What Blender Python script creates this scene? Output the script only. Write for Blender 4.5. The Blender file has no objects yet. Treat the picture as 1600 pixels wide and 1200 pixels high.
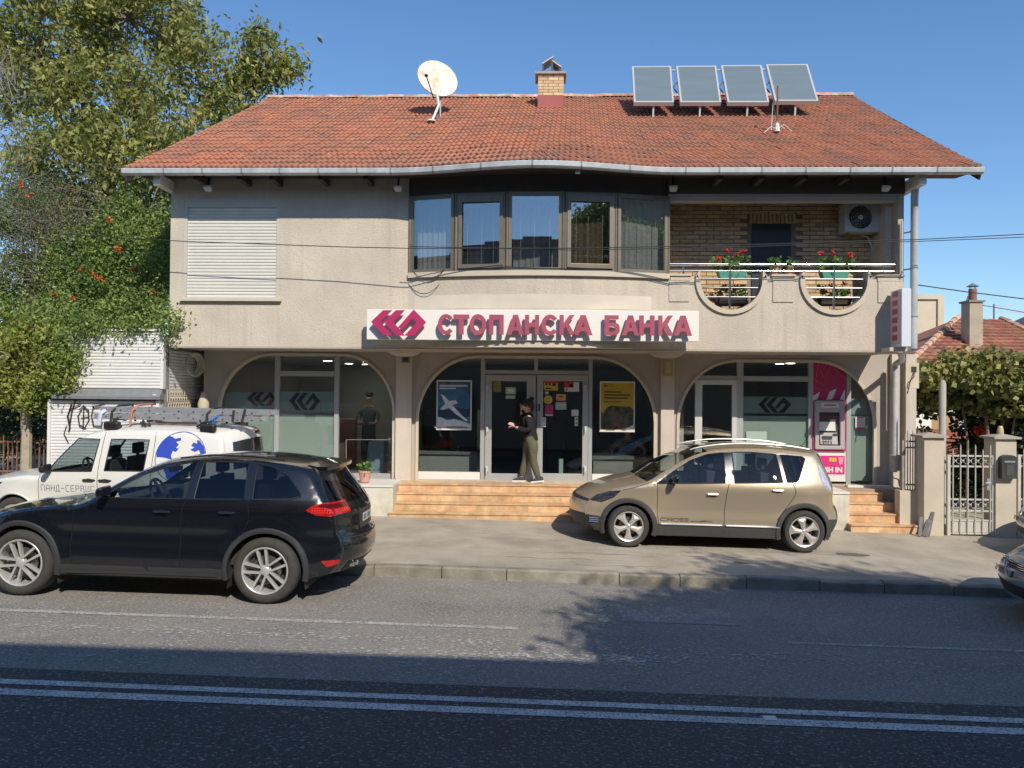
import bpy, math, random
import numpy as np
from mathutils import Vector, Matrix, Euler
from mathutils.geometry import tessellate_polygon, delaunay_2d_cdt
R = math.radians
random.seed(7); rng = np.random.default_rng(7)
SC = bpy.context.scene
COL = SC.collection

# ---------------------------------------------------------------- camera
CAMZ = 2.5
FPX = 1202.0
cam_d = bpy.data.cameras.new('camera'); cam = bpy.data.objects.new('camera', cam_d); COL.objects.link(cam)
cam_d.sensor_width = 36.0; cam_d.lens = FPX / 1600 * 36.0
cam_d.clip_start = 0.05; cam_d.clip_end = 3000
CM = Matrix.Rotation(R(2.0), 3, 'Z') @ Matrix.Rotation(R(90.48), 3, 'X') @ Matrix.Rotation(R(0.5), 3, 'Z')
cam.matrix_world = Matrix.Translation((0, 0, CAMZ)) @ CM.to_4x4()
SC.camera = cam
def ray(px, py):
    return CM @ Vector(((px - 800) / FPX, -(py - 600) / FPX, -1.0))
def at(px, py, Y):          # point of the plane Y seen at a photo pixel
    d = ray(px, py); return Vector((0, 0, CAMZ)) + d * (Y / d.y)
def PX(px, Y, py=600): return at(px, py, Y).x
def PZ(py, Y, px=800): return at(px, py, Y).z

# ---------------------------------------------------------------- light
SUN_EL, SUN_AZ = 39.2, 25.0          # azimuth to the right of straight behind the camera
sd = Vector((math.sin(R(SUN_AZ)) * math.cos(R(SUN_EL)), -math.cos(R(SUN_AZ)) * math.cos(R(SUN_EL)), math.sin(R(SUN_EL))))
W = bpy.data.worlds.new('World'); SC.world = W; W.use_nodes = True
nt = W.node_tree; bgn = nt.nodes['Background']
sky = nt.nodes.new('ShaderNodeTexSky'); sky.sky_type = 'NISHITA'; sky.sun_disc = False
sky.sun_elevation = R(SUN_EL); sky.sun_rotation = math.atan2(sd.x, sd.y)
sky.altitude = 300; sky.air_density = 1.15; sky.dust_density = 0.25; sky.ozone_density = 6.0
hs = nt.nodes.new('ShaderNodeHueSaturation'); hs.inputs['Saturation'].default_value = 1.06; hs.inputs['Value'].default_value = .96
nt.links.new(sky.outputs[0], hs.inputs['Color']); nt.links.new(hs.outputs[0], bgn.inputs['Color']); bgn.inputs['Strength'].default_value = 0.135
sl = bpy.data.lights.new('sun', 'SUN'); sl.energy = 3.9; sl.angle = R(0.5); sl.color = (1.0, 0.92, 0.80)
so = bpy.data.objects.new('sun', sl); COL.objects.link(so); so.rotation_euler = sd.to_track_quat('Z', 'Y').to_euler()
so.location = (10, -10, 30)
vs = SC.view_settings; vs.view_transform = 'Standard'; vs.look = 'None'; vs.gamma = 1; vs.exposure = 0.25; vs.use_curve_mapping = False
SC.cycles.max_bounces = 8; SC.cycles.transparent_max_bounces = 16; SC.cycles.use_denoising = True
SC.cycles.sample_clamp_indirect = 4.0

# ---------------------------------------------------------------- materials
MATS = {}
def mat(name, col, rough=0.7, metal=0.0, var=0.0, vs=3.0, bump=0.0, bs=60.0, spec=0.5, coat=0.0, island=0.0, col2=None, c2s=1.5, c2a=0.5,
        emit=0.0, alpha=1.0, trans=0.0, speck=None, stretch=None, objrand=0.0, c2sharp=0.12, streak=None, speck2=None):
    if name in MATS: return MATS[name]
    m = bpy.data.materials.new(name); m.use_nodes = True; MATS[name] = m
    n = m.node_tree.nodes; l = m.node_tree.links; b = n['Principled BSDF']
    b.inputs['Base Color'].default_value = (*col, 1); b.inputs['Roughness'].default_value = rough
    b.inputs['Metallic'].default_value = metal; b.inputs['Specular IOR Level'].default_value = spec
    b.inputs['Coat Weight'].default_value = coat; b.inputs['Coat Roughness'].default_value = 0.04
    b.inputs['Transmission Weight'].default_value = trans
    if emit: b.inputs['Emission Color'].default_value = (*col, 1); b.inputs['Emission Strength'].default_value = emit
    if not (var or bump or island or col2 or speck or objrand or streak): return m
    geo = n.new('ShaderNodeNewGeometry'); pos = geo.outputs['Position']
    if stretch:
        mp = n.new('ShaderNodeMapping'); mp.inputs['Scale'].default_value = stretch; l.new(pos, mp.inputs[0]); pos = mp.outputs[0]
    cur = None
    def mix(fac, a, bb, blend='MIX'):
        x = n.new('ShaderNodeMix'); x.data_type = 'RGBA'; x.blend_type = blend
        for s, v in ((0, fac), (6, a), (7, bb)):
            if hasattr(v, 'is_linked'): l.new(v, x.inputs[s])
            elif isinstance(v, tuple): x.inputs[s].default_value = (*v, 1)
            else: x.inputs[s].default_value = v
        return x.outputs[2]
    def noise(scale, detail=6, rough_=0.6):
        t = n.new('ShaderNodeTexNoise'); t.inputs['Scale'].default_value = scale; t.inputs['Detail'].default_value = detail
        t.inputs['Roughness'].default_value = rough_; l.new(pos, t.inputs['Vector']); return t.outputs['Fac']
    def rampf(x, a, bb):
        r = n.new('ShaderNodeMapRange'); r.inputs['From Min'].default_value = a; r.inputs['From Max'].default_value = bb
        l.new(x, r.inputs['Value']); return r.outputs[0]
    cur = col
    if col2: cur = mix(rampf(noise(c2s), 0.5 - c2sharp + (0.5 - c2a) * .3, 0.5 + c2sharp + (0.5 - c2a) * .3), cur, col2)
    if var:
        f = noise(vs); r = n.new('ShaderNodeMapRange'); r.inputs['From Min'].default_value = .3; r.inputs['From Max'].default_value = .7
        r.inputs['To Min'].default_value = 1 - var; r.inputs['To Max'].default_value = 1 + var; l.new(f, r.inputs['Value'])
        v = n.new('ShaderNodeHueSaturation'); l.new(r.outputs[0], v.inputs['Value'])
        if isinstance(cur, tuple): v.inputs['Color'].default_value = (*cur, 1)
        else: l.new(cur, v.inputs['Color'])
        cur = v.outputs[0]
    for amt, src in ((island, geo.outputs['Random Per Island']), (objrand, None)):
        if not amt: continue
        if src is None: oi = n.new('ShaderNodeObjectInfo'); src = oi.outputs['Random']
        r = n.new('ShaderNodeMapRange'); r.inputs['To Min'].default_value = 1 - amt; r.inputs['To Max'].default_value = 1 + amt
        l.new(src, r.inputs['Value'])
        v = n.new('ShaderNodeHueSaturation'); l.new(r.outputs[0], v.inputs['Value'])
        r2 = n.new('ShaderNodeMapRange'); r2.inputs['To Min'].default_value = .5 - amt * .06; r2.inputs['To Max'].default_value = .5 + amt * .06
        w = n.new('ShaderNodeMath'); w.operation = 'FRACT'; w2 = n.new('ShaderNodeMath'); w2.operation = 'MULTIPLY'; w2.inputs[1].default_value = 7.31
        l.new(src, w2.inputs[0]); l.new(w2.outputs[0], w.inputs[0]); l.new(w.outputs[0], r2.inputs['Value']); l.new(r2.outputs[0], v.inputs['Hue'])
        if isinstance(cur, tuple): v.inputs['Color'].default_value = (*cur, 1)
        else: l.new(cur, v.inputs['Color'])
        cur = v.outputs[0]
    if speck:
        sc_, thr, sc_col = speck
        cur = mix(rampf(noise(sc_, 2), thr, thr + .05), cur, sc_col)
    if speck2:
        sc_, thr, sc_col = speck2
        cur = mix(rampf(noise(sc_, 2), thr, thr + .06), cur, sc_col)
    if streak:
        sx_, amt, s_col = streak; keep = pos
        mp2 = n.new('ShaderNodeMapping'); mp2.inputs['Scale'].default_value = (sx_, sx_, sx_*.05); l.new(geo.outputs['Position'], mp2.inputs[0]); pos = mp2.outputs[0]
        a_ = rampf(noise(1.0, 5), .50, .72); pos = keep; b_ = rampf(noise(.6, 3), .42, .62)
        q1 = n.new('ShaderNodeMath'); q1.operation = 'MULTIPLY'; l.new(a_, q1.inputs[0]); l.new(b_, q1.inputs[1]); q2 = n.new('ShaderNodeMath'); q2.operation = 'MULTIPLY'; q2.inputs[1].default_value = amt; q2.use_clamp = True; l.new(q1.outputs[0], q2.inputs[0])
        cur = mix(q2.outputs[0], cur, s_col)
    if not isinstance(cur, tuple): l.new(cur, b.inputs['Base Color'])
    if bump:
        bn = n.new('ShaderNodeBump'); bn.inputs['Strength'].default_value = bump; bn.inputs['Distance'].default_value = .01
        l.new(noise(bs, 4), bn.inputs['Height']); l.new(bn.outputs[0], b.inputs['Normal'])
    return m
def glass(name, tint, refl=0.12, rough=0.0):
    """thin pane: tinted see-through mixed with a mirror coat that grows at grazing angles"""
    if name in MATS: return MATS[name]
    m = bpy.data.materials.new(name); m.use_nodes = True; MATS[name] = m
    n = m.node_tree.nodes; l = m.node_tree.links; n.remove(n['Principled BSDF']); out = n['Material Output']
    t = n.new('ShaderNodeBsdfTransparent'); t.inputs[0].default_value = (*tint, 1)
    g = n.new('ShaderNodeBsdfGlossy'); g.inputs['Roughness'].default_value = rough; g.inputs[0].default_value = (.95, .97, 1, 1)
    lw = n.new('ShaderNodeLayerWeight'); lw.inputs['Blend'].default_value = .5; f = n.new('ShaderNodeMath'); f.operation = 'POWER'; f.inputs[1].default_value = 4.0; l.new(lw.outputs['Facing'], f.inputs[0])
    a = n.new('ShaderNodeMath'); a.operation = 'ADD'; a.inputs[1].default_value = refl; a.use_clamp = True
    l.new(f.outputs[0], a.inputs[0])
    x = n.new('ShaderNodeMixShader'); l.new(a.outputs[0], x.inputs[0]); l.new(t.outputs[0], x.inputs[1]); l.new(g.outputs[0], x.inputs[2])
    l.new(x.outputs[0], out.inputs[0]); return m
def leafmat(name, col, col2, var=.35, transl=.35):
    if name in MATS: return MATS[name]
    m = bpy.data.materials.new(name); m.use_nodes = True; MATS[name] = m
    n = m.node_tree.nodes; l = m.node_tree.links; b = n['Principled BSDF']; b.inputs['Roughness'].default_value = .5
    g = n.new('ShaderNodeNewGeometry')
    x = n.new('ShaderNodeMix'); x.data_type = 'RGBA'; x.inputs[6].default_value = (*col, 1); x.inputs[7].default_value = (*col2, 1)
    nz = n.new('ShaderNodeTexNoise'); nz.inputs['Scale'].default_value = 1.1; nz.inputs['Detail'].default_value = 3; l.new(g.outputs['Position'], nz.inputs['Vector'])
    ad = n.new('ShaderNodeMath'); ad.operation = 'MULTIPLY_ADD'; ad.inputs[1].default_value = .5; l.new(g.outputs['Random Per Island'], ad.inputs[0])
    mr = n.new('ShaderNodeMapRange'); mr.inputs['From Min'].default_value = .35; mr.inputs['From Max'].default_value = .65
    mr.inputs['To Min'].default_value = -.1; mr.inputs['To Max'].default_value = .6; l.new(nz.outputs['Fac'], mr.inputs['Value']); l.new(mr.outputs[0], ad.inputs[2])
    l.new(ad.outputs[0], x.inputs[0])
    r = n.new('ShaderNodeMapRange'); r.inputs['To Min'].default_value = 1 - var; r.inputs['To Max'].default_value = 1 + var
    fr = n.new('ShaderNodeMath'); fr.operation = 'MULTIPLY'; fr.inputs[1].default_value = 13.7; fr2 = n.new('ShaderNodeMath'); fr2.operation = 'FRACT'
    l.new(g.outputs['Random Per Island'], fr.inputs[0]); l.new(fr.outputs[0], fr2.inputs[0]); l.new(fr2.outputs[0], r.inputs['Value'])
    h = n.new('ShaderNodeHueSaturation'); l.new(r.outputs[0], h.inputs['Value']); l.new(x.outputs[2], h.inputs['Color'])
    l.new(h.outputs[0], b.inputs['Base Color'])
    t = n.new('ShaderNodeBsdfTranslucent'); l.new(h.outputs[0], t.inputs[0])
    ms = n.new('ShaderNodeMixShader'); ms.inputs[0].default_value = transl
    l.new(b.outputs[0], ms.inputs[1]); l.new(t.outputs[0], ms.inputs[2]); l.new(ms.outputs[0], n['Material Output'].inputs[0])
    return m

# ---------------------------------------------------------------- object helpers
WL = {}
def wl(o): return WL.get(o.name, Vector((0, 0, 0))) if o else Vector((0, 0, 0))
def tag(o, label=None, cat=None, group=None, kind=None):
    if label: o['label'] = label
    if cat: o['category'] = cat
    if group: o['group'] = group
    if kind: o['kind'] = kind
    return o
def empty(name, loc, label=None, cat=None, group=None, parent=None):
    o = bpy.data.objects.new(name, None); COL.objects.link(o); o.empty_display_size = .2
    o.location = Vector(loc) - wl(parent)
    if parent: o.parent = parent
    WL[o.name] = Vector(loc)
    return tag(o, label, cat, group)
def link(name, me, parent=None, loc=None):
    o = bpy.data.objects.new(name, me); COL.objects.link(o)
    if parent: o.parent = parent
    if loc is not None: o.location = loc
    return o
def frame_to(p, q):
    d = (Vector(q) - Vector(p)); L = d.length; d.normalize()
    up = Vector((0, 0, 1)) if abs(d.z) < .95 else Vector((1, 0, 0))
    a = d.cross(up).normalized(); b = a.cross(d); return d, a, b, L
class MB:
    def __init__(s): s.v = []; s.f = []; s.mi = []; s.cur = 0; s.smooth = False
    def add(s, vs, fs):
        o = len(s.v); s.v += [tuple(x) for x in vs]; s.f += [tuple(i + o for i in f) for f in fs]; s.mi += [s.cur] * len(fs); return s
    def box(s, x0, x1, y0, y1, z0, z1):
        if x0 > x1: x0, x1 = x1, x0
        if y0 > y1: y0, y1 = y1, y0
        if z0 > z1: z0, z1 = z1, z0
        return s.add([(x0,y0,z0),(x1,y0,z0),(x1,y1,z0),(x0,y1,z0),(x0,y0,z1),(x1,y0,z1),(x1,y1,z1),(x0,y1,z1)],
              [(0,3,2,1),(4,5,6,7),(0,1,5,4),(1,2,6,5),(2,3,7,6),(3,0,4,7)])
    def bar(s, p, q, w, h=None):
        h = h or w; d, a, b, L = frame_to(p, q); p = Vector(p); q = Vector(q)
        c = [(-1,-1),(1,-1),(1,1),(-1,1)]
        return s.add([p + a*(i*w/2) + b*(j*h/2) for i, j in c] + [q + a*(i*w/2) + b*(j*h/2) for i, j in c],
              [(0,1,2,3),(7,6,5,4),(0,4,5,1),(1,5,6,2),(2,6,7,3),(3,7,4,0)])
    def tube(s, pts, r, n=8, cap=True):
        pts = [Vector(p) for p in pts]; rs = r if isinstance(r, (list, tuple)) else [r] * len(pts)
        rings = []; pa = None
        for i, p in enumerate(pts):
            d = (pts[min(i+1, len(pts)-1)] - pts[max(i-1, 0)])
            if d.length < 1e-9: d = Vector((0, 0, 1))
            d.normalize()
            if pa is None:
                up = Vector((0, 0, 1)) if abs(d.z) < .9 else Vector((1, 0, 0)); a = d.cross(up).normalized()
            else:
                a = (pa - d * pa.dot(d)); a = a.normalized() if a.length > 1e-6 else d.orthogonal().normalized()
            pa = a; b = d.cross(a)
            rings.append([p + a * math.cos(2*math.pi*k/n) * rs[i] + b * math.sin(2*math.pi*k/n) * rs[i] for k in range(n)])
        o = []; f = []
        for rg in rings: o += rg
        for i in range(len(rings) - 1):
            for k in range(n):
                k2 = (k+1) % n; f.append((i*n+k, i*n+k2, (i+1)*n+k2, (i+1)*n+k))
        if cap: f.append(tuple(range(n-1, -1, -1))); f.append(tuple((len(rings)-1)*n + k for k in range(n)))
        return s.add(o, f)
    def lathe(s, prof, n=24, M=None, closed=False):
        """prof (r, z) revolved about local z"""
        M = M or Matrix.Identity(4); o = []; f = []
        for r, z in prof:
            for k in range(n):
                a = 2*math.pi*k/n; o.append(M @ Vector((r*math.cos(a), r*math.sin(a), z)))
        m = len(prof)
        for i in range(m if closed else m - 1):
            i2 = (i+1) % m
            for k in range(n):
                k2 = (k+1) % n; f.append((i*n+k, i*n+k2, i2*n+k2, i2*n+k))
        return s.add(o, f)
    def poly(s, loops, M, th):
        """polygon with holes in local xy extruded along local z from 0 to th"""
        loops3 = [[Vector((p[0], p[1], 0)) for p in lp] for lp in loops]
        flat = [p for lp in loops3 for p in lp]; tris = tessellate_polygon(loops3); N = len(flat)
        vs = [M @ p for p in flat]; fs = []
        sg = lambda a,b,c: (flat[b]-flat[a]).cross(flat[c]-flat[a]).z
        for t in tris:
            t = tuple(t)
            if abs(sg(*t)) < 1e-12: continue
            if sg(*t) < 0: t = (t[0], t[2], t[1])
            if th: fs.append((t[2]+N, t[1]+N, t[0]+N) if th < 0 else (t[0]+N, t[1]+N, t[2]+N)); fs.append(t if th < 0 else (t[2], t[1], t[0]))
            else: fs.append(t)
        if th:
            vs += [M @ (p + Vector((0, 0, th))) for p in flat]; o = 0
            for li, lp in enumerate(loops3):
                n = len(lp); area = sum(lp[i].x*lp[(i+1)%n].y - lp[(i+1)%n].x*lp[i].y for i in range(n))
                flip = (area < 0) ^ (li > 0) ^ (th < 0)
                for i in range(n):
                    a, b = o+i, o+(i+1)%n
                    q = (a, b, b+N, a+N); fs.append(q[::-1] if flip else q)
                o += n
        return s.add(vs, fs)
    def mesh(s, name, mats, off=None, smooth=False):
        me = bpy.data.meshes.new(name)
        v = s.v if off is None else [(a[0]-off.x, a[1]-off.y, a[2]-off.z) for a in s.v]
        me.from_pydata(v, [], s.f)
        if not isinstance(mats, (list, tuple)): mats = [mats]
        for m in mats: me.materials.append(m)
        if len(mats) > 1: me.polygons.foreach_set('material_index', s.mi)
        if smooth: me.polygons.foreach_set('use_smooth', [True] * len(me.polygons))
        me.update(); return me
    def build(s, name, mats, parent=None, smooth=False, bevel=0, local=False, segs=2):
        """vertices are in world coordinates unless local"""
        if parent is not None and not local: off = wl(parent)
        else: off = None
        loc = None
        if parent is None and not local:
            a = np.array(s.v); c = (a.min(0) + a.max(0)) / 2; c[2] = a[:, 2].min(); off = Vector(c); loc = off
        o = link(name, s.mesh(name, mats, off, smooth), parent, loc)
        WL[o.name] = off.copy() if off is not None else Vector((0,0,0))
        if bevel:
            m = o.modifiers.new('bevel', 'BEVEL'); m.width = bevel; m.segments = segs; m.limit_method = 'ANGLE'; m.angle_limit = R(40)
        if smooth: 
            try: o.data.set_sharp_from_angle(angle=R(38))
            except Exception: pass
        return o
XZ = lambda Y: Matrix(((1,0,0,0),(0,0,-1,Y),(0,1,0,0),(0,0,0,1)))   # local xy -> world XZ at depth Y; +z local points to the camera (-Y)
def np_mesh(name, verts, faces, mats, smooth=False):
    me = bpy.data.meshes.new(name); k = faces.shape[1]; nf = len(faces)
    me.vertices.add(len(verts)); me.vertices.foreach_set('co', verts.astype(np.float32).ravel())
    me.loops.add(nf*k); me.loops.foreach_set('vertex_index', faces.astype(np.int32).ravel())
    me.polygons.add(nf); me.polygons.foreach_set('loop_start', np.arange(0, nf*k, k, dtype=np.int32))
    me.update(calc_edges=True)
    for m in (mats if isinstance(mats, (list, tuple)) else [mats]): me.materials.append(m)
    if smooth: me.polygons.foreach_set('use_smooth', [True]*nf)
    return me
# ================================================================ materials list
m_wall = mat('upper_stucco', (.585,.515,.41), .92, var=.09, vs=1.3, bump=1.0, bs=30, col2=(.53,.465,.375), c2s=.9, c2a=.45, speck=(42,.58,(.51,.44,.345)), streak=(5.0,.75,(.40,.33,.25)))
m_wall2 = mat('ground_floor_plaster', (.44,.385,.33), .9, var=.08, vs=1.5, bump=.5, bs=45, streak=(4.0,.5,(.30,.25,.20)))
m_pil = mat('pilaster_paint', (.58,.51,.43), .85, var=.07, vs=2, bump=.3, bs=50, streak=(6.0,.6,(.38,.32,.26)))
m_trim = mat('moulding_paint', (.56,.49,.38), .85, var=.06, vs=4, bump=.3, bs=40)
m_white = mat('white_paint', (.70,.68,.62), .6, var=.04, vs=4)
m_plinth = mat('plinth_paint', (.64,.60,.50), .8, var=.08, vs=2.5, bump=.4, bs=30, col2=(.5,.45,.36), c2s=2.4, c2a=.25, streak=(6.0,.8,(.36,.31,.24)))
m_cream = mat('cream_render', (.60,.52,.38), .9, var=.08, vs=2, bump=.4, bs=30)
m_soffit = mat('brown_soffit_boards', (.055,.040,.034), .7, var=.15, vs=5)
m_gutter = mat('zinc_gutter', (.58,.60,.60), .45, metal=.2, var=.08, vs=3, col2=(.45,.46,.45), c2s=4, c2a=.35)
m_tile = mat('clay_roof_tile', (.43,.172,.096), .88, var=.14, vs=5, island=.07, objrand=.06, col2=(.30,.15,.10), c2s=1.3, c2a=.40, bump=.3, bs=60, speck=(14,.66,(.17,.12,.085)))
m_tile2 = mat('old_clay_roof_tile', (.36,.15,.09), .85, var=.2, vs=2, island=.22, col2=(.22,.12,.09), c2s=1.0, c2a=.35)
m_ridge = mat('mortared_ridge_tile', (.50,.22,.13), .9, var=.3, vs=6, objrand=.2, col2=(.48,.40,.30), c2s=5, c2a=.55, bump=.6, bs=30)
m_alu = mat('grey_aluminium_frame', (.42,.43,.42), .42, metal=.25, var=.03, vs=6)
m_alu2 = mat('white_aluminium_frame', (.58,.59,.57), .45, metal=.1, var=.03, vs=6)
m_brown = mat('bronze_window_frame', (.19,.165,.125), .45, metal=.3, var=.1, vs=8)
m_bdark = mat('dark_bronze_frame', (.05,.042,.038), .45)
m_shut = mat('roller_shutter_slat', (.66,.64,.57), .5, var=.04, vs=2)
m_shut2 = mat('kiosk_shutter_slat', (.72,.71,.68), .45, var=.05, vs=2)
m_gl_bay = glass('coated_bay_glass', (.80,.81,.82), .20)
m_gl_shop = glass('shop_glass', (.87,.90,.89), .06)
m_gl_car = glass('car_glass', (.62,.70,.70), .05)
m_gl_dark = glass('tinted_car_glass', (.20,.22,.24), .05)
m_film = mat('frosted_window_film', (.36,.42,.37), .5, var=.03, vs=1)
m_band = mat('frosted_logo_band', (.34,.40,.38), .45)
m_logo_d = mat('dark_logo_print', (.012,.014,.016), .4)
m_black = mat('matt_black', (.012,.012,.013), .5)
m_rubber = mat('black_rubber', (.022,.022,.022), .75, var=.1, vs=20)
m_steel = mat('stainless_steel', (.75,.74,.72), .16, metal=1)
m_gray = mat('grey_metal', (.30,.31,.31), .5, metal=.5, var=.1, vs=9)
m_brick = mat('yellow_brick', (.60,.42,.24), .85, var=.12, vs=9, objrand=.16, island=.12, bump=.4, bs=70)
m_mortar = mat('brick_mortar', (.26,.22,.17), .95, bump=.4, bs=60)
m_mag = mat('magenta_letter_paint', (.43,.028,.11), .4)
m_pinkl = mat('faded_magenta_letter', (.37,.075,.115), .5, var=.1, vs=6)
m_sign = mat('white_sign_board', (.78,.76,.70), .5, var=.02, vs=2)
m_marble = mat('orange_marble', (.64,.44,.26), .4, var=.22, vs=5, col2=(.55,.33,.17), c2s=4.5, c2a=.5, objrand=.12, bump=.15, speck=(22,.66,(.38,.22,.12)))
m_grout = mat('stair_core', (.36,.27,.18), .9, bump=.2)
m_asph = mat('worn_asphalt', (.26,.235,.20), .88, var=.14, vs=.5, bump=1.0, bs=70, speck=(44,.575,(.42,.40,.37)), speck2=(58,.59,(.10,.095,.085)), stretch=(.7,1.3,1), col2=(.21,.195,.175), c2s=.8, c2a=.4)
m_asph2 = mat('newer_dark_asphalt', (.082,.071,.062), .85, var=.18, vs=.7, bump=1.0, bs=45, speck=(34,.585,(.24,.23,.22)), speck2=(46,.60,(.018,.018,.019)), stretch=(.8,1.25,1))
m_pave = mat('pavement_concrete', (.42,.37,.29), .9, var=.12, vs=.8, bump=.5, bs=50, col2=(.31,.27,.205), c2s=1.3, c2a=.4, speck=(30,.68,(.20,.17,.13)), speck2=(75,.62,(.46,.41,.33)))
m_kerb = mat('kerb_concrete', (.27,.25,.20), .9, var=.2, vs=4, bump=.8, bs=30, objrand=.12, col2=(.20,.18,.14), c2s=3, c2a=.4)
m_paint = mat('worn_road_paint', (.58,.57,.54), .8, var=.22, vs=4, speck=(55,.54,(.17,.165,.16)), speck2=(14,.62,(.30,.29,.28)), bump=.4, bs=90)
m_bark = mat('tree_bark', (.20,.16,.12), .9, var=.3, vs=8, bump=.8, bs=30)
m_twig = mat('dry_twig', (.20,.18,.15), .9, var=.2, vs=8)
m_rust = mat('rusty_iron', (.20,.10,.06), .8, var=.3, vs=8)
m_terra = mat('terracotta', (.46,.22,.15), .85, var=.1, vs=8)
m_wire = mat('cable_sheath', (.03,.03,.032), .6)
m_soil = mat('garden_soil', (.12,.10,.07), .95, var=.3, vs=2, bump=.6, bs=12)

# ================================================================ ground
def gx(x): return -.016 * (max(-16, min(16, x)) + 3)           # the street falls gently to the right
YK, YB = 10.38, 13.95
def road_z(x): return gx(x)
def pave_z(x, y):
    up = .14 + .05 * max(0, min(1, (y - 12.6) / (YB - 12.6)))
    drop = 0.0                                                   # lowered kerbs left of the bank and at the driveway right
    if x < -2.1: drop = min(1, (-2.1 - x) / .9)
    if x > 6.0: drop = min(1, (x - 6.0) / 1.1)
    k = max(0, 1 - (y - YK) / 2.6) * drop * .105
    return gx(x) + up - k
def grid(name, xs, ys, zf, m, kind='structure'):
    b = MB(); nx = len(xs)
    b.add([(x, y, zf(x, y)) for y in ys for x in xs],
          [(j*nx+i, j*nx+i+1, (j+1)*nx+i+1, (j+1)*nx+i) for j in range(len(ys)-1) for i in range(nx-1)])
    o = b.build(name, m); tag(o, kind=kind); return o
xs = [-900,-200,-60,-16] + [x*.5 for x in range(-31, 32)] + [16,60,200,900]
g = grid('ground', [-1500,-200,-16,16,200,1500], [-1500,-200,40,1500], lambda x, y: gx(x) - .06, m_soil)
road = grid('road', xs, [6.62, 8, YK+.04], lambda x, y: road_z(x), m_asph)
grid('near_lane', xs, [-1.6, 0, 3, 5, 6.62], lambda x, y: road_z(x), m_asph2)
grid('pavement', xs, [YK+.02, 11, 11.7, 12.4, 13, 13.6, 14.2, 18, 30], pave_z, m_pave)
grid('far_pavement', xs, [-8, -1.6], lambda x, y: gx(x) + .12, m_pave)
# kerb stones
kr = bpy.data.objects.new('kerb', None); COL.objects.link(kr); tag(kr, kind='structure')
x = -9.0
while x < 9.4:
    L = random.uniform(.78, .98) if random.random() < .6 else random.uniform(1.1, 1.5)
    b = MB(); j = random.uniform(-.008, .008); nseg = 4; vs_ = []; fs_ = []
    for i in range(nseg + 1):
        xx = x + .006 + (L - .012) * i / nseg; zt = pave_z(xx, YK) + .006 + j; r0 = random.uniform(-.006, .006)
        vs_ += [(xx, YK - .10 + r0, road_z(xx) - .05), (xx, YK - .10 + r0 + j, zt - .02), (xx, YK - .075 + r0, zt), (xx, YK + .05, zt), (xx, YK + .05, road_z(xx) - .05)]
    for i in range(nseg):
        for k in range(4): fs_.append((i*5+k, i*5+k+1, (i+1)*5+k+1, (i+1)*5+k)[::-1])
    fs_ += [(0,1,2,3,4), tuple(nseg*5 + k for k in (4,3,2,1,0))]
    b.add(vs_, fs_); b.build('kerb_stone', m_kerb, kr); x += L
# road markings: thin sheets just above the asphalt
def stripe(name, x0, x1, y0, w, m=m_paint, h=.004):
    b = MB(); n = max(2, int((x1-x0)/1.0)); xs_ = [x0 + (x1-x0)*i/n for i in range(n+1)]
    b.add([(a, yy, road_z(a) + h) for a in xs_ for yy in (y0, y0+w)], [(2*i, 2*i+2, 2*i+3, 2*i+1) for i in range(n)])
    return tag(b.build(name, m), kind='structure')
stripe('centre_line', -40, 40, 6.05, .12); stripe('centre_line', -40, 40, 6.265, .10)
m_paint2 = mat('faded_lane_paint', (.42,.40,.37), .85, var=.25, vs=5, speck=(45,.52,(.19,.18,.165)), bump=.4, bs=90)
stripe('lane_line', -8.5, -.2, 8.20, .09, m_paint2); stripe('lane_line', 2.6, 5.4, 8.05, .07, m_paint2)
m_patch = mat('worn_patch_asphalt', (.30,.285,.26), .9, var=.3, vs=5, speck=(60,.53,(.19,.18,.165)), bump=.6, bs=60)
def blob(name, cx, cy, rx, ry, m, h=.004, n=28, zf=None, jag=.25):
    ang = [2*math.pi*i/n for i in range(n)]; rr = [1 + jag*(random.random()-.5)*1.6 for _ in ang]; zf = zf or (lambda x, y: road_z(x))
    pts = [(cx + rx*r*math.cos(a), cy + ry*r*math.sin(a)) for a, r in zip(ang, rr)]
    b = MB(); b.add([(cx, cy, zf(cx, cy)+h)] + [(p[0], p[1], zf(*p)+h) for p in pts], [(0, i+1, (i+1) % n + 1) for i in range(n)])
    return tag(b.build(name, m), kind='structure')
stripe('road_patch', .95, 2.25, 8.62, .62, m_patch)
m_oil = mat('oil_stain', (.13,.115,.10), .7, var=.2, vs=8)
blob('pavement_stain', 4.85, 12.05, .22, .12, m_oil, .004, zf=pave_z); blob('pavement_stain', 2.95, 11.2, .12, .05, m_oil, .004, zf=pave_z)
m_crack = mat('pavement_crack_fill', (.085,.07,.055), .95)
for k in range(9):
    cx, cy = random.uniform(-1.5, 6.5), random.uniform(10.7, 13.3); b = MB(); pts = []
    for i in range(9): pts.append((cx + i*.16 + random.uniform(-.03,.03), cy + (cx*.0 + random.uniform(-.05,.05))))
    b.add([(p[0], p[1]+s, pave_z(*p)+.003) for p in pts for s in (-.004, .004)], [(2*i, 2*i+2, 2*i+3, 2*i+1) for i in range(8)])
    tag(b.build('pavement_crack', m_crack), kind='structure')
b = MB(); b.box(PX(1197,6.15), PX(1217,6.15), 6.12, 6.2, road_z(2)+.004, road_z(2)+.016)
tag(b.build('litter', m_white), 'flat white scrap of litter lying on the double centre line', 'litter')

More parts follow.
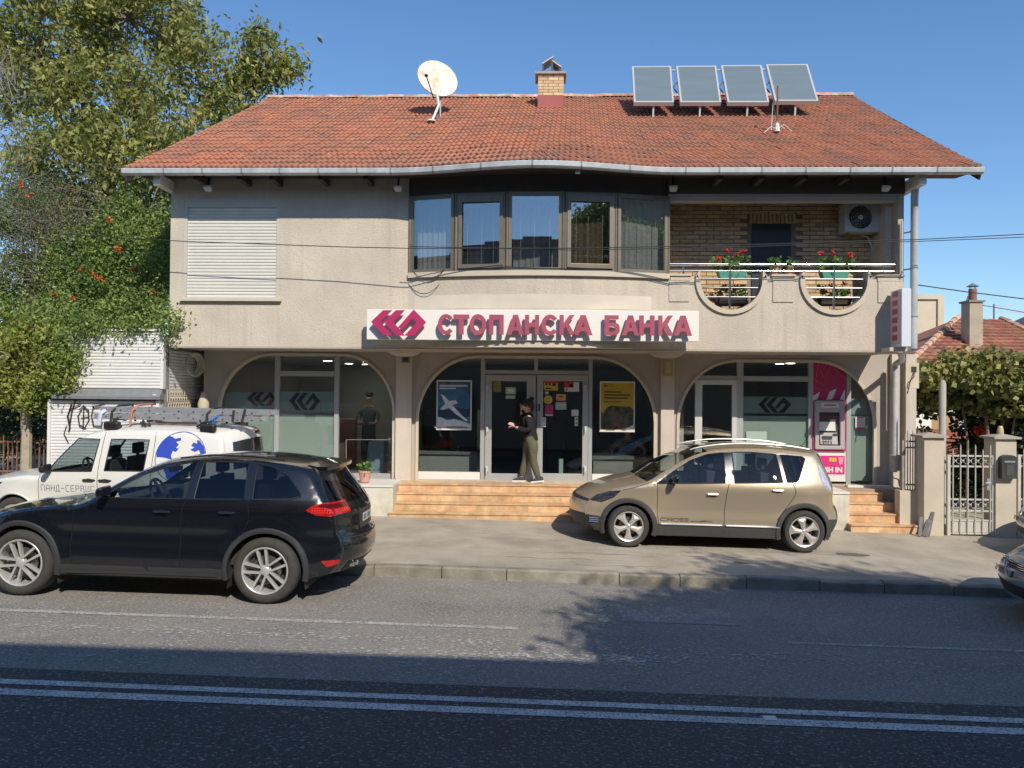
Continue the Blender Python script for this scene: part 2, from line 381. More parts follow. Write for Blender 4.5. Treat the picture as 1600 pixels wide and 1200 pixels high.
g0 = np.random.default_rng(3); b = MB()
for cx, cy, n_, sx, sy in ((-1.9,7.75,260,2.6,.05),(-.6,7.35,240,.9,.09),(.6,7.42,240,.7,.10),(-4.5,7.8,200,2.0,.05),(-3.2,7.2,90,2,.15),(1.2,8.95,160,.5,.15),(2.2,7.6,120,.8,.08)):
    for k in range(n_):
        x, y = cx + g0.normal(0, sx), cy + g0.normal(0, sy); r = g0.uniform(.006, .022); a0 = g0.uniform(0, 6.28); z = road_z(x) + .0045
        b.add([(x + r*1.3*math.cos(a0+2*math.pi*i/5), y + r*math.sin(a0+2*math.pi*i/5), z) for i in range(5)], [(0,1,2,3,4)])
tag(b.build('paint_fragments', mat('paint_chip', (.40,.385,.36), .85, var=.2, vs=9)), kind='stuff')
# ================================================================ bank building
YF, YP, YG, YI = 13.8, 15.1, 15.22, 21.0
ZS = PZ(544, YF)                        # underside of the overhang
ZE = PZ(272, 13.2)                      # gutter bottom
ZT = .715                               # terrace level
XL, XR = PX(266, YF, 400), PX(1412, YF, 400)
bank = empty('bank_building', (0, YF, 0), 'two storey beige bank building with red tiled roof, bowed window and three arches', 'building')
def P(px, py, Y): v = at(px, py, Y); return (v.x, v.z)
def rect(px0, py0, px1, py1, Y):
    a = at(px0, (py0+py1)/2, Y).x; c = at(px1, (py0+py1)/2, Y).x; m = (px0+px1)/2
    return [(a, PZ(py1, Y, m)), (c, PZ(py1, Y, m)), (c, PZ(py0, Y, m)), (a, PZ(py0, Y, m))]
# --- upper front wall, left part
XB0, XB1 = PX(638, YF, 400), PX(1044, YF, 400)
ZSILL = PZ(428, YF, 840)
win = rect(287, 311, 436, 467, YF)
b = MB(); b.poly([[(XL, ZS), (XB0, ZS), (XB0, ZE+.1), (XL, ZE+.1)], win], XZ(YF+.25), .25)
b.box(XL, XL+.25, YF+.253, YI, ZS, ZE+.1); b.build('wall', m_wall, bank)
# --- balcony parapet with two round cut-outs
def cutout(cx, r, ztop, cz, n=18):
    pts = [(cx - r*1.16, ztop), (cx - r*1.02, cz + r*.30)]
    pts += [(cx + r*math.cos(math.pi + math.pi*i/n), cz - r*abs(math.sin(math.pi*i/n))*.98) for i in range(n+1)]
    return pts + [(cx + r*1.02, cz + r*.30), (cx + r*1.16, ztop)]
ZPT = PZ(432, YF, 1220)
Ucx = [PX(1142, YF, 430), PX(1305.5, YF, 430)]; UR = .545; ZUC = PZ(431, YF, 1140) + .02
low = [(XB1, ZS), (XR, ZS), (XR, ZPT)]
for cx in reversed(Ucx):
    low += [(p[0], min(p[1], ZPT)) for p in reversed(cutout(cx, UR, ZPT, ZPT - .06))]
low += [(XB1, ZPT)]
b = MB(); b.poly([low], XZ(YF+.18), .18); b.build('balcony_parapet', m_wall, bank)
def rim(path, w, y0, y1, mb):
    """moulding of width w following a path in xz"""
    path = [Vector((p[0], p[1])) for p in path]; inn = []; n = len(path)
    for i, p in enumerate(path):
        d = path[min(i+1, n-1)] - path[max(i-1, 0)]; d.normalize(); nn = Vector((-d.y, d.x)); inn.append(p - nn * w)
    for i in range(n-1):
        a, c, d, e = path[i], path[i+1], inn[i+1], inn[i]
        mb.add([(q.x, yy, q.y) for yy in (y0, y1) for q in (a, c, d, e)], [(0,1,2,3), (7,6,5,4), (0,4,5,1), (2,6,7,3)] + ([(0,3,7,4)] if i == 0 else []) + ([(1,5,6,2)] if i == n-2 else []))
for cx in Ucx:
    b = MB(); rim(cutout(cx, UR, ZPT, ZPT - .06), .085, YF-.045, YF+.2, b); b.build('cutout_moulding', m_trim, bank)
segs = [(XB1+.02, Ucx[0]-UR*1.16-.075), (Ucx[0]+UR*1.16+.075, Ucx[1]-UR*1.16-.075), (Ucx[1]+UR*1.16+.075, XR)]
for a, c in segs:
    b = MB(); b.box(a, c, YF-.045, YF+.22, ZPT, ZPT+.035); b.box(a+.02, c-.02, YF-.02, YF-.003, ZPT-.075, ZPT-.003)
    b.build('parapet_coping', m_trim, bank)
    zl = PZ(472, YF, 1220); b = MB(); e = .16 if a > segs[0][0]+.1 else 0; e2 = .16 if c < XR-.1 else 0
    b.box(a+e*0.2, c-e2*.2, YF-.018, YF-.002, zl, ZPT-.08); b.build('parapet_panel', m_wall, bank)
# loggia: floor, side walls, ceiling beam, brick back wall
YL = 14.72
ZLF = ZS + .28
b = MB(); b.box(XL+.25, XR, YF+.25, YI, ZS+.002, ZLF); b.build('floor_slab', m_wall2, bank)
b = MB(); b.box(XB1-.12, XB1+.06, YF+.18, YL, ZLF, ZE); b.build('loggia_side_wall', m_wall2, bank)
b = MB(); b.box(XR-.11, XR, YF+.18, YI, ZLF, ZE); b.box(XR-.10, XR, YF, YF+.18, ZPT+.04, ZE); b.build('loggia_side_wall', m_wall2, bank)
b = MB(); b.box(XB1, XR-.11, YF, YF+.2, PZ(314, YF, 1220), ZE+.1); b.box(XB1, XR-.11, YF+.2, YL, ZE-.02, ZE+.08); b.build('loggia_beam', m_wall2, bank)
b = MB(); b.box(XB1, XR+.01, YF-.02, YF-.003, PZ(303, YF, 1220), ZE+.09); b.build('loggia_fascia', mat('bay_fascia', (.085,.068,.056), .7, var=.1, vs=4), bank)
b = MB(); b.box(XB1-.1, XR, YL+.03, YL+.2, ZLF, ZE); b.build('loggia_back_wall', m_mortar, bank)
dx0, dx1 = PX(1175, YL, 400), PX(1236, YL, 400); dzt = PZ(350, YL, 1205)
b = MB(); b.box(dx0, dx1, YL+.004, YL+.029, ZLF, dzt); b.build('balcony_door', mat('dark_door', (.03,.035,.045), .4), bank)
bw, bh, gap = .245, .066, .012
me_br = MB().box(-bw/2, bw/2, -.02, .032, -bh/2, bh/2).mesh('brick', m_brick)
bricks = []
r = 0; z = ZLF + bh/2
while z < ZE - .1:
    x = XB1 + .1 - (r % 2) * (bw+gap)/2
    while x < XR - .1:
        if x > XB1 + .05 and not (dx0 - bw*.42 < x < dx1 + bw*.42 and z < dzt + .20): bricks.append((x, z))
        x += bw + gap
    z += bh + gap; r += 1
bricks.sort(key=lambda p: -(p[1] > ZLF + 1.0) * 10 - (ZLF+.2 < p[1] < ZLF + 1.05) * 4 + random.random()*.1)
for i, (x, z) in enumerate(bricks[:285]):
    link('brick', me_br, bank, Vector((x, YL + random.uniform(-.004, .004), z)) - wl(bank))
b = MB()
for x, z in bricks[285:]: b.box(x-bw/2, x+bw/2, YL-.02, YL+.032, z-bh/2, z+bh/2)
tag(b.build('brickwork', m_brick, bank), kind='stuff')
me_s = MB().box(-.03, .03, -.02, .03, -.09, .09).mesh('lintel_brick', m_brick)
x = dx0 - .03
while x < dx1 + .06:
    link('lintel_brick', me_s, bank, Vector((x, YL, dzt + .10)) - wl(bank)); x += .074
# --- bowed bay
PB = [(640,), (712,), (792,), (880,), (962,), (1044,)]
def bayY(px): u = (px - 842) / 203; return YF - .36 * (1 - min(1, abs(u))**2)
NB = 28
def bay_strip(z0, z1, off, m, name, th=.2, px0=638, px1=1046, parent=None, n=NB):
    b = MB(); pts = []
    for i in range(n+1):
        px = px0 + (px1-px0)*i/n; Y = bayY(px); pts.append((PX(px, Y, 400), Y - off))
    k = len(pts)
    b.add([(x, y, z0) for x, y in pts] + [(x, y, z1) for x, y in pts] + [(x, y+th, z0) for x, y in pts] + [(x, y+th, z1) for x, y in pts],
          [q for i in range(k-1) for q in ((i, i+1, k+i+1, k+i), (2*k+i+1, 2*k+i, 3*k+i, 3*k+i+1), (k+i, k+i+1, 3*k+i+1, 3*k+i), (2*k+i, 2*k+i+1, i+1, i))]
          + [(0, k, 3*k, 2*k), (k-1, 3*k-1, 4*k-1, 2*k-1)[::-1]][::1])
    return b.build(name, m, parent or bank, smooth=True)
zw0 = PZ(421, 13.5, 842); zw1 = PZ(305, 13.5, 842)
bay_strip(ZS-.0, zw0-.12, 0, m_wall, 'bay_wall', th=.3)
bay_strip(zw0-.12, zw0-.03, .06, m_trim, 'bay_sill', th=.34)
bay_strip(zw1+.05, ZE+.1, -.03, mat('bay_fascia', (.085,.068,.056), .7, var=.1, vs=4), 'bay_fascia', th=.1)
# old sign trace: pale repainted band
b = bay_strip(PZ(481, 13.4), PZ(459, 13.4), .004, mat('repainted_band', (.64,.565,.46), .85, var=.05, vs=3), 'repainted_patch', th=.003, px0=648, px1=1018)
zb0 = zw0 - .03; zb1 = zw1 + .05
edges = [(PX(p[0], bayY(p[0]), 400), bayY(p[0]) + .03) for p in PB]
m_curt = mat('pale_curtain', (.50,.51,.49), .9, var=.06, vs=3); m_curt2 = mat('brown_blind', (.19,.13,.08), .85, var=.12, vs=3, stretch=(9,9,.4))
for i in range(5):
    (x0, y0), (x1, y1) = edges[i], edges[i+1]
    d = Vector((x1-x0, y1-y0, 0)); L = d.length; d.normalize(); nrm = Vector((d.y, -d.x, 0))
    M = Matrix(((d.x, 0, nrm.x, x0), (d.y, 0, nrm.y, y0), (0, 1, 0, 0), (0, 0, 0, 1)))
    s = .055; op = i in (1, 3)
    fr = MB(); g2 = .028
    fr.poly([[(g2, zb0+.004), (L-g2, zb0+.004), (L-g2, zb1), (g2, zb1)], [(g2+s, zb0+.06), (L-g2-s, zb0+.06), (L-g2-s, zb1-.07), (g2+s, zb1-.07)]], M, .05)
    w = fr.build('bay_window_frame', m_brown, bank)
    a = s + g2 - .004
    if op:   # opening sash proud of the frame
        sb = MB(); M2 = M @ Matrix.Translation((0, 0, .052))
        sb.poly([[(a-.02, zb0+.05), (L-a+.02, zb0+.05), (L-a+.02, zb1-.05), (a-.02, zb1-.05)], [(a+.045, zb0+.12), (L-a-.045, zb0+.12), (L-a-.045, zb1-.17), (a+.045, zb1-.17)]], M2, .03)
        sb.build('sash', m_brown, w)
        hb = MB(); 
        for hz in (zb0+.25,): hb.box(0, .02, 0, .05, 0, .07)
    gb = MB(); gb.poly([[(a, zb0+.055), (L-a, zb0+.055), (L-a, zb1-.065), (a, zb1-.065)]], M @ Matrix.Translation((0, 0, .022)), .006); gb.build('glass_pane', m_gl_bay, w)
    cb = MB(); nn = 24; cm = m_curt2 if i == 3 else m_curt
    if True:
        lo = zb0 + (.10 if i == 3 else .03)
        cv = []
        for k in range(nn+1):
            u = a + (L-2*a)*k/nn; off = -.16 - (.0 if i in (0,3,4) else .5) + .012*math.sin(k*1.9)
            for zz in (lo, zb1-.05): cv.append(M @ Vector((u, zz, off)))
        cb.add(cv, [(2*k, 2*k+2, 2*k+3, 2*k+1) for k in range(nn)])
        cb.build('curtain', cm, w)
    lb = MB()
    for k in range(3):
        u = L*(.25 + .25*k) + random.uniform(-.03,.03); lb.bar(M @ Vector((u, zb0+.1, -.05)), M @ Vector((u, zb1-.3, -.05)), .006)
    lb.build('blind_cord', mat('blind_cord', (.6,.58,.5), .7), w)
    if i == 3:
        sb2 = MB(); sb2.poly([[(a, zb0+.075), (L-a, zb0+.075), (L-a, zb0+.13), (a, zb0+.13)]], M @ Matrix.Translation((0, 0, .06)), .02); sb2.build('sash_sill', mat('bare_wood', (.55,.38,.2), .6), w)
for i, (x, y) in enumerate(edges):
    b = MB(); b.tube([(x, y-.03, zb0-.02), (x, y-.03, zb1)], .028, 8); b.build('bay_mullion', m_brown, bank)
b = MB()   # room behind the bay
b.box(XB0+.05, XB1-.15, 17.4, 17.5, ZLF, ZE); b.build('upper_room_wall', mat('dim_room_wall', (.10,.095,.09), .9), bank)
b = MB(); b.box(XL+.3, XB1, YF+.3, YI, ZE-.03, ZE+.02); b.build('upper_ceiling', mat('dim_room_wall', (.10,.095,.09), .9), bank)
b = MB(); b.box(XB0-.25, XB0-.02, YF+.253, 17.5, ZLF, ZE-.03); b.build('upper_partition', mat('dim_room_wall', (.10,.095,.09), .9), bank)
# dangling wires under the bay window
for sag in (.30, .22):
    p0, p1 = at(645, 423, 13.62), at(695, 423, 13.45); b = MB()
    b.tube([(p0.x+(p1.x-p0.x)*t, p0.y-.06+(p1.y-p0.y)*t, p0.z - sag*4*t*(1-t)*.8) for t in [i/12 for i in range(13)]], .006, 5)
    b.build('loose_wire', m_wire, bank)
# --- roller shutter window
(wx0, wz0), _, (wx1, wz1), _ = win[0], 0, win[2], 0
sh = MB(); sh.poly([[(wx0, wz0), (wx1, wz0), (wx1, wz1), (wx0, wz1)], [(wx0+.06, wz0+.02), (wx1-.05, wz0+.02), (wx1-.05, wz1-.15), (wx0+.06, wz1-.15)]], XZ(YF+.06), .055)
shw = sh.build('shutter_frame', mat('shutter_guide', (.52,.50,.44), .5, var=.03, vs=5), bank)
b = MB(); b.box(wx0-.03, wx1+.06, YF-.075, YF-.001, wz0-.045, wz0-.002); b.build('window_sill', m_trim, bank)
def slats(x0, x1, z0, z1, y, pitch, m, parent, proud=.012, name='shutter_slat', lab=None):
    n = int(round((z1-z0)/pitch)); p = (z1-z0)/n
    mb = MB(); h = p*.94; pr = [(0, 0), (-proud*.8, h*.15), (-proud, h*.5), (-proud*.8, h*.85), (0, h)]
    mb.add([(xx, yy, zz) for xx in (-(x1-x0)/2, (x1-x0)/2) for yy, zz in pr], [(i, 5+i, 6+i, i+1) for i in range(4)] + [(0,1,2,3,4), (9,8,7,6,5)])
    me = mb.mesh(name, m, smooth=False)
    for i in range(n): link(name, me, parent, Vector(((x0+x1)/2, y, z0 + p*i)) - wl(parent))
slats(wx0+.06, wx1-.05, wz0+.02, wz1-.15, YF+.045, .0585, m_shut, bank)
b = MB(); b.box(wx0+.05, wx1-.05, YF+.05, YF+.09, wz0+.01, wz1-.14); b.build('shutter_backing', mat('shutter_gap', (.20,.19,.17), .8), bank)
# --- ground floor wall with three arches
def arch(px0, px1, ptop, rpx, Y, zb=ZT, n=12):
    x0, x1 = PX(px0, Y, 640), PX(px1, Y, 640); zt = PZ(ptop, Y, (px0+px1)/2); r = rpx / 79.0; rz = r*1.08
    return ([(x0, zb), (x1, zb)] + [(x1 - r + r*math.cos(math.pi/2*i/n), zt - rz + rz*math.sin(math.pi/2*i/n)) for i in range(n+1)]
            + [(x0 + r - r*math.sin(math.pi/2*i/n), zt - rz + rz*math.cos(math.pi/2*i/n)) for i in range(n+1)])
A1 = arch(341, 618, 552, 86, YP); A2 = arch(650, 1026, 556, 96, YP); A3 = arch(1057, 1369, 562, 92, YP)
XG0, XG1 = PX(318, YP, 640), PX(1398, YP, 640)
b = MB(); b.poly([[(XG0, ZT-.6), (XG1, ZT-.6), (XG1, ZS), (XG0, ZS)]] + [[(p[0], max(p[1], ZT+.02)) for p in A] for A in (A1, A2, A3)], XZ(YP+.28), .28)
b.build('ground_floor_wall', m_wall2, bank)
b = MB(); b.box(XG0, XG0+.2, YP+.283, YI, 0, ZS); b.box(XG1-.2, XG1, YP+.283, YI, 0, ZS); b.build('side_wall', m_wall2, bank)
for A in (A1, A2, A3):
    path = A[1:] + A[:1]; b = MB(); rim(path, -.055, YP-.035, YP+.02, b); b.build('arch_moulding', m_trim, bank)
# pilasters between the arches, with rounded bracket tops
for a, c in ((618, 644), (1030, 1052), (1388, 1402)):
    x0, x1 = PX(a, YP, 640), PX(c, YP, 640)
    b = MB(); b.box(x0+.02, x1, YP-.10, YP-.001, ZT+.002, ZS-.002); b.build('pilaster', m_pil, bank)
for a in (634, 1040):
    x0, z0 = PX(a, YP-.3, 550), ZS
    b = MB(); M = Matrix.Translation((x0, YP-.45, ZS)) @ Matrix.Diagonal((1.25, 1.1, 1, 1))
    b.lathe([(.0, -.13), (.10, -.125), (.20, -.09), (.27, -.03), (.28, -.001)], 24, M); b.build('ceiling_boss', m_wall2, bank, smooth=True)
b = MB(); b.box(XL, XR, YF+.25, YP, ZS-.02, ZS-.0); b.box(XL, XR, YF+.001, YF+.25, ZS-.03, ZS-.001); b.build('overhang_soffit', m_wall2, bank)
b = MB(); b.box(XG0-.2, XR, YP+.05, YP+.06, ZS-.021, ZS-.022)
# interior
m_iw = mat('interior_wall', (.50,.50,.47), .9); m_if = mat('interior_floor', (.22,.21,.20), .35)
b = MB(); b.box(XG0+.2, XG1-.2, YI-.3, YI-.2, ZT, ZS); b.build('interior_back_wall', m_iw, bank)
b = MB(); b.box(XG0+.2, XG1-.2, YP+.283, YI, ZT-.2, ZT-.002); b.build('interior_floor', m_if, bank)
b = MB(); b.box(XG0+.2, XG1-.2, YP+.283, YI, ZS-.14, ZS-.1); b.build('interior_ceiling', m_iw, bank)
b = MB(); b.box(PX(632,16.5), PX(632,16.5)+.12, YP+.32, YI-.3, ZT, ZS-.14); b.box(PX(1045,16.5), PX(1045,16.5)+.12, YP+.32, YI-.3, ZT, ZS-.14); b.build('partition_wall', m_iw, bank)
m_lamp = mat('ceiling_lamp_glow', (1.0,.93,.8), emit=15.0)
for i, (px, py, Y) in enumerate([(512,566,16.9),(573,585,17.4),(583,588,17.9),(545,606,18.6),(571,613,19.0),(588,620,19.6),(1218,581,16.6),(1235,574,16.3),(590,590,16.9)]):
    v = at(px, py, Y); b = MB(); b.lathe([(0, 0), (.095, 0)], 14, Matrix.Translation((v.x, Y, ZS-.145))); b.build('downlight', m_lamp, bank)
# frames and glass in the arches
def frame_bar(px0, px1, py0, py1, parent=bank, m=m_alu, name='shop_frame', y=YG, d=.10, proud=0):
    q = rect(px0, py0, px1, py1, y); b = MB(); b.box(q[0][0], q[1][0], y - d/2 - proud, y + d/2, q[0][1], q[2][1]); return b.build(name, m, parent)
def clipped(A, x0, x1, z0, z1, inset=.0):
    """rectangle clipped to an arch outline"""
    from mathutils import geometry as G
    zt = max(p[1] for p in A); xa, xb = A[0][0], A[1][0]; out = []
    n = 24
    def top(x):
        r = None; x = min(max(x, xa+.001), xb-.001)
        best = zt
        pts = A[1:] + A[:1]
        for i in range(len(pts)-1):
            p, q = pts[i], pts[i+1]
            if (p[0]-x)*(q[0]-x) <= 0 and abs(p[0]-q[0]) > 1e-9:
                t = (x-p[0])/(q[0]-p[0]); best = p[1] + (q[1]-p[1])*t
        return best
    xs_ = [x0 + (x1-x0)*i/n for i in range(n+1)]
    keep = [(x, min(z1, top(x) - inset)) for x in xs_]; keep = [k for k in keep if k[1] > z0 + .01]
    return [(keep[0][0], z0), (keep[-1][0], z0)] + list(reversed(keep))
def pane(A, px0, px1, py0, py1, m=m_gl_shop, name='glass_pane', y=YG, th=.008, parent=bank, exp=.06):
    q = rect(px0, py0, px1, py1, y); x0, x1 = q[0][0], q[1][0]
    if px0 <= A[2]+1: x0 -= exp
    if px1 >= A[3]-1: x1 += exp
    AA = A[0]; AA = [(p[0] + (exp if p[0] > (AA[0][0]+AA[1][0])/2 else -exp), p[1] + .05) for p in AA]
    b = MB(); b.poly([clipped(AA, x0, x1, q[0][1], q[2][1] if py0 > 570 else 9)], XZ(y), th); return b.build(name, m, parent)
a1, a2, a3 = (A1, 0, 341, 618), (A2, 0, 650, 1026), (A3, 0, 1057, 1369)
# arch 1
pane(a1, 341, 430, 553, 738); pane(a1, 437, 523, 553, 580); pane(a1, 437, 523, 588, 738); pane(a1, 530, 618, 553, 738)
frame_bar(430, 437, 552, 740); frame_bar(523, 530, 552, 740); frame_bar(437, 523, 580, 588); frame_bar(341, 618, 738, 746)
frame_bar(437, 523, 552, 557)
# arch 2
frame_bar(751, 757.5, 556, 752); frame_bar(919, 925, 556, 752); frame_bar(757.5, 919, 556, 561); frame_bar(757.5, 919, 579, 585); frame_bar(835, 840, 561, 579)
pane(a2, 650, 751, 553, 737); pane(a2, 925, 1026, 553, 741); pane(a2, 757.5, 835, 561, 579); pane(a2, 840, 919, 561, 579)
frame_bar(650, 751, 737, 749, m=m_white); frame_bar(925, 1026, 741, 752, m=m_white)
m_grill = mat('transom_grey', (.19,.18,.16), .6)
# double door: two leaves
for (p0, p1, hx) in ((758, 837, 761), (838.5, 918.5, 914)):
    q = rect(p0, 586, p1, 751, YG-.03); x0, x1, z0, z1 = q[0][0], q[1][0], q[0][1], q[2][1]
    dr = empty('door_leaf', (x0, YG-.03, z0), parent=bank)
    e = .155 if p0 < 800 else .085; e2 = .085 if p0 < 800 else .105
    e, e2 = (.13, .20) if p0 < 800 else (.12, .12)
    b = MB(); b.poly([[(x0, z0), (x1, z0), (x1, z1), (x0, z1)], [(x0+e, z0+.14), (x1-e2*.9, z0+.14), (x1-e2*.9, z1-.12), (x0+e, z1-.12)]], XZ(YG-.0), .07); b.build('door_frame', m_alu, dr, bevel=.004)
    b = MB(); b.poly([[(x0+e, z0+.14), (x1-e2*.9, z0+.14), (x1-e2*.9, z1-.12), (x0+e, z1-.12)]], XZ(YG-.02), .008); b.build('glass_pane', m_gl_shop, dr)
    hxx = PX(hx, YG-.05, 660)
    for zz in (PZ(605, YG, hx), PZ(670, YG, hx), PZ(732, YG, hx)):
        b = MB(); b.box(hxx-.02, hxx+.03, YG-.115, YG-.072, zz-.05, zz+.05); b.tube([(hxx, YG-.10, zz+.05), (hxx, YG-.13, zz+.03), (hxx, YG-.13, zz-.08)], .012, 8); b.build('hinge', m_alu2, dr)
for px in (832.5, 842.5):
    v = at(px, 637, YG-.1); b = MB(); b.tube([(v.x, YG-.075, v.z+.06), (v.x, YG-.12, v.z+.05), (v.x, YG-.12, v.z-.05), (v.x, YG-.075, v.z-.06)], .014, 8); b.build('door_handle', m_black, bank, smooth=True)
# arch 3
frame_bar(1150, 1160, 562, 760); frame_bar(1160, 1262, 588, 596); frame_bar(1082, 1150, 587, 594); frame_bar(1262, 1269, 562, 760); frame_bar(1321, 1328, 566, 760)
frame_bar(1057, 1092, 691, 693, d=.03); frame_bar(1057, 1092, 695, 696.5, d=.03); frame_bar(1160, 1262, 562, 567)
pane(a3, 1057, 1084, 594, 752); pane(a3, 1082, 1150, 562, 587); pane(a3, 1160, 1262, 562, 588); pane(a3, 1160, 1262, 596, 752); pane(a3, 1328, 1369, 562, 752)
q = rect(1085, 594, 1150, 756, YG-.02); x0, x1, z0, z1 = q[0][0], q[1][0], q[0][1], q[2][1]
dr = empty('side_door_leaf', (x0, YG-.02, z0), parent=bank)
b = MB(); b.poly([[(x0, z0), (x1, z0), (x1, z1), (x0, z1)], [(x0+.14, z0+.14), (x1-.09, z0+.14), (x1-.09, z1-.09), (x0+.14, z1-.09)]], XZ(YG), .07); b.build('door_frame', m_alu2, dr, bevel=.004)
b = MB(); b.poly([[(x0+.14, z0+.14), (x1-.09, z0+.14), (x1-.09, z1-.09), (x0+.14, z1-.09)]], XZ(YG-.02), .008); b.build('glass_pane', m_gl_shop, dr)
b = MB(); v = at(1097, 690, YG-.1); b.tube([(v.x, YG-.075, v.z), (v.x, YG-.12, v.z), (v.x+.1, YG-.12, v.z)], .011, 8); b.build('door_handle', m_gray, dr)
# frosted films and logo bands behind the glass
def film(A, px0, px1, py0, py1, m=m_film, name='frosted_film', y=YG+.02):
    return pane(A, px0, px1, py0, py1, m, name, y, .002)
film(a1, 341, 430, 648, 738); film(a1, 437, 523, 648, 738); film(a1, 341, 430, 613, 645, m_band, 'logo_band'); film(a1, 437, 523, 612, 645, m_band, 'logo_band')
film(a3, 1160, 1262, 650, 752); film(a3, 1160, 1262, 620, 646, m_band, 'logo_band'); film(a3, 1328, 1369, 650, 752); film(a3, 1328, 1369, 623, 648, m_band, 'logo_band')
LOGO = [[(0,.50),(.155,1),(.29,1),(.115,.50),(.30,0),(.165,0)], ]
# emblem strokes in units of its height (0..1), x 0..2.15
E1 = [(0.0,.52),(.47,.97),(.80,.97),(.36,.52),(.82,0),(.50,0)]
E2 = [(x+.50, y) for x, y in E1]
E3 = [(1.03,.28),(1.66,1.0),(2.14,.52),(1.68,.0),(1.31,.0),(1.78,.50),(1.63,.66),(1.27,.28)]
def emblem(px0, px1, py0, py1, Y, th, m, parent, name='emblem_stroke'):
    q = rect(px0, py0, px1, py1, Y); x0, z0 = q[0]; w = q[1][0]-x0; h = q[2][1]-z0
    for E in (E1, E2, E3):
        b = MB(); b.poly([[(x0 + p[0]/2.14*w, z0 + p[1]*h) for p in E]], XZ(Y), th); b.build(name, m, parent)
emblem(452, 500, 613, 641, YG+.012, .003, m_logo_d, bank, 'printed_emblem'); emblem(1185, 1236, 620, 645, YG+.012, .003, m_logo_d, bank, 'printed_emblem')
emblem(386, 432, 612, 634, YG+.012, .003, mat('faded_logo_print', (.10,.03,.04), .6), bank, 'printed_emblem')
# --- roof
YR = 19.3
ZR = at(870, 153, YR).z
xr0, xr1 = at(420, 152, YR).x, at(1331, 152, YR).x
xe0, xe1 = at(197, 268, 13.2).x, at(1530, 268, 13.2).x
XC0, XC1 = at(612, 268, 13.2).x, at(1070, 268, 13.2).x
def eave_y(x):
    u = (x - (XC0+XC1)/2) / ((XC1-XC0)/2)
    return 13.2 - (.43 * (math.cos(u*math.pi)+1)/2 if abs(u) < 1 else 0)
ZRE = ZE + .10
def roofpt(u, v, off=0):
    """u 0..1 along, v 0 eave .. 1 ridge"""
    xe = xe0 + (xe1-xe0)*u; xr = xr0 + (xr1-xr0)*u; ye = eave_y(xe) - .02
    p = Vector((xe + (xr-xe)*v, ye + (YR-ye)*v, ZRE + (ZR-ZRE)*v - .045*math.sin(math.pi*v)))
    return p + Vector((0, -.53, .85)) * off
NC, NR = 72, 22
b = MB(); nu = 60
b.add([roofpt(i/nu, j/6, -.03) for j in range(7) for i in range(nu+1)], [(j*(nu+1)+i, j*(nu+1)+i+1, (j+1)*(nu+1)+i+1, (j+1)*(nu+1)+i) for j in range(6) for i in range(nu)])
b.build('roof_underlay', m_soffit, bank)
tw = 7   # tile profile across
tp = [(-.5,.028),(-.40,.034),(-.26,.008),(-.12,.010),(0.0,.034),(.12,.032),(.26,.008),(.40,.012),(.5,.028)]
def tile_verts():
    v = []
    for (yy, lift) in ((-.10, .030), (.98, .0)):
        for x, h in tp: v.append((x, yy, h + lift))
    for x, h in tp: v.append((x, -.10, h + .030 - .035))
    n = len(tp); f = [(i, i+1, n+i+1, n+i) for i in range(n-1)] + [(2*n+i, 2*n+i+1, i+1, i) for i in range(n-1)]
    return v, f
tv, tf = tile_verts()
mt = MB(); mt.add(tv, tf); me_tile = mt.mesh('roof_tile', m_tile)
allv = []; allf = []; cnt = 0
for j in range(NR):
    for i in range(NC):
        u0 = (i+.5)/NC; v0 = j/NR
        p = roofpt(u0, v0); du = roofpt(u0 + .5/NC, v0) - roofpt(u0 - .5/NC, v0); dv = roofpt(u0, v0 + 1/NR) - p
        n = du.cross(dv).normalized(); w = du.length * 1.0; jit = random.uniform(-.006, .006); lj = random.uniform(-.012, .012)
        if j < 4 and cnt < 289:
            o = link('roof_tile', me_tile, bank); cnt += 1
            X = du.normalized(); Yv = (dv - X*dv.dot(X)).normalized(); rx = Matrix.Rotation(random.uniform(-.012, .012), 3, 'Z')
            Mr = (Matrix((X, Yv, n)).transposed() @ rx).to_4x4()
            sk = Matrix.Diagonal((w, dv.length, 1.0, 1))
            o.matrix_local = Matrix.Translation(p + n*jit + dv*lj - wl(bank)) @ Mr @ sk
        else:
            o0 = len(allv)
            for a, c, h in tv: allv.append(tuple(p + du*a + dv*(c + lj) + n*(h + jit)))
            allf += [tuple(k + o0 for k in f) for f in tf]
roofm = MB(); roofm.add(allv, allf); tag(roofm.build('roof_tiles', m_tile, bank), kind='stuff')
# ridge tiles
nrg = 38
rm = MB(); M0 = Matrix.Identity(4)
prof = [(.13*math.cos(a), .11*math.sin(a)) for a in [math.pi*i/7 for i in range(8)]]
L = (xr1-xr0)/nrg*1.04
rm.add([(xx*L, p[0]*s, p[1]*s) for xx, s in ((-.5, 1.0), (.5, .88)) for p in prof], [(i, i+1, 9+i, 8+i) for i in range(7)] + [tuple(range(7,-1,-1)), tuple(range(8,16))])
me_r = rm.mesh('ridge_tile', m_ridge)
for i in range(nrg):
    p = roofpt((i+.5)/nrg, 1.0); o = link('ridge_tile', me_r, bank, Vector((p.x, p.y+.02, p.z+.0 + random.uniform(-.008,.010))) - wl(bank)); o.rotation_euler = (random.uniform(-.05,.05), random.uniform(-.02,.02), math.pi if i % 2 else 0)
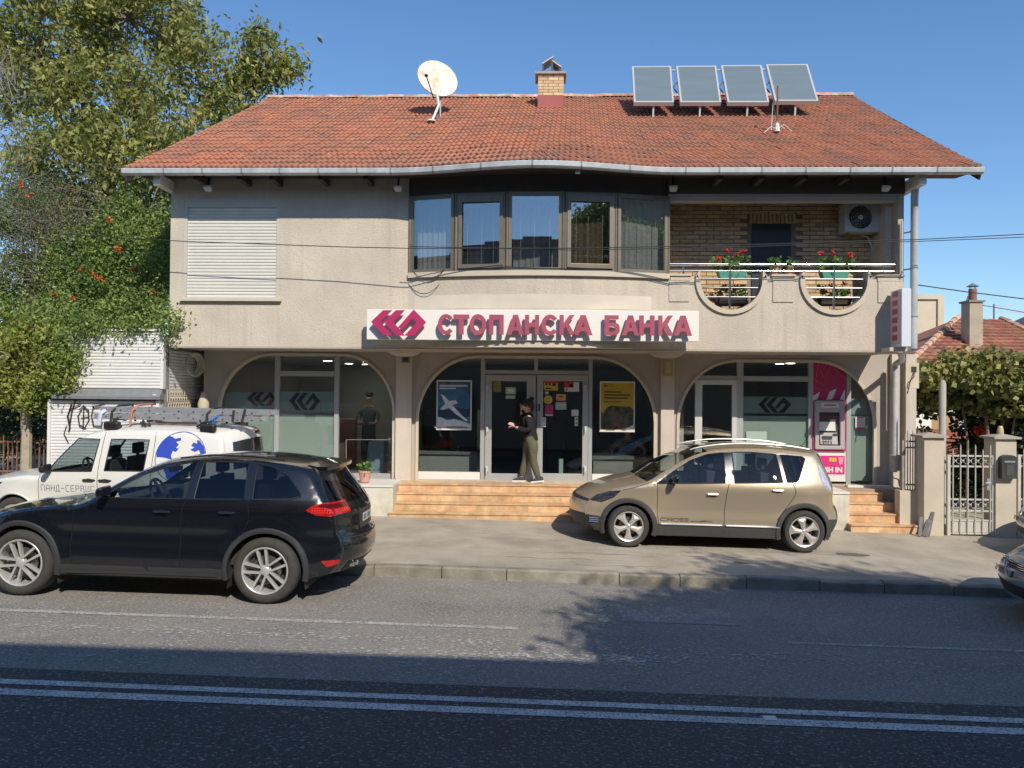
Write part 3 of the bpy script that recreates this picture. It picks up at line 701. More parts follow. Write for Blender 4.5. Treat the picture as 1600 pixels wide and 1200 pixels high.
# verge boards and back slope, gable walls
for u in (0, 1):
    b = MB(); s = -1 if u == 0 else 1
    a, c = roofpt(u, 0, -.02), roofpt(u, 1, -.02)
    b.bar(a + Vector((s*.02, -.0, -.09)), c + Vector((s*.02, 0, -.09)), .03, .20); b.build('verge_board', m_soffit if u else mat('grey_verge', (.30,.29,.27), .6, var=.1), bank)
b = MB(); e0, e1 = roofpt(0, 1, -.03), roofpt(1, 1, -.03)
b.add([e0, e1, (xe1, 25.3, ZRE), (xe0, 25.3, ZRE)], [(0, 1, 2, 3)]); b.build('roof_back_slope', m_tile2, bank)
for xg in (XL, XR-.2):
    b = MB(); b.add([(xg+d, y, z) for d in (0, .2) for y, z in ((YF, ZE-.1), (24.8, ZE-.1), (YR, ZR-.35))], [(0,1,2)[::-1], (3,4,5), (0,1,4,3), (1,2,5,4), (2,0,3,5)]); b.build('gable_wall', m_wall, bank)
b = MB(); b.box(XR-.2, XR, YF+.25, 24.8, ZS, ZE); b.build('side_wall', m_wall, bank)
# soffit
ns = 40; b = MB(); pts = [(xe0+.05 + (xe1-xe0-.1)*i/ns) for i in range(ns+1)]
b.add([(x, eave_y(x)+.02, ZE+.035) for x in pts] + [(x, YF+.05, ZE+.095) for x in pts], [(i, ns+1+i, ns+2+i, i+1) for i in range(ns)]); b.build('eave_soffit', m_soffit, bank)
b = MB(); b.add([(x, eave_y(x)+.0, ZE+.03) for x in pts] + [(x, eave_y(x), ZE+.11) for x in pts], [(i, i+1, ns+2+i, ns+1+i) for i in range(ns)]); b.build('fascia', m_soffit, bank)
for px in (430, 505, 575, 380, 313, 1122, 1186, 1252, 1318):
    x = PX(px, 13.5, 280); b = MB(); b.box(x-.04, x+.04, 13.3, YF-.002, ZE-.06, ZE+.05); b.build('rafter_end', m_soffit, bank)
for px in (246, 1441):
    x = at(px, 284, 13.3).x; b = MB(); b.box(x-.06, x+.06, 13.27, YF+.3, ZE-.16, ZE+.03); b.build('bracket_beam', m_white, bank)
# gutter: sections with joints
cuts = [xe0-.03] + [at(px, 268, 13.2).x for px in (260,320,381,440,500,560)] + [XC0] + [at(px, 262, 12.9).x for px in (675,752,832,908,985)] + [XC1] + [at(px, 268, 13.2).x for px in (1122,1188,1256,1325,1390,1460)] + [xe1+.03]
gp = [(0,.075),(-.015,.082),(-.105,.082),(-.115,.07),(-.105,.0),(-.085,-.018),(-.03,-.025),(0,-.02)]
for a, c in zip(cuts[:-1], cuts[1:]):
    n = max(2, int((c-a)/.18)); X = [a+.004 + (c-a-.008)*i/n for i in range(n+1)]; k = len(gp); b = MB()
    b.add([(x, eave_y(x) + gy, ZE + gz) for x in X for gy, gz in gp], [(i*k+j, i*k+j+1, (i+1)*k+j+1, (i+1)*k+j) for i in range(n) for j in range(k-1)] + [tuple(range(k-1,-1,-1)), tuple(n*k+j for j in range(k))])
    b.build('gutter_section', m_gutter, bank)
b = MB()
for x in cuts[1:-1]:
    b.add([(x+d, eave_y(x+d)+gy*1.05-.002, ZE+gz*1.06) for d in (-.012, .012) for gy, gz in gp], [(j, j+1, 8+j+1, 8+j) for j in range(7)])
tag(b.build('gutter_joints', m_gray, bank), kind='stuff')
# chimney
chy = 17.9
q0 = at(840, 170, chy); q1 = at(881, 116, chy)
cx0, cx1 = q0.x, q1.x; cz0 = q0.z; cz1 = q1.z
ch = empty('chimney', (cx0, chy, cz0), parent=bank)
zr = at(860, 149, chy).z
b = MB(); b.box(cx0, cx1, chy, chy+.5, cz0-.3, zr); b.build('chimney_base', mat('painted_chimney_base', (.36,.10,.09), .8, var=.05), ch)
b = MB(); b.box(cx0+.02, cx1-.02, chy+.02, chy+.48, zr, cz1); b.build('chimney_core', m_mortar, ch)
b = MB(); b.box(cx0-.06, cx1+.06, chy-.06, chy+.56, cz1, cz1+.05); b.build('chimney_cap', mat('concrete_cap', (.34,.31,.28), .8, var=.1), ch)
rows = 7; rh = (cz1-zr)/rows; W3 = (cx1-cx0)
for r in range(rows):
    cutsb = [0, .40, .80, 1.0] if r % 2 else [0, .20, .60, 1.0]
    for a, c in zip(cutsb[:-1], cutsb[1:]):
        b = MB(); b.box(cx0+a*W3+.006, cx0+c*W3-.006, chy, chy+.03, zr+r*rh+.006, zr+(r+1)*rh-.003); b.build('brick', m_brick, ch)
    for sx in (cx0, cx1-.02):
        b = MB(); b.box(sx, sx+.021, chy+.04, chy+.46, zr+r*rh+.006, zr+(r+1)*rh-.003); b.build('brick', m_brick, ch)
m_slab = mat('chimney_top_slab', (.05,.055,.07), .6, var=.1)
xm = at(863, 105, chy).x; zt = cz1 + .05
for (a, c) in (((cx0+.10, zt+.20), (xm+.03, zt+.37)), ((xm+.0, zt+.27), (cx1-.06, zt+.12))):
    b = MB(); b.add([(a[0], chy+.02, a[1]), (c[0], chy+.02, c[1]), (c[0], chy+.46, c[1]), (a[0], chy+.46, a[1]), (a[0], chy+.02, a[1]+.03), (c[0], chy+.02, c[1]+.03), (c[0], chy+.46, c[1]+.03), (a[0], chy+.46, a[1]+.03)],
        [(0,3,2,1),(4,5,6,7),(0,1,5,4),(1,2,6,5),(2,3,7,6),(3,0,4,7)]); b.build('chimney_roof_slab', mat('pale_slab_edge', (.5,.47,.42), .7), ch)
for (xx, z1_) in ((cx0+.12, zt+.20), (cx1-.09, zt+.13), (xm, zt+.27)):
    b = MB(); b.box(xx-.02, xx+.02, chy+.04, chy+.42, zt, z1_); b.build('slab_support', m_slab, ch)
# --- terrace, plinths and steps
terr = MB(); terr.box(XG0, XG1+.05, 14.62, YP, 0, ZT-.001); terr.build('terrace', m_grout, bank)
ys0 = 13.95; TD = .29
xS0, xS1 = PX(617, 14.3, 780), 3.6
zb_ = lambda x: pave_z(x, ys0) - .03
for (x0, x1, yf, top, lab) in ((PX(340, 14.1, 750), PX(614, 13.98, 780), 13.98, ZT-.0, 'a'), (3.605, PX(1328, 14.0, 790), 14.02, ZT-.02, 'b')):
    b = MB(); b.box(x0, x1, yf, 14.615, -.4, top); b.build('plinth_wall', m_plinth, bank)
    b = MB(); b.box(x0-.02, x1+.0, yf-.02, 14.9, top, top+.035); b.build('plinth_coping', m_white, bank)
def stairs(x0, x1, lv, n, y0, td, ztop, shrink=0.0, base=None):
    zb = [pave_z((x0+x1)/2, y0)-.02 if base is None else base]; h = (ztop - zb[0]) / n
    for k in range(n):
        ya = y0 + k*td; za = zb[0] + k*h; xa, xb = x0 - (0.05 if k == 0 and shrink == 0 else 0), x1 - shrink*k
        core = MB(); core.box(xa+.01, xb-.01, ya+.021, y0+n*td, za - (.2 if k == 0 else 0), za + h - .025); core.build('step_core', m_grout, bank)
        x = xa
        while x < xb - .05:
            w = min(random.uniform(.55, 1.1), xb - x)
            if xb - x - w < .25: w = xb - x
            t = MB(); t.box(x+.0015, x+w-.0015, ya, ya+.02, za+.002, za+h-.026); t.build('marble_riser', m_marble, bank); x += w
        x = xa
        while x < xb - .05:
            w = min(random.uniform(.9, 1.5), xb - x)
            if xb - x - w < .3: w = xb - x
            t = MB(); t.box(x+.0015, x+w-.0015, ya-.02, ya+td+.02 if k < n-1 else ya+td+.4, za+h-.025, za+h); t.build('marble_tread', m_marble, bank); x += w
stairs(xS0, xS1, 0, 4, ys0, .215, ZT)
stairs(PX(1328, 13.9, 790), PX(1431, 13.9, 820), 0, 4, ys0-.1, .24, ZT-.06, shrink=.095)
xk = PX(1404, 14.6, 770)
b = MB(); b.box(PX(1328,14.8,790), PX(1412,14.9,790), 14.82, YP-.11, 0, ZT-.055); b.build('side_terrace', m_grout, bank)
b = MB(); xc0, xc1 = PX(1410, 14.6, 770), PX(1462, 13.9, 800)      # sloping cheek wall right of the side steps
zt_ = PZ(769, 14.3, 1430)
b.add([(xc0+.0, 14.75, -.4), (xc1, 13.9, -.4), (xc1+.15, 14.75, -.4), (xc0, 14.75, zt_), (xc1, 13.9, zt_), (xc1+.15, 14.75, zt_)], [(0,2,1),(3,4,5),(0,1,4,3),(1,2,5,4),(2,0,3,5)])
b.build('cheek_wall', m_cream, bank)
b = MB(); b.box(PX(1320,15,755), PX(1388,15,755), 14.85, YP-.11, ZT-.05, ZT+.035); b.build('threshold', m_white, bank)
# downpipe on the right corner
b = MB(); xd = PX(1423, 13.75, 400); zz1 = PZ(545, 13.75, 1420)
b.tube([(xd, 13.55, ZE), (xd+.02, 13.66, ZE-.25), (xd+.02, 13.68, zz1)], .062, 12); b.build('downpipe', m_gutter, bank, smooth=True)
for py in (362, 420, 495):
    zz = PZ(py, 13.7, 1423); b = MB(); b.tube([(xd+.02, 13.68, zz-.012), (xd+.02, 13.68, zz+.012)], .070, 12); b.bar((xd, 13.7, zz), (xd-.1, 13.82, zz), .02); b.build('pipe_clip', m_gray, bank)
b = MB(); v = at(1392, 560, 14.9); b.tube([(xd+.02, 13.69, zz1), (xd-.1, 13.9, zz1-.06), (v.x+.12, 14.7, ZS-.12), (v.x+.06, 14.86, ZS-.2)], .055, 10)
b.tube([(v.x+.06, 14.86, ZS-.2), (v.x+.06, 14.86, ZT+.3)], .055, 10); b.build('downpipe', m_gutter, bank, smooth=True)
b = MB(); b.box(PX(1408,15.2), PX(1424,15.2), 15.0, 15.4, ZT-.4, ZS); b.build('corner_pier', m_pil, bank)
# arch 3 stub: lit edge strip left of pilaster
# ================================================================ things on the bank
# --- main sign
SY = 13.40
sg = empty('bank_sign', (PX(573, SY, 530), SY, PZ(532, SY, 800)), 'long white sign board with magenta emblem and raised letters over the bank entrance', 'sign')
q = rect(573, 484, 1092, 532, SY); sx0, sx1, sz0, sz1 = q[0][0], q[1][0], PZ(532, SY, 830), PZ(484.5, SY, 830)
MS = Matrix.Identity(4)
b = MB(); b.box(sx0, sx1, SY, SY+.10, sz0, sz1); b.build('board', m_sign, sg, bevel=.006)
for xx in (sx0+.6, sx0+2.2, sx1-2.2, sx1-.6):
    b = MB(); b.bar((xx, SY+.10, (sz0+sz1)/2), (xx, YF+.02, (sz0+sz1)/2), .04); b.build('bracket', m_gray, sg)
U = (sx1 - sx0) / 519.0          # metres per photo pixel on the board
def SX(zx): return sx0 + ((560 + zx/2.909) - 573) * U
def SZ(zy): return sz1 - ((460 + zy/2.909) - 483.5) * U
def sstroke(E, x0, x1, y0, y1, m, name, lab=None):
    b = MB(); w = 2.14; b.poly([[(SX(x0) + p[0]/w*(SX(x1)-SX(x0)), SZ(y1) + p[1]*(SZ(y0)-SZ(y1))) for p in E]], XZ(SY-.085), .05)
    return b.build(name, m, sg)
for E in (E1, E2, E3): sstroke(E, 65, 315, 72, 190, m_mag, 'emblem_stroke')
b = MB(); b.box(SX(95), SX(300), SY-.034, SY, SZ(176), SZ(88)); 
def ring(cx, cy, rx, ry, t, a0, a1, n=20):
    o = [(cx + rx*math.cos(a0+(a1-a0)*i/n), cy + ry*math.sin(a0+(a1-a0)*i/n)) for i in range(n+1)]
    i_ = [(cx + (rx-t)*math.cos(a0+(a1-a0)*i/n), cy + (ry-t*.86)*math.sin(a0+(a1-a0)*i/n)) for i in range(n, -1, -1)]
    return o + i_
def glyph(ch):
    """returns list of loop-lists in a unit-high box (width w)"""
    t = .235
    if ch == 'С': return .86, [[ring(.47, .5, .47, .52, t, R(38), R(322))]]
    if ch == 'О': return .96, [[[(.48+.48*math.cos(2*math.pi*i/28), .5+.52*math.sin(2*math.pi*i/28)) for i in range(28)], [(.48+.24*math.cos(2*math.pi*i/28), .5+.30*math.sin(2*math.pi*i/28)) for i in range(28)]]]
    if ch == 'Т': return .80, [[[(0,1),(0,.79),(.28,.79),(.28,0),(.52,0),(.52,.79),(.80,.79),(.80,1)]]]
    if ch == 'П': return .80, [[[(0,0),(t,0),(t,.79),(.8-t,.79),(.8-t,0),(.8,0),(.8,1),(0,1)]]]
    if ch == 'А': return .94, [[[(0,0),(.25,0),(.32,.20),(.62,.20),(.69,0),(.94,0),(.60,1),(.34,1)], [(.39,.39),(.47,.66),(.55,.39)]]]
    if ch == 'Н': return .80, [[[(0,0),(t,0),(t,.40),(.8-t,.40),(.8-t,0),(.8,0),(.8,1),(.8-t,1),(.8-t,.61),(t,.61),(t,1),(0,1)]]]
    if ch == 'К': return .88, [[[(0,0),(t,0),(t,.30),(.34,.42),(.60,0),(.88,0),(.50,.60),(.85,1),(.56,1),(t,.60),(t,1),(0,1)]]]
    if ch == 'Б': return .78, [[[(0,0),(.50,0),(.64,.03),(.74,.11),(.78,.22),(.78,.40),(.74,.52),(.64,.60),(.50,.63),(t,.63),(t,.80),(.72,.80),(.72,1),(0,1)], [(t,.19),(t,.44),(.46,.44),(.54,.38),(.54,.25),(.46,.19)]]]
for ch, x0, x1 in zip('СТОПАНСКАБАНКА', (368,438,512,600,681,762,836,918,981,1120,1198,1275,1360,1430), (438,512,590,668,760,828,910,990,1068,1190,1276,1345,1430,1512)):
    w, parts = glyph(ch); X0, X1 = SX(x0+1), SX(x1-1); Z0, Z1 = SZ(183), SZ(93)
    for loops in parts:
        b = MB(); b.poly([[(X0 + p[0]/w*(X1-X0), Z0 + p[1]*(Z1-Z0)) for p in lp] for lp in loops], XZ(SY-.075), .05)
        b.build('letter', m_pinkl, sg)
# --- blade sign at the right corner
bx = PX(1411, 13.4, 510); bz0, bz1 = PZ(542, 13.4, 1410), PZ(452, 13.4, 1410)
bs = empty('blade_sign', (bx, 13.4, bz0), 'narrow upright white and magenta blade sign beside the downpipe', 'sign')
b = MB(); b.box(bx-.07, bx+.09, 13.30, 13.72, bz0, bz1); b.build('sign_box', mat('blade_box', (.66,.68,.74), .4), bs, bevel=.008)
b = MB(); b.box(bx-.075, bx-.071, 13.34, 13.70, bz0+.05, bz1-.05); b.build('sign_face', mat('blade_face', (.62,.42,.46), .5, var=.1), bs)
for k in range(6):
    b = MB(); zc = bz0 + .12 + k*.15; b.box(bx-.082, bx-.076, 13.45, 13.62, zc, zc+.09); b.build('letter', m_pinkl, bs)
b = MB(); b.box(bx-.2, bx+.1, 13.45, YF-.002, bz0-.07, bz0-.005); b.build('bracket', m_trim, bs)
# --- floodlights under the eaves
for i, (px, lab) in enumerate(((325, 'small floodlight under the eaves above the roller shutter'), (622, 'small floodlight under the eaves at the left end of the bowed window'), (1052, 'small floodlight under the eaves between bowed window and loggia'), (1384, 'small floodlight under the eaves above the air conditioner'))):
    v = at(px, 295, 13.45); f = empty('floodlight', v, lab, 'floodlight', 'floodlights under the eaves')
    M = Matrix.Translation(v) @ Matrix.Rotation(R(-38), 4, 'X')
    b = MB(); b.add([M @ Vector(p) for p in [(-.075,-.05,-.02),(.075,-.05,-.02),(.055,.05,-.02),(-.055,.05,-.02),(-.075,-.05,.03),(.075,-.05,.03),(.055,.05,.03),(-.055,.05,.03)]], [(0,3,2,1),(4,5,6,7),(0,1,5,4),(1,2,6,5),(2,3,7,6),(3,0,4,7)]); b.build('housing', mat('flood_housing', (.45,.43,.40), .5), f, bevel=.006)
    b = MB(); b.add([M @ Vector(p) for p in [(-.06,-.053,-.012),(.06,-.053,-.012),(.06,-.053,.022),(-.06,-.053,.022)]], [(0,1,2,3)]); b.build('lens', m_white, f)
    b = MB(); b.bar(v, (v.x, v.y+.05, ZE+.03), .03); b.build('arm', m_black, f)
b = MB(); v = at(903, 262, 13.1); b.box(v.x-.04, v.x+.04, 13.1, 13.2, ZE+.0, ZE+.04); tag(b.build('ceiling_spot', m_white), 'tiny white spot lamp under the curved eaves', 'lamp')
# --- air conditioner
v0 = at(1320, 362, 14.3); v1 = at(1381, 317, 14.3)
ac = empty('air_conditioner', (v0.x, 14.3, v0.z), 'white air conditioner outdoor unit hung high in the loggia corner', 'air conditioner')
b = MB(); cxa, cza = v0.x + (v1.x-v0.x)*.40, (v0.z+v1.z)/2; rad = (v1.z-v0.z)*.40
b.poly([[(v0.x, v0.z), (v1.x, v0.z), (v1.x, v1.z), (v0.x, v1.z)], [(cxa+rad*math.cos(2*math.pi*i/28), cza+rad*math.sin(2*math.pi*i/28)) for i in range(28)]], XZ(14.32), .02)
b.box(v0.x, v1.x, 14.321, 14.6, v0.z, v0.z+.012); b.box(v0.x, v1.x, 14.321, 14.6, v1.z-.012, v1.z); b.box(v0.x, v0.x+.012, 14.321, 14.6, v0.z+.013, v1.z-.013); b.box(v1.x-.2, v1.x, 14.321, 14.6, v0.z+.013, v1.z-.013)
b.build('casing', mat('ac_casing', (.52,.52,.49), .5, var=.05), ac)
b = MB(); b.box(v0.x+.02, v1.x-.2, 14.42, 14.44, v0.z+.02, v1.z-.02); b.build('fan_recess', m_black, ac)
b = MB()
for k in range(3):
    a = 2*math.pi*k/3; M = Matrix.Translation((cxa, 14.38, cza)) @ Matrix.Rotation(a, 4, 'Y')
    b.add([M @ Vector(p) for p in [(.03,0,-.03),(rad*.9,.03,-.12),(rad*.9,-.02,.12),(.03,-.0,.03)]], [(0,1,2,3)])
b.build('fan_blades', mat('fan_grey', (.1,.1,.1), .5), ac)
b = MB(); M = Matrix.Translation((cxa, 14.295, cza)) @ Matrix.Rotation(R(90), 4, 'X')
for rr in (.2, .4, .6, .8, .98): b.tube([(cxa+rad*rr*math.cos(2*math.pi*i/24), 14.292, cza+rad*rr*math.sin(2*math.pi*i/24)) for i in range(25)], .005, 4, cap=False)
for i in range(12): a = 2*math.pi*i/12; b.bar((cxa+.03*math.cos(a), 14.29, cza+.03*math.sin(a)), (cxa+rad*math.cos(a), 14.29, cza+rad*math.sin(a)), .006)
b.build('fan_guard', m_gray, ac)
b = MB(); b.lathe([(0,.012),(.045,.01),(.05,0)], 16, M); b.build('fan_hub', m_white, ac)
for xx in (v0.x+.1, v1.x-.1):
    b = MB(); b.box(xx-.015, xx+.015, 14.32, YL, v0.z-.03, v0.z-.003); b.build('wall_bracket', m_gray, ac)
b = MB(); b.tube([(v1.x-.35, 14.5, v0.z-.02), (v1.x-.2, 14.52, v0.z-.05), (v1.x-.05, 14.6, v0.z-.3), (v1.x+.05, 14.62, v0.z-.45), (v1.x+.12, 14.64, v0.z-.9)], .014, 6)
b.build('hose', m_white, ac)
b = MB()
for d in (0, .05): b.tube([(v1.x+.03+d, 14.5, v1.z), (v1.x+.05+d, 14.6, cza), (v1.x+.05+d, 14.62, v0.z-.1), (v1.x+.07+d, 14.64, ZLF+.5)], .014, 6)
b.build('pipes', m_gray, ac)
# --- balcony railing
rl = empty('balcony_railing', (XB1, YF-.02, ZPT), 'polished steel railing along the top of the balcony parapet', 'railing')
yr = YF + .07; xa, xb = XB1+.03, XR-.03
zr1, zr2 = PZ(413.5, yr, 1220), PZ(423.5, yr, 1220)
b = MB(); b.tube([(xa, yr, zr1), (xb, yr, zr1)], .030, 12); b.build('top_rail', m_steel, rl, smooth=True)
b = MB(); b.tube([(xa, yr, zr2), (xb, yr, zr2)], .017, 10); b.build('lower_rail', m_steel, rl, smooth=True)
for cx in Ucx:
    for py in (436, 450, 464.5):
        zz = PZ(py, yr, 1220); h = max(0, (ZPT-.06) - zz); hw = UR * math.sqrt(max(.05, 1 - (h/UR)**2)) * 1.02 if h > 0 else UR*1.05
        b = MB(); b.tube([(cx-hw, yr, zz), (cx+hw, yr, zz)], .014, 8); b.build('cross_rail', m_steel, rl, smooth=True)
    b = MB(); b.tube([(cx, yr, ZPT-.06-UR*.95), (cx, yr, zr1)], .020, 8); b.build('post', m_steel, rl)
for px in (1068, 1220, 1380):
    xx = PX(px, yr, 420); b = MB(); b.tube([(xx, yr, ZPT+.03), (xx, yr, zr1)], .018, 8); b.build('post', m_steel, rl)
b = MB(); xx = PX(1411, 13.7, 400); b.tube([(xx, 13.74, ZPT), (xx, 13.74, PZ(346, 13.74, 1412))], .02, 8); b.build('tall_post', mat('flat_steel', (.55,.52,.47), .5), rl)
# --- flower pots
def leaves(n, centers, rad, size, aspect=.45, droop=.3, flat=.0, seed=1):
    """folded leaf quads: centers (k,3), gaussian spread rad (k,3)"""
    g = np.random.default_rng(seed); k = g.integers(0, len(centers), n)
    c = np.asarray(centers)[k] + g.normal(size=(n,3)) * np.asarray(rad)[k]
    d = g.normal(size=(n,3)); d[:,2] = d[:,2]*(1-flat) - droop; d /= np.linalg.norm(d, axis=1, keepdims=True)
    r = g.normal(size=(n,3)); s = np.cross(d, r); s /= np.linalg.norm(s, axis=1, keepdims=True)+1e-9
    nn = np.cross(d, s); L = size * g.uniform(.6, 1.25, (n,1)); wd = L*aspect*.5
    a = c - d*L*.5; t = c + d*L*.5; m1 = c - d*L*.05 + s*wd + nn*L*.08; m2 = c - d*L*.05 - s*wd + nn*L*.08
    V = np.stack([a, m1, t, m2], 1).reshape(-1, 3); i = np.arange(n)[:, None]*4
    F = np.concatenate([i + np.array([[0,1,2]]), i + np.array([[0,2,3]])], 0)
    return V, F
def leaf_obj(name, V, F, m, parent=None, off=None):
    off = wl(parent) if parent is not None else Vector(V.mean(0))
    me = np_mesh(name, V - np.array(off), F, m)
    return link(name, me, parent, None if parent is not None else off)
m_ger = leafmat('geranium_leaf', (.10,.22,.05), (.20,.34,.09))
m_redf = mat('red_petal', (.62,.03,.02), .6, island=.2)
def ball(c, r, m, name, parent, sq=.8):
    b = MB(); b.lathe([(0, -r*sq), (r*.7, -r*sq*.7), (r, 0), (r*.7, r*sq*.7), (0, r*sq)], 10, Matrix.Translation(c)); return b.build(name, m, parent, smooth=True)
def planter(px, py0, py1, Y, w, m, label, flowers, bushw, bushh, n=420, seed=1, box=True):
    c = at(px, py1, Y); h = PZ(py0, Y, px) - c.z
    pt = empty('flower_pot', c, label, 'flower pot')
    b = MB()
    if box:
        b.add([(c.x-w*.42, Y-.08, c.z), (c.x+w*.42, Y-.08, c.z), (c.x+w*.42, Y+.08, c.z), (c.x-w*.42, Y+.08, c.z), (c.x-w/2, Y-.1, c.z+h), (c.x+w/2, Y-.1, c.z+h), (c.x+w/2, Y+.1, c.z+h), (c.x-w/2, Y+.1, c.z+h)], [(0,3,2,1),(4,5,6,7),(0,1,5,4),(1,2,6,5),(2,3,7,6),(3,0,4,7)])
        b.build('pot', m, pt, bevel=.006)
    else:
        b.lathe([(0,0),(w*.36,0),(w*.46,h*.8),(w*.5,h*.8),(w*.5,h),(w*.44,h),(w*.40,h*.9),(0,h*.9)], 18, Matrix.Translation(c)); b.build('pot', m, pt, smooth=True)
    g = np.random.default_rng(seed); k = 26
    cs = np.stack([g.uniform(-bushw/2, bushw/2, k) + c.x, g.normal(0, .05, k) + Y, c.z + h + g.uniform(-.02, bushh, k)], 1)
    V, F = leaves(n, cs, np.full((k,3), .035), .075, .8, 0, seed=seed); leaf_obj('leaves', V, F, m_ger, pt)
    b = MB()
    for q_ in cs[:14]: b.tube([(c.x + (q_[0]-c.x)*.3, Y, c.z+h-.02), tuple(q_)], .004, 4)
    b.build('stems', mat('plant_stem', (.12,.2,.06), .7), pt)
    for fx, fy in flowers:
        p = at(fx, fy, Y-.06)
        V, F = leaves(46, [tuple(p)], np.full((1,3), .026), .032, .9, 0, seed=seed+int(fx)); leaf_obj('flower_head', V, F, m_redf, pt)
    return pt
m_greenpot = mat('green_plastic_pot', (.10,.30,.22), .5); m_darkpot = mat('dark_plastic_pot', (.05,.035,.03), .6)
planter(1143, 424, 436, 13.96, .52, m_greenpot, 'green balcony trough of red geraniums at the left end of the rail', [(1138,391),(1160,393),(1122,404),(1150,399)], .62, .26, n=300, seed=3)
planter(1303, 424, 436, 13.96, .50, m_greenpot, 'green balcony trough of red geraniums below the air conditioner', [(1302,397),(1329,399),(1282,396)], .66, .22, n=300, seed=4)
planter(1141, 466, 478, 14.25, .60, m_darkpot, 'dark trough of geraniums seen through the first round parapet opening', [(1132,447),(1150,449)], .5, .20, n=170, seed=5)
planter(1304, 466, 478, 14.25, .60, m_darkpot, 'dark trough of geraniums seen through the second round parapet opening', [(1298,446),(1319,444),(1290,455)], .5, .20, n=170, seed=6)
planter(1211, 416, 430, 13.96, .19, m_terra, 'small terracotta pot on the coping, first of the pair by the balcony door', [], .14, .12, 120, 7, box=False)
planter(1233, 416, 430, 13.96, .21, m_terra, 'small terracotta pot on the coping, second of the pair by the balcony door', [], .2, .12, 140, 8, box=False)
pt = planter(570, 735, 753, 14.3, .24, mat('pink_pot', (.55,.30,.23), .8), 'pinkish clay pot with a small plant on the white ledge', [], .18, .14, 90, 9, box=False)
# --- satellite dish
v = at(684, 122, 17.3); dish = empty('satellite_dish', (v.x, 17.3, v.z), 'large round white satellite dish with rust stains on the roof ridge', 'satellite dish')
m_dish = mat('rusty_white_dish', (.78,.72,.60), .55, col2=(.52,.30,.14), c2s=3.2, c2a=.12, var=.06, c2sharp=.14)
dn = Vector((.42, -.88, .30)).normalized(); Mq = Matrix.Translation(v) @ dn.to_track_quat('Z', 'Y').to_matrix().to_4x4()
b = MB(); prof = [(.46*i/8*1.02, .10*((i/8)**2) - .10) for i in range(9)]; b.lathe(prof, 36, Mq); b.lathe([(.47, -.002), (.475, -.02), (.46, -.03)] , 36, Mq)
b.lathe([(p[0], p[1]-.015) for p in reversed(prof)], 36, Mq); b.build('reflector', m_dish, dish, smooth=True)
fp = at(682, 152, 16.9); lt = at(666, 118, 16.6)
b = MB(); b.tube([at(677, 152, 16.95), lt], .014, 6); b.build('feed_arm', m_black, dish)
b = MB(); M = Matrix.Translation(lt) @ (v-lt).to_track_quat('Z','Y').to_matrix().to_4x4(); b.lathe([(0,-.04),(.03,-.04),(.035,.03),(0,.03)], 10, M); b.build('receiver', m_black, dish)
def roof_at(x, y):   # height of the tile surface
    ye = eave_y(x); v_ = (y - ye)/(YR - ye); return ZRE + (ZR-ZRE)*v_ + .03
b = MB(); y1, y2 = 16.5, 17.3
xa_ = at(674, 184, 16.6).x; b.tube([(v.x-.02, 17.25, v.z-.30), (xa_+.12, 16.9, roof_at(xa_, 16.9)+.30), (xa_, 16.62, roof_at(xa_, 16.62)-.02)], .028, 8)
b.build('mast', m_white, dish)
b = MB(); xx = at(687, 168, 17.2).x; b.tube([(xx, 17.3, v.z-.3), (xx, 17.3, roof_at(xx, 17.3)-.05)], .024, 8); b.build('post', m_gray, dish)
b = MB(); b.lathe([(0,.04),(.09,.03),(.10,0)], 10, Matrix.Translation((xa_, 16.6, roof_at(xa_, 16.6)))); b.build('foot', m_white, dish)
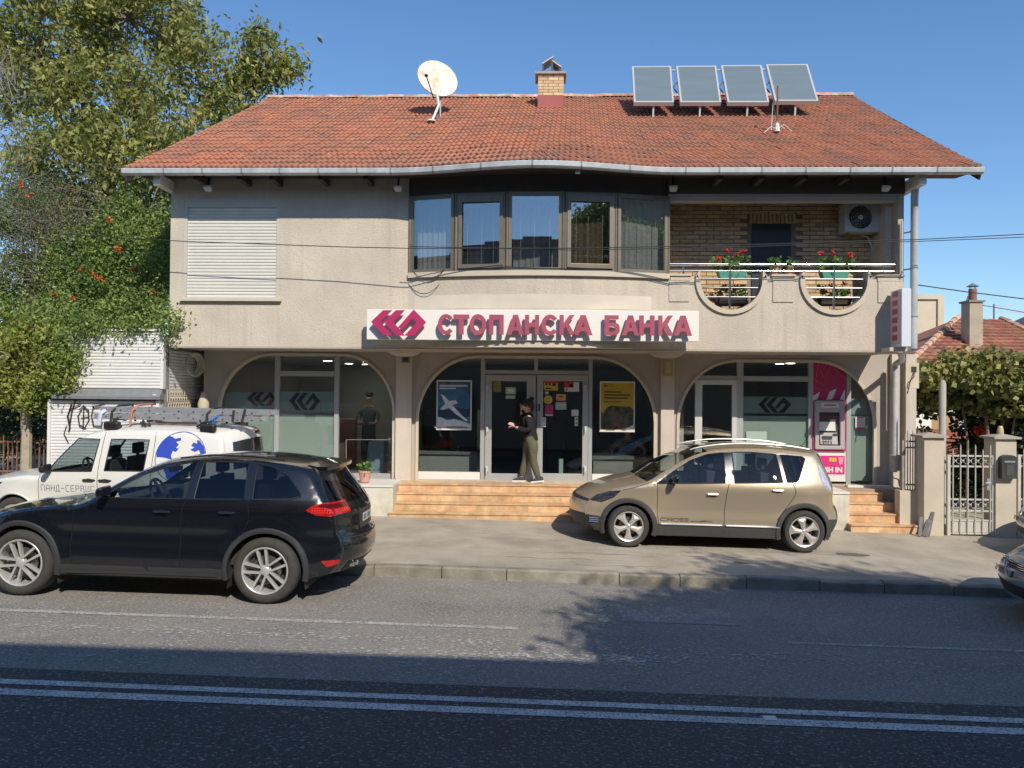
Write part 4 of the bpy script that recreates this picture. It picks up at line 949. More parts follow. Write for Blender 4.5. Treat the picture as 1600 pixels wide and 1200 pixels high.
# --- solar collectors
m_pan = mat('solar_collector_glass', (.16,.20,.215), .28, spec=.6, var=.08, vs=1.5, stretch=(.5,.5,3)); m_pfr = mat('collector_frame', (.60,.60,.57), .4, metal=.3)
tops = [(987.5,1048.5,103.5),(1056.5,1119,103),(1126.5,1190,102),(1197,1262,100.5)]
bots = [(990.5,1053,159.5),(1063,1127,159.5),(1137,1202,159.5),(1211,1279,157.5)]
pl = ['first from the dish side', 'second from the dish side', 'third from the dish side', 'fourth, nearest the roof end']
for i, ((tx0, tx1, ty), (bx0, bx1, by)) in enumerate(zip(tops, bots)):
    YB_, YT_ = 16.94, 18.25
    A_, B_, C_, D_ = at(bx0, by, YB_), at(bx1, by, YB_), at(tx1, ty-.5, YT_), at(tx0, ty, YT_)
    pn = empty('solar_panel', A_, 'tilted solar water panel on the roof ridge, ' + pl[i], 'solar panel', 'solar panels on the roof ridge')
    du = (B_-A_); dv = (D_-A_); n = du.cross(dv).normalized(); 
    def pp(u, v_, w=0): return A_ + (B_-A_)*u*(1-v_) + (C_-D_)*u*v_ + dv*v_ + n*w
    def slab(u0, u1, v0, v1, w0, w1):
        b = MB(); b.add([pp(u0,v0,w0), pp(u1,v0,w0), pp(u1,v1,w0), pp(u0,v1,w0), pp(u0,v0,w1), pp(u1,v0,w1), pp(u1,v1,w1), pp(u0,v1,w1)], [(0,3,2,1),(4,5,6,7),(0,1,5,4),(1,2,6,5),(2,3,7,6),(3,0,4,7)]); return b
    slab(.045, .955, .03, .97, -.06, -.008).build('collector', m_pan, pn)
    for s_ in ((0,.045,0,1),(.955,1,0,1),(.045,.955,0,.03),(.045,.955,.97,1)): slab(*s_, -.09, 0).build('frame_rail', m_pfr, pn)
    mid = pp(.5, .05, -.05); b = MB(); b.bar(mid, (mid.x, mid.y+.06, roof_at(mid.x, mid.y+.06)-.03), .035); b.build('leg', m_pfr, pn)
    tp_ = pp(.5, .9, -.1); b = MB(); b.bar(tp_, (tp_.x, tp_.y+.05, roof_at(tp_.x, tp_.y+.05)-.1), .03); b.build('leg', m_gray, pn)
    if i < 3:
        e_ = pp(1, .5, -.05); b = MB(); b.bar(e_ + Vector((.02,.1,-.02)), e_ + Vector((.14,.1,.12)), .02); b.bar(e_ + Vector((.02,.1,.02)), e_ + Vector((.14,.1,-.14)), .02); b.build('cross_brace', m_black, pn)
        e_ = pp(1, .93, -.05); b = MB(); b.tube([e_, e_ + Vector((.16, 0, 0))], .02, 6); b.build('connecting_pipe', m_pfr, pn)
# --- antenna stub on the roof
v = at(1214, 215, 15.6); an = empty('roof_antenna', v, 'thin rusty mast stub with loose cables low on the roof', 'antenna')
b = MB(); b.tube([(v.x, 15.6, roof_at(v.x,15.6)-.05), (v.x+.01, 15.6, PZ(134, 15.6, 1214))], .018, 6); b.build('mast', m_rust, an)
b = MB(); b.lathe([(0,.18),(.04,.17),(.06,0)], 8, Matrix.Translation((v.x, 15.6, roof_at(v.x, 15.6)))); b.build('foot', m_white, an)
for k, (dx, dz) in enumerate(((-.3,.0),(.28,.02),(-.1,.45),(.2,-.02))):
    b = MB(); b.tube([(v.x, 15.58, roof_at(v.x,15.6)+.05+.1*(k==2)), (v.x+dx*.5, 15.5+.1*k, roof_at(v.x,15.55+.1*k)+.10+dz), (v.x+dx, 15.45+.1*k, roof_at(v.x,15.45+.1*k)+.02)], .007, 5); b.build('cable', m_white, an)
# --- wall boxes, cameras
def wallbox(px0, py0, px1, py1, Y, d, m, name, label, cat, extra=None):
    q = rect(px0, py0, px1, py1, Y); e = empty(name, (q[0][0], Y, q[0][1]), label, cat); b = MB()
    b.box(q[0][0], q[1][0], Y-d, Y, q[0][1], q[2][1]); b.build('housing', m, e, bevel=.006)
    if extra: extra(q, e)
    return e
wallbox(629, 556, 640, 567, YP-.11, .08, mat('brown_box', (.20,.15,.12), .6), 'alarm_box', 'small brown alarm box on the pillar left of the entrance', 'alarm box', lambda q, e: MB().box(q[0][0]+.03, q[1][0]-.03, YP-.20, YP-.192, q[0][1]+.03, q[2][1]-.04).build('grille', m_bdark, e))
wallbox(1037, 561, 1050, 588, YP-.11, .10, mat('ochre_box', (.42,.33,.14), .6), 'alarm_box', 'ochre alarm siren box high on the pillar right of the entrance', 'alarm box', lambda q, e: MB().box(q[0][0]+.03, q[1][0]-.05, YP-.22, YP-.211, q[0][1]+.06, q[2][1]-.06).build('grille', mat('dull_yellow', (.5,.42,.2), .6), e))
def mbx(q, e):
    b = MB(); b.box(q[1][0]-.14, q[1][0]-.05, 14.19, 14.2, q[2][1]-.17, q[2][1]-.07); b.build('meter_window', m_bdark, e)
    b = MB(); b.tube([(q[1][0]-.1, 14.18, q[2][1]-.17), (q[1][0]-.12, 14.15, q[2][1]-.26), (q[0][0]+.06, 14.15, q[2][1]-.33), (q[0][0]+.02, 14.18, q[0][1]-.1)], .010, 6); b.build('cable', m_wire, e)
wallbox(1411, 567, 1432, 607, 14.3, .10, m_cream, 'meter_box', 'cream meter box with small window right of the corner pier', 'meter box', mbx)
# grey lamp bucket low on the corner pier
v = at(1401, 735, 14.7); bk = empty('metal_bucket', v, 'dented grey metal bucket hooked to the foot of the corner pipe', 'bucket')
b = MB(); b.lathe([(0,0),(.11,.005),(.135,.28),(.142,.285),(.13,.285),(.105,.02),(0,.02)], 20, Matrix.Translation((v.x, 14.68, v.z))); b.build('bucket_body', m_gray, bk, smooth=True)
b = MB(); b.tube([(v.x-.06, 14.8, v.z), (v.x-.05, 14.82, v.z-.14), (v.x+.08, 14.8, v.z-.18), (v.x+.1, 14.8, v.z-.3)], .015, 6); b.build('pipe_bend', m_gray, bk)
# --- cable coil
v = at(302, 570, 14.7); b = MB()
for k in range(5):
    r1 = .13 + .012*k; pts = [(v.x+.02*k-.03, 14.7 + (r1*.9)*math.cos(a), v.z + r1*1.25*math.sin(a) + random.uniform(-.008,.008)) for a in [2*math.pi*i/22 for i in range(23)]]
    pts = [(p[0] + (p[1]-14.7)*.6, p[1], p[2]) for p in pts]; b.tube(pts, .012, 6, cap=False)
coil = b.build('cable_coil', mat('pale_cable', (.50,.47,.38), .6)); tag(coil, 'coil of pale cable hanging on the wall under the overhang', 'cable coil')
# --- posters
def poster(px0, py0, px1, py1, label, m_bg, items, slant=0):
    Y = YG - .012; q = rect(px0, py0, px1, py1, Y); x0, x1, z0, z1 = q[0][0], q[1][0], q[0][1], q[2][1]
    e = empty('poster', (x0, Y, z0), label, 'poster'); b = MB(); b.box(x0, x1, Y, Y+.006, z0, z1); b.build('paper', m_white, e)
    w, h = x1-x0, z1-z0; y = Y - .0015
    b = MB(); b.box(x0+w*.035, x1-w*.035, y, y+.001, z0+h*.04, z1-h*.03); b.build('printed_panel', m_bg, e)
    for k, (nm, m, pts) in enumerate(items):
        b = MB(); b.poly([[(x0+w*a, z0+h*c) for a, c in pts]], XZ(y - .0012*(k+1)), .0008); b.build(nm, m, e)
    return e
blue = mat('poster_blue', (.045,.16,.30), .5, var=.3, vs=2.2, col2=(.02,.07,.15), c2s=2); wht = mat('poster_white', (.62,.66,.70), .5, var=.2, vs=14); navy = mat('poster_navy', (.02,.05,.10), .5, var=.3, vs=20)
tx = mat('poster_pale_text', (.55,.60,.66), .5)
def line(x0, x1, yy, h=.022): return [(x0, yy), (x1, yy), (x1, yy+h), (x0, yy+h)]
poster(682, 594, 737, 672, 'blue travel poster with a white plane on the glass left of the entrance', blue,
    [('snow', wht, [(.04,.05),(.96,.05),(.96,.12),(.75,.18),(.5,.22),(.3,.20),(.04,.28)]), ('hills', navy, [(.04,.26),(.4,.24),(.7,.22),(.96,.28),(.96,.44),(.8,.42),(.6,.46),(.4,.40),(.2,.42),(.04,.38)]),
     ('aeroplane', wht, [(.12,.72),(.2,.70),(.36,.58),(.55,.60),(.6,.54),(.45,.50),(.72,.30),(.9,.20),(.84,.18),(.55,.32),(.36,.45),(.2,.40),(.1,.42),(.25,.52)]), ('title_text', tx, line(.08,.88,.87,.035)), ('title_text', tx, line(.08,.55,.82,.03)), ('caption', navy, line(.30,.9,.055,.015))])
yel = mat('poster_yellow', (.52,.36,.03), .5, var=.05); drk = mat('poster_dark_photo', (.05,.06,.03), .5, var=.6, vs=9, col2=(.12,.10,.06), c2s=8); blk = mat('poster_text_black', (.03,.025,.01), .5)
poster(937, 596, 992, 675, 'yellow poster with a dark photograph on the glass right of the entrance', yel,
    [('photograph', drk, [(.04,.05),(.96,.05),(.96,.45),(.85,.50),(.3,.52),(.18,.46),(.1,.36),(.04,.40)]), ('snow_patch', wht, [(.6,.05),(.96,.05),(.96,.15),(.85,.10)]), ('red_patch', m_mag, [(.4,.13),(.55,.12),(.53,.17),(.42,.18)]),
     ('title_text', blk, line(.12,.60,.78)), ('title_text', blk, line(.12,.86,.72)), ('title_text', blk, line(.12,.80,.66)), ('small_text', blk, line(.12,.22,.90)), ('small_text', mat('orange_text', (.6,.2,.02), .5), line(.26,.4,.905,.018)), ('small_text', blk, line(.12,.62,.60,.008)), ('small_text', blk, line(.12,.55,.575,.008))])
# --- stickers and notices on the doors
m_st = {'yellow': mat('sticker_yellow', (.60,.42,.05), .5, var=.2, vs=30), 'white': mat('sticker_white', (.62,.64,.62), .5, var=.06, vs=20), 'magenta': mat('sticker_magenta', (.50,.04,.17), .5, var=.1, vs=20), 'red': mat('sticker_red', (.50,.04,.05), .5, var=.2, vs=20), 'green': mat('sticker_green', (.36,.45,.38), .5), 'olive': mat('sticker_olive', (.20,.20,.06), .6), 'orange': mat('sticker_orange', (.65,.35,.10), .5)}
def sticker(px0, py0, px1, py1, c, label, Y=YG-.035, deco=()):
    q = rect(px0, py0, px1, py1, Y); x0, x1, z0, z1 = q[0][0], q[1][0], q[0][1], q[2][1]; e = empty('notice', (x0, Y, z0), label, 'notice')
    b = MB(); b.box(x0, x1, Y, Y+.004, z0, z1); b.build('sheet', m_st[c], e)
    for c2, (a, d, g_, h) in deco:
        b = MB(); b.box(x0+(x1-x0)*a, x0+(x1-x0)*g_, Y-.002, Y-.0005, z0+(z1-z0)*d, z0+(z1-z0)*h); b.build('print', m_st[c2] if c2 in m_st else blk, e)
sticker(850, 597, 872, 610, 'yellow', 'yellow notice with small icons at the top of the entrance door', deco=[('black',(.1,.6,.22,.85)),('black',(.35,.6,.47,.85)),('black',(.6,.55,.85,.85)),('black',(.1,.15,.5,.3)),('red',(.02,.86,.98,1.1))])
sticker(882, 597, 905, 612, 'white', 'white and red notice at the top corner of the entrance door', deco=[('red',(-.02,.4,.62,1.02)),('white',(.35,.55,.55,.8)),('red',(.08,.1,.2,.3))])
sticker(869, 616, 884, 627, 'orange', 'orange and pink notice in the middle of the entrance door', deco=[('magenta',(0,0,1,.12)),('black',(.3,.55,.7,.75))])
sticker(868, 628.5, 885, 640, 'green', 'pale green notice below the orange one on the door', deco=[('white',(.1,.6,.9,.7))])
sticker(852, 633, 864, 649, 'magenta', 'magenta notice near the door handles', deco=[('white',(0,-.05,1,.08)),('red',(.2,.4,.8,.6))])
sticker(852, 612, 857, 616, 'white', 'tiny white label above the round smiley sticker')
sticker(893, 640, 904, 650, 'white', 'square white notice at the edge of the entrance door')
sticker(898, 651.5, 903, 665.5, 'white', 'narrow white label with black icons on the door', deco=[('black',(.35,.65,.7,.85)),('black',(.35,.2,.7,.4))])
sticker(845, 652, 853, 667, 'white', 'white keypad box between the two doors', Y=YG-.10, deco=[('green',(.2,.6,.8,.85))])
sticker(790, 605, 806, 616, 'green', 'pale notice high on the left entrance door', deco=[('white',(.2,.2,.8,.75))])
sticker(790, 618, 805, 623, 'green', 'narrow pale notice below another on the left door')
sticker(771, 594, 783, 612, 'olive', 'olive green notice in the top corner of the left door')
sticker(1336.5, 651, 1352, 670, 'white', 'white and pink notice on the frosted glass right of the cash machine', Y=YG-.02, deco=[('magenta',(0,0,1,.12)),('magenta',(.15,.88,.85,.95)),('red',(.1,.3,.9,.33)),('red',(.1,.5,.9,.53)),('red',(.1,.7,.7,.73))])
sticker(1166, 674, 1198, 700, 'green', 'pale green sheet behind the frosted window beside the side door', Y=YG-.01)
v = at(856.5, 624.5, YG-.03); sm = empty('smiley_sticker', v, 'round yellow smiling face sticker on the entrance door', 'sticker')
b = MB(); M = Matrix.Translation(v) @ Matrix.Rotation(R(90), 4, 'X'); b.lathe([(0,.004),(.085,.004),(.085,0)], 24, M); b.build('disc', m_st['orange'], sm)
b = MB(); b.lathe([(0,.006),(.075,.006)], 24, M); b.build('face', mat('smiley_yellow', (.65,.48,.12), .5), sm)
for dx in (-.028, .028):
    b = MB(); b.box(v.x+dx-.008, v.x+dx+.008, v.y-.009, v.y-.0075, v.z+.01, v.z+.035); b.build('eye', blk, sm)
b = MB(); b.tube([(v.x+.04*math.cos(a), v.y-.009, v.z-.005+.035*math.sin(a)) for a in [R(200+14*i) for i in range(11)]], .005, 5); b.build('mouth', blk, sm)
# --- square line graphic on the first window
b = MB(); Y = YG-.006
for (p, q_) in (((541,687),(612,687)), ((541,687),(541,738)), ((615,687),(615,738))):
    A_, B_ = at(*p, Y), at(*q_, Y); b.bar(A_, B_, .012, .003)
for d in (0, 3.2):
    A_, B_, C_ = at(607+d, 684, Y), at(611+d, 687, Y), at(607+d, 691, Y); b.bar(A_, B_, .012, .003); b.bar(B_, C_, .012, .003)
tag(b.build('window_line_graphic', m_white), 'thin white arrow line printed across the right pane of the first arch', 'window graphic')
# --- cash machine
q = rect(1269, 567, 1321, 752, YG-.02); x0, x1, z0, z1 = q[0][0], q[1][0], q[0][1], q[2][1]; Y = YG-.04
atm = empty('cash_machine', (x0, Y, z0), 'cash machine in a magenta and white panel inside the third arch', 'cash machine')
m_magp = mat('magenta_panel', (.46,.03,.14), .45, var=.03); m_wl = mat('magenta_line', (.70,.30,.38), .5)
zf = lambda py: PZ(py, Y, 1295); xf = lambda px: PX(px, Y, 650)
b = MB(); b.box(x0, x1, Y, Y+.05, z0, zf(690)-.002); b.build('lower_panel', m_white, atm)
A3c = clipped([(p[0], p[1]+.03) for p in A3], x0, x1, zf(690), zf(560)); b = MB(); b.poly([A3c], XZ(Y+.05), .05); b.build('upper_panel', m_magp, atm)
def flat(pts, m, nm, off=.004, th=.003, par=None):
    b = MB(); b.poly([[(xf(a), zf(c)) for a, c in pts]], XZ(Y-off+th), th); return b.build(nm, m, par or atm)
flat([(1270,619),(1281,612),(1277,624),(1270,626)], m_white, 'chevron_print'); flat([(1291,625),(1296,612),(1307,607),(1300,624)], m_white, 'chevron_print'); flat([(1312,624),(1320,607),(1320,626)], m_white, 'chevron_print')
for pts in ([(1270,591),(1293,606)], [(1293,606),(1320,600)], [(1278,568),(1275,590)], [(1300,566),(1288,590)], [(1310,571),(1301,598)], [(1281,577),(1290,597)], [(1270,605),(1290,611)], [(1303,576),(1320,592)]):
    A_, B_ = Vector((xf(pts[0][0]), Y-.005, zf(pts[0][1]))), Vector((xf(pts[1][0]), Y-.005, zf(pts[1][1]))); b = MB(); b.bar(A_, B_, .010, .003); b.build('line_print', m_wl, atm)
m_atm = mat('atm_bezel', (.42,.38,.37), .4, var=.03); m_atd = mat('atm_dark', (.07,.065,.065), .4)
bx0, bx1, bz0_, bz1_ = xf(1272), xf(1318), zf(702), zf(626)
b = MB(); b.poly([[(bx0,bz0_),(bx1,bz0_),(bx1,bz1_),(bx0,bz1_)], [(xf(1278.5),zf(696)),(xf(1311),zf(696)),(xf(1311),zf(644)),(xf(1278.5),zf(644))]], XZ(Y-.002), .07); b.build('bezel', m_atm, atm, bevel=.012, segs=3)
b = MB(); b.poly([[(bx0-.03,bz0_-.04),(bx1+.03,bz0_-.04),(bx1+.03,bz1_-.3),(bx0-.03,bz1_-.3)], [(bx0-.003,bz0_-.003),(bx1+.003,bz0_-.003),(bx1+.003,bz1_-.31),(bx0-.003,bz1_-.31)]], XZ(Y-.002), .03); b.build('magenta_surround', m_magp, atm)
b = MB(); b.box(xf(1278.5)+.003, xf(1311)-.003, Y-.004, Y+.0, zf(696)+.003, zf(644)-.003); b.build('recess', m_atd, atm)
flat([(1281,629),(1308,629),(1308,637),(1281,637)], m_st['white'], 'brand_plate', .085, .01); flat([(1285,632),(1304,632),(1304,634),(1285,634)], m_st['red'], 'brand_print', .088, .002)
flat([(1280,659),(1304,659),(1305,673),(1279,673)], mat('atm_screen', (.72,.70,.66), .3), 'screen', .03, .02)
b = MB(); b.add([(xf(1281), Y-.05, zf(694)), (xf(1308), Y-.05, zf(694)), (xf(1308), Y-.01, zf(676)), (xf(1281), Y-.01, zf(676))], [(0,1,2,3)]); b.build('shelf', m_atm, atm)
flat([(1284,681),(1299,681),(1299,686),(1284,686)], m_atd, 'cash_slot', .05, .01); flat([(1301,677),(1308,677),(1308,680),(1301,680)], m_atd, 'card_slot', .045, .01)
for k in range(3):
    for j in range(4): flat([(1284+4*j,688+2*k),(1287+4*j,688+2*k),(1287+4*j,689.3+2*k),(1284+4*j,689.3+2*k)], m_steel, 'key', .053, .004)
flat([(1270,712),(1320,712),(1320,741),(1270,741)], mat('cash_in_sign_magenta', (.62,.03,.20), .45), 'cash_in_sign', .006, .005)
flat([(1296,715),(1307,715),(1307,721),(1296,721)], m_st['yellow'], 'logo_print', .009, .002); flat([(1310,714),(1318,714),(1317,724),(1314,726),(1311,724)], m_wl, 'logo_print', .009, .002)
A_, B_ = Vector((xf(1284), Y-.009, zf(724))), Vector((xf(1314), Y-.009, zf(728))); b = MB(); b.bar(A_, B_, .012, .002); b.build('line_print', m_wl, atm)
def text(body, x, y, z, size, m, name, parent, rot=(math.pi/2, 0, 0), ext=.002, off=.0, sx=1.0):
    cu = bpy.data.curves.new(name, 'FONT'); cu.body = body; cu.size = size; cu.extrude = ext; cu.offset = off; cu.resolution_u = 2
    o = bpy.data.objects.new(name, cu); COL.objects.link(o); dg = bpy.context.evaluated_depsgraph_get()
    me = bpy.data.meshes.new_from_object(o.evaluated_get(dg)); bpy.data.objects.remove(o); me.materials.clear(); me.materials.append(m)
    p = link(name, me, parent, Vector((x, y, z)) - (wl(parent) if parent else Vector((0,0,0)))); p.rotation_euler = rot; p.scale = (sx, 1, 1); return p
text('CASH IN', xf(1274), Y-.008, zf(737.5), .135, m_white, 'lettering', atm, off=.006)
# ================================================================ overhead cables
def cable(pts, r, label, n=20):
    P_ = [at(*p) for p in pts]; b = MB(); out = []
    for i in range(len(P_)-1):
        for t in range(n): 
            s = t/n; out.append(P_[i].lerp(P_[i+1], s))
    out.append(P_[-1]); o = MB(); o.tube(out, r, 5); return tag(o.build('overhead_cable', m_wire), label, 'cable')
cable([(100,366,13.27),(285,377,13.27),(540,386,13.22),(640,388,13.15),(900,388,13.1),(1150,383,13.2),(1440,374,13.2),(1760,358,13.0)], .008, 'upper overhead cable strung across the front of the upper storey')
cable([(640,385,13.2),(900,391,13.12),(1150,386,13.2),(1440,377,13.2),(1760,364,13.0)], .007, 'second thin cable just under the upper one over the balcony')
cable([(1425,444,13.9),(1510,456,13.9),(1600,467,13.9),(1760,484,13.9)], .010, 'dark cable leaving the downpipe towards the house next door')
cable([(1536,477,21.0),(1600,488,21.0),(1760,512,21.0)], .010, 'thin cable beside the neighbour chimney')
# ================================================================ kiosk on the left
KY = 13.9
kz0 = pave_z(-8, 13.9) - .05
kx0, kxm, kx1 = PX(76, KY, 660), PX(112, KY, 560), PX(257, KY, 560)
zt, zm, zm2, zb2 = PZ(517, KY, 180), PZ(607, KY, 180), PZ(620, KY, 180), kz0
ks = empty('shutter_kiosk', (kx0, KY, kz0), 'closed kiosk with white roller shutters and black graffiti left of the bank', 'kiosk')
m_kw = mat('kiosk_metal', (.30,.30,.29), .6, var=.1)
b = MB(); b.box(kx0+.05, kx1-.05, KY+.06, 18.2, kz0, zt-.05); b.build('body', m_kw, ks)
b = MB(); b.box(kxm, kx1, KY-.02, KY+.055, zm+.0, zt) if False else None
for (a, c, z0, z1) in ((kxm, kx1, zm, zt), (kx0, PX(250, KY, 640), kz0+.02, zm2-.06)):
    fr = MB(); fr.box(a, a+.05, KY-.04, KY+.055, z0, z1); fr.build('shutter_guide', m_shut2, ks)
    fr = MB(); fr.box(c-.055, c, KY-.04, KY+.055, z0, z1); fr.build('shutter_guide', m_shut2, ks)
    slats(a+.052, c-.057, z0, z1-.01, KY+.01, .058, m_shut2, ks, proud=.014)
b = MB(); b.box(kxm, kx1, KY-.04, KY+.05, zt+.001, zt+.03); b.build('top_rail', m_shut2, ks)
b = MB(); b.add([(kxm-.3, KY-.12, zm2-.04), (kx1-.02, KY-.12, zm2-.04), (kx1-.02, KY+.05, zm2-.05), (kxm-.3, KY+.05, zm2-.05), (kxm-.3, KY-.12, zm2+.01), (kx1-.02, KY-.12, zm2+.01), (kx1-.02, KY-.01, zm-.005), (kxm-.3, KY-.01, zm-.005)],
    [(0,3,2,1),(4,5,6,7),(0,1,5,4),(1,2,6,5),(2,3,7,6),(3,0,4,7)]); b.build('shutter_box', m_gray, ks)
lb = MB(); v = at(242, 611, KY-.1); lb.box(v.x-.03, v.x+.03, KY-.125, KY-.09, zm2+.03, zm2+.055); lb.build('maker_plate', m_white, ks)
# side face towards the bank: lit shutter, lattice grille
xs_ = kx1 - .045
me = MB(); h = .055; me.add([(xx, y, z) for y in (-1.0, 1.0) for xx, z in ((0,0),(.012,.012),(.015,h*.5),(.012,h*.85),(0,h*.98))], [(i, i+1, 6+i, 5+i) for i in range(4)]); mes = me.mesh('side_slat', m_shut2)
k = 0; z = zm - .2
while z < ZS - .10:
    o = link('side_slat', mes, ks, Vector((xs_, 15.15, z)) - wl(ks)); z += .0585
b = MB(); z0g, z1g = PZ(640, 14.3, 290), PZ(613, 14.3, 290)
xg = xs_ + .05; ya, yb_ = 14.02, 15.0; n = 10
for i in range(n):
    y0, y1 = ya+(yb_-ya)*i/n, ya+(yb_-ya)*(i+1)/n; b.bar((xg, y0, z0g), (xg, y1, z0g+.16), .012); b.bar((xg, y1, z0g), (xg, y0, z0g+.16), .012); b.bar((xg, y0, z0g+.17), (xg, y0, z1g+.05), .012)
for zz in (z0g, z0g+.16, z0g+.26, z1g+.04): b.bar((xg, ya, zz), (xg, yb_, zz), .014)
b.build('lattice_grille', m_cream, ks)
b = MB(); b.box(kx1-.04, kx1+.3, 14.0, 15.0, kz0, z0g-.03); b.build('side_counter', m_kw, ks)
# a bag and bundle on the counter
b = MB(); v = at(318, 636, 14.9); b.lathe([(0,0),(.10,.0),(.11,.10),(.05,.30),(.03,.33),(0,.33)], 12, Matrix.Translation((v.x, 14.9, z0g))); tag(b.build('cloth_bundle', mat('sack_cloth', (.50,.44,.33), .9, bump=.8, bs=20), smooth=True), 'pale cloth bundle standing beside the lattice grille', 'bundle')
# graffiti strokes (sprayed flat on the shutter)
m_graf = mat('black_spray_paint', (.03,.03,.035), .6, alpha=.8); g = MB()
def spray(pts, w):
    P_ = [at(px, py, KY-.035) for px, py in pts]
    for p, q_ in zip(P_[:-1], P_[1:]): g.bar(p, q_ + (q_-p)*.12, w, .002)
spray([(112,632),(106,650),(109,668)], .06); spray([(118,625),(112,645),(108,672)], .05); spray([(108,640),(124,632)], .05)
spray([(128,640),(122,650),(124,664),(133,668),(139,657),(138,642),(131,634),(124,640)], .045); spray([(126,652),(138,650)], .04); spray([(131,634),(130,667)], .04)
spray([(158,634),(146,636),(143,650),(146,664),(158,666),(160,660)], .045); spray([(143,633),(162,630)], .03); spray([(104,665),(100,678),(106,690)], .03)
o = g.build('graffiti', m_graf, ks)
# ---- rusty fence at the far left
fl = empty('iron_fence', at(30, 740, 14.6), 'rusty iron bar fence left of the kiosk', 'fence')
for px in list(range(-120, 76, 7)):
    a = at(px, 690, 14.6); zt_ = PZ(683, 14.6, px); b = MB(); b.bar((a.x, 14.6, kz0), (a.x, 14.6, zt_ + (.05 if px % 3 == 0 else 0)), .022); b.build('fence_bar', m_rust, fl)
for py in (690, 736):
    b = MB(); b.bar(at(-130, py, 14.6), at(78, py, 14.6), .035); b.build('fence_rail', m_rust, fl)
b = MB(); b.box(-14, PX(76, 14.6), 14.5, 14.75, -.3, kz0+.35); b.build('fence_base', m_kerb, fl)
# ================================================================ vegetation
def tree(name, label, cat, base, r0, limbs, blobs, nl, size, aspect, m, ncl, crad, seed, droop=.3, group=None, twigs=True, bark=m_bark):
    """blobs: (center, radii); leaf clusters scattered in each blob, limbs run to them"""
    g = np.random.default_rng(seed); t = empty(name, base, label, cat, group)
    vol = np.array([np.prod(b_[1]) ** .8 for b_ in blobs]); vol /= vol.sum(); cs = []
    for (c, r), w in zip(blobs, vol):
        k = max(7, int(ncl*w)); d = g.normal(size=(k,3)); d /= np.linalg.norm(d, axis=1, keepdims=True); rr = g.uniform(.35, 1, (k,1)) ** .6
        cs.append(np.array(c) + d*rr*np.array(r))
    cs = np.concatenate(cs); b = MB(); base = Vector(base)
    for pts, ra, rb in limbs:
        n = len(pts); b.tube(pts, [ra + (rb-ra)*i/(n-1) for i in range(n)], 9)
    b.build('trunk', bark, t, smooth=True)
    if twigs:
        b = MB(); tips = [Vector(p[0][-1]) for p in limbs] + [Vector(p[0][len(p[0])//2]) for p in limbs]
        for c in cs[:: max(1, len(cs)//170)]:
            c = Vector(c); s_ = min(tips, key=lambda q_: (q_-c).length); mid = s_.lerp(c, .5) + Vector(g.normal(0, .12, 3)); b.tube([s_, mid, c], [.028, .016, .006], 5, cap=False)
        b.build('branches', bark, t)
    rad = g.uniform(.6, 1.3, (len(cs), 1)) * np.array(crad)[None, :]
    V, F = leaves(nl, cs, rad, size, aspect, droop, seed=seed); leaf_obj('crown', V, F, m, t); return t
m_wal = leafmat('walnut_leaf', (.18,.225,.05), (.42,.40,.12), var=.45, transl=.45)
m_pom = leafmat('trumpet_vine_leaf', (.115,.21,.05), (.31,.37,.09), var=.45)
m_lime = leafmat('yellowing_leaf', (.16,.24,.04), (.40,.40,.09), var=.35)
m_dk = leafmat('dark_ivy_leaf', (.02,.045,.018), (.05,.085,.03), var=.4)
m_olive = leafmat('grey_green_leaf', (.14,.15,.08), (.24,.23,.13), var=.35)
m_vine = leafmat('grape_leaf', (.13,.19,.05), (.38,.36,.12), var=.35)
A = lambda px, py, Y: tuple(at(px, py, Y))
tb = A(150, 740, 20.5)
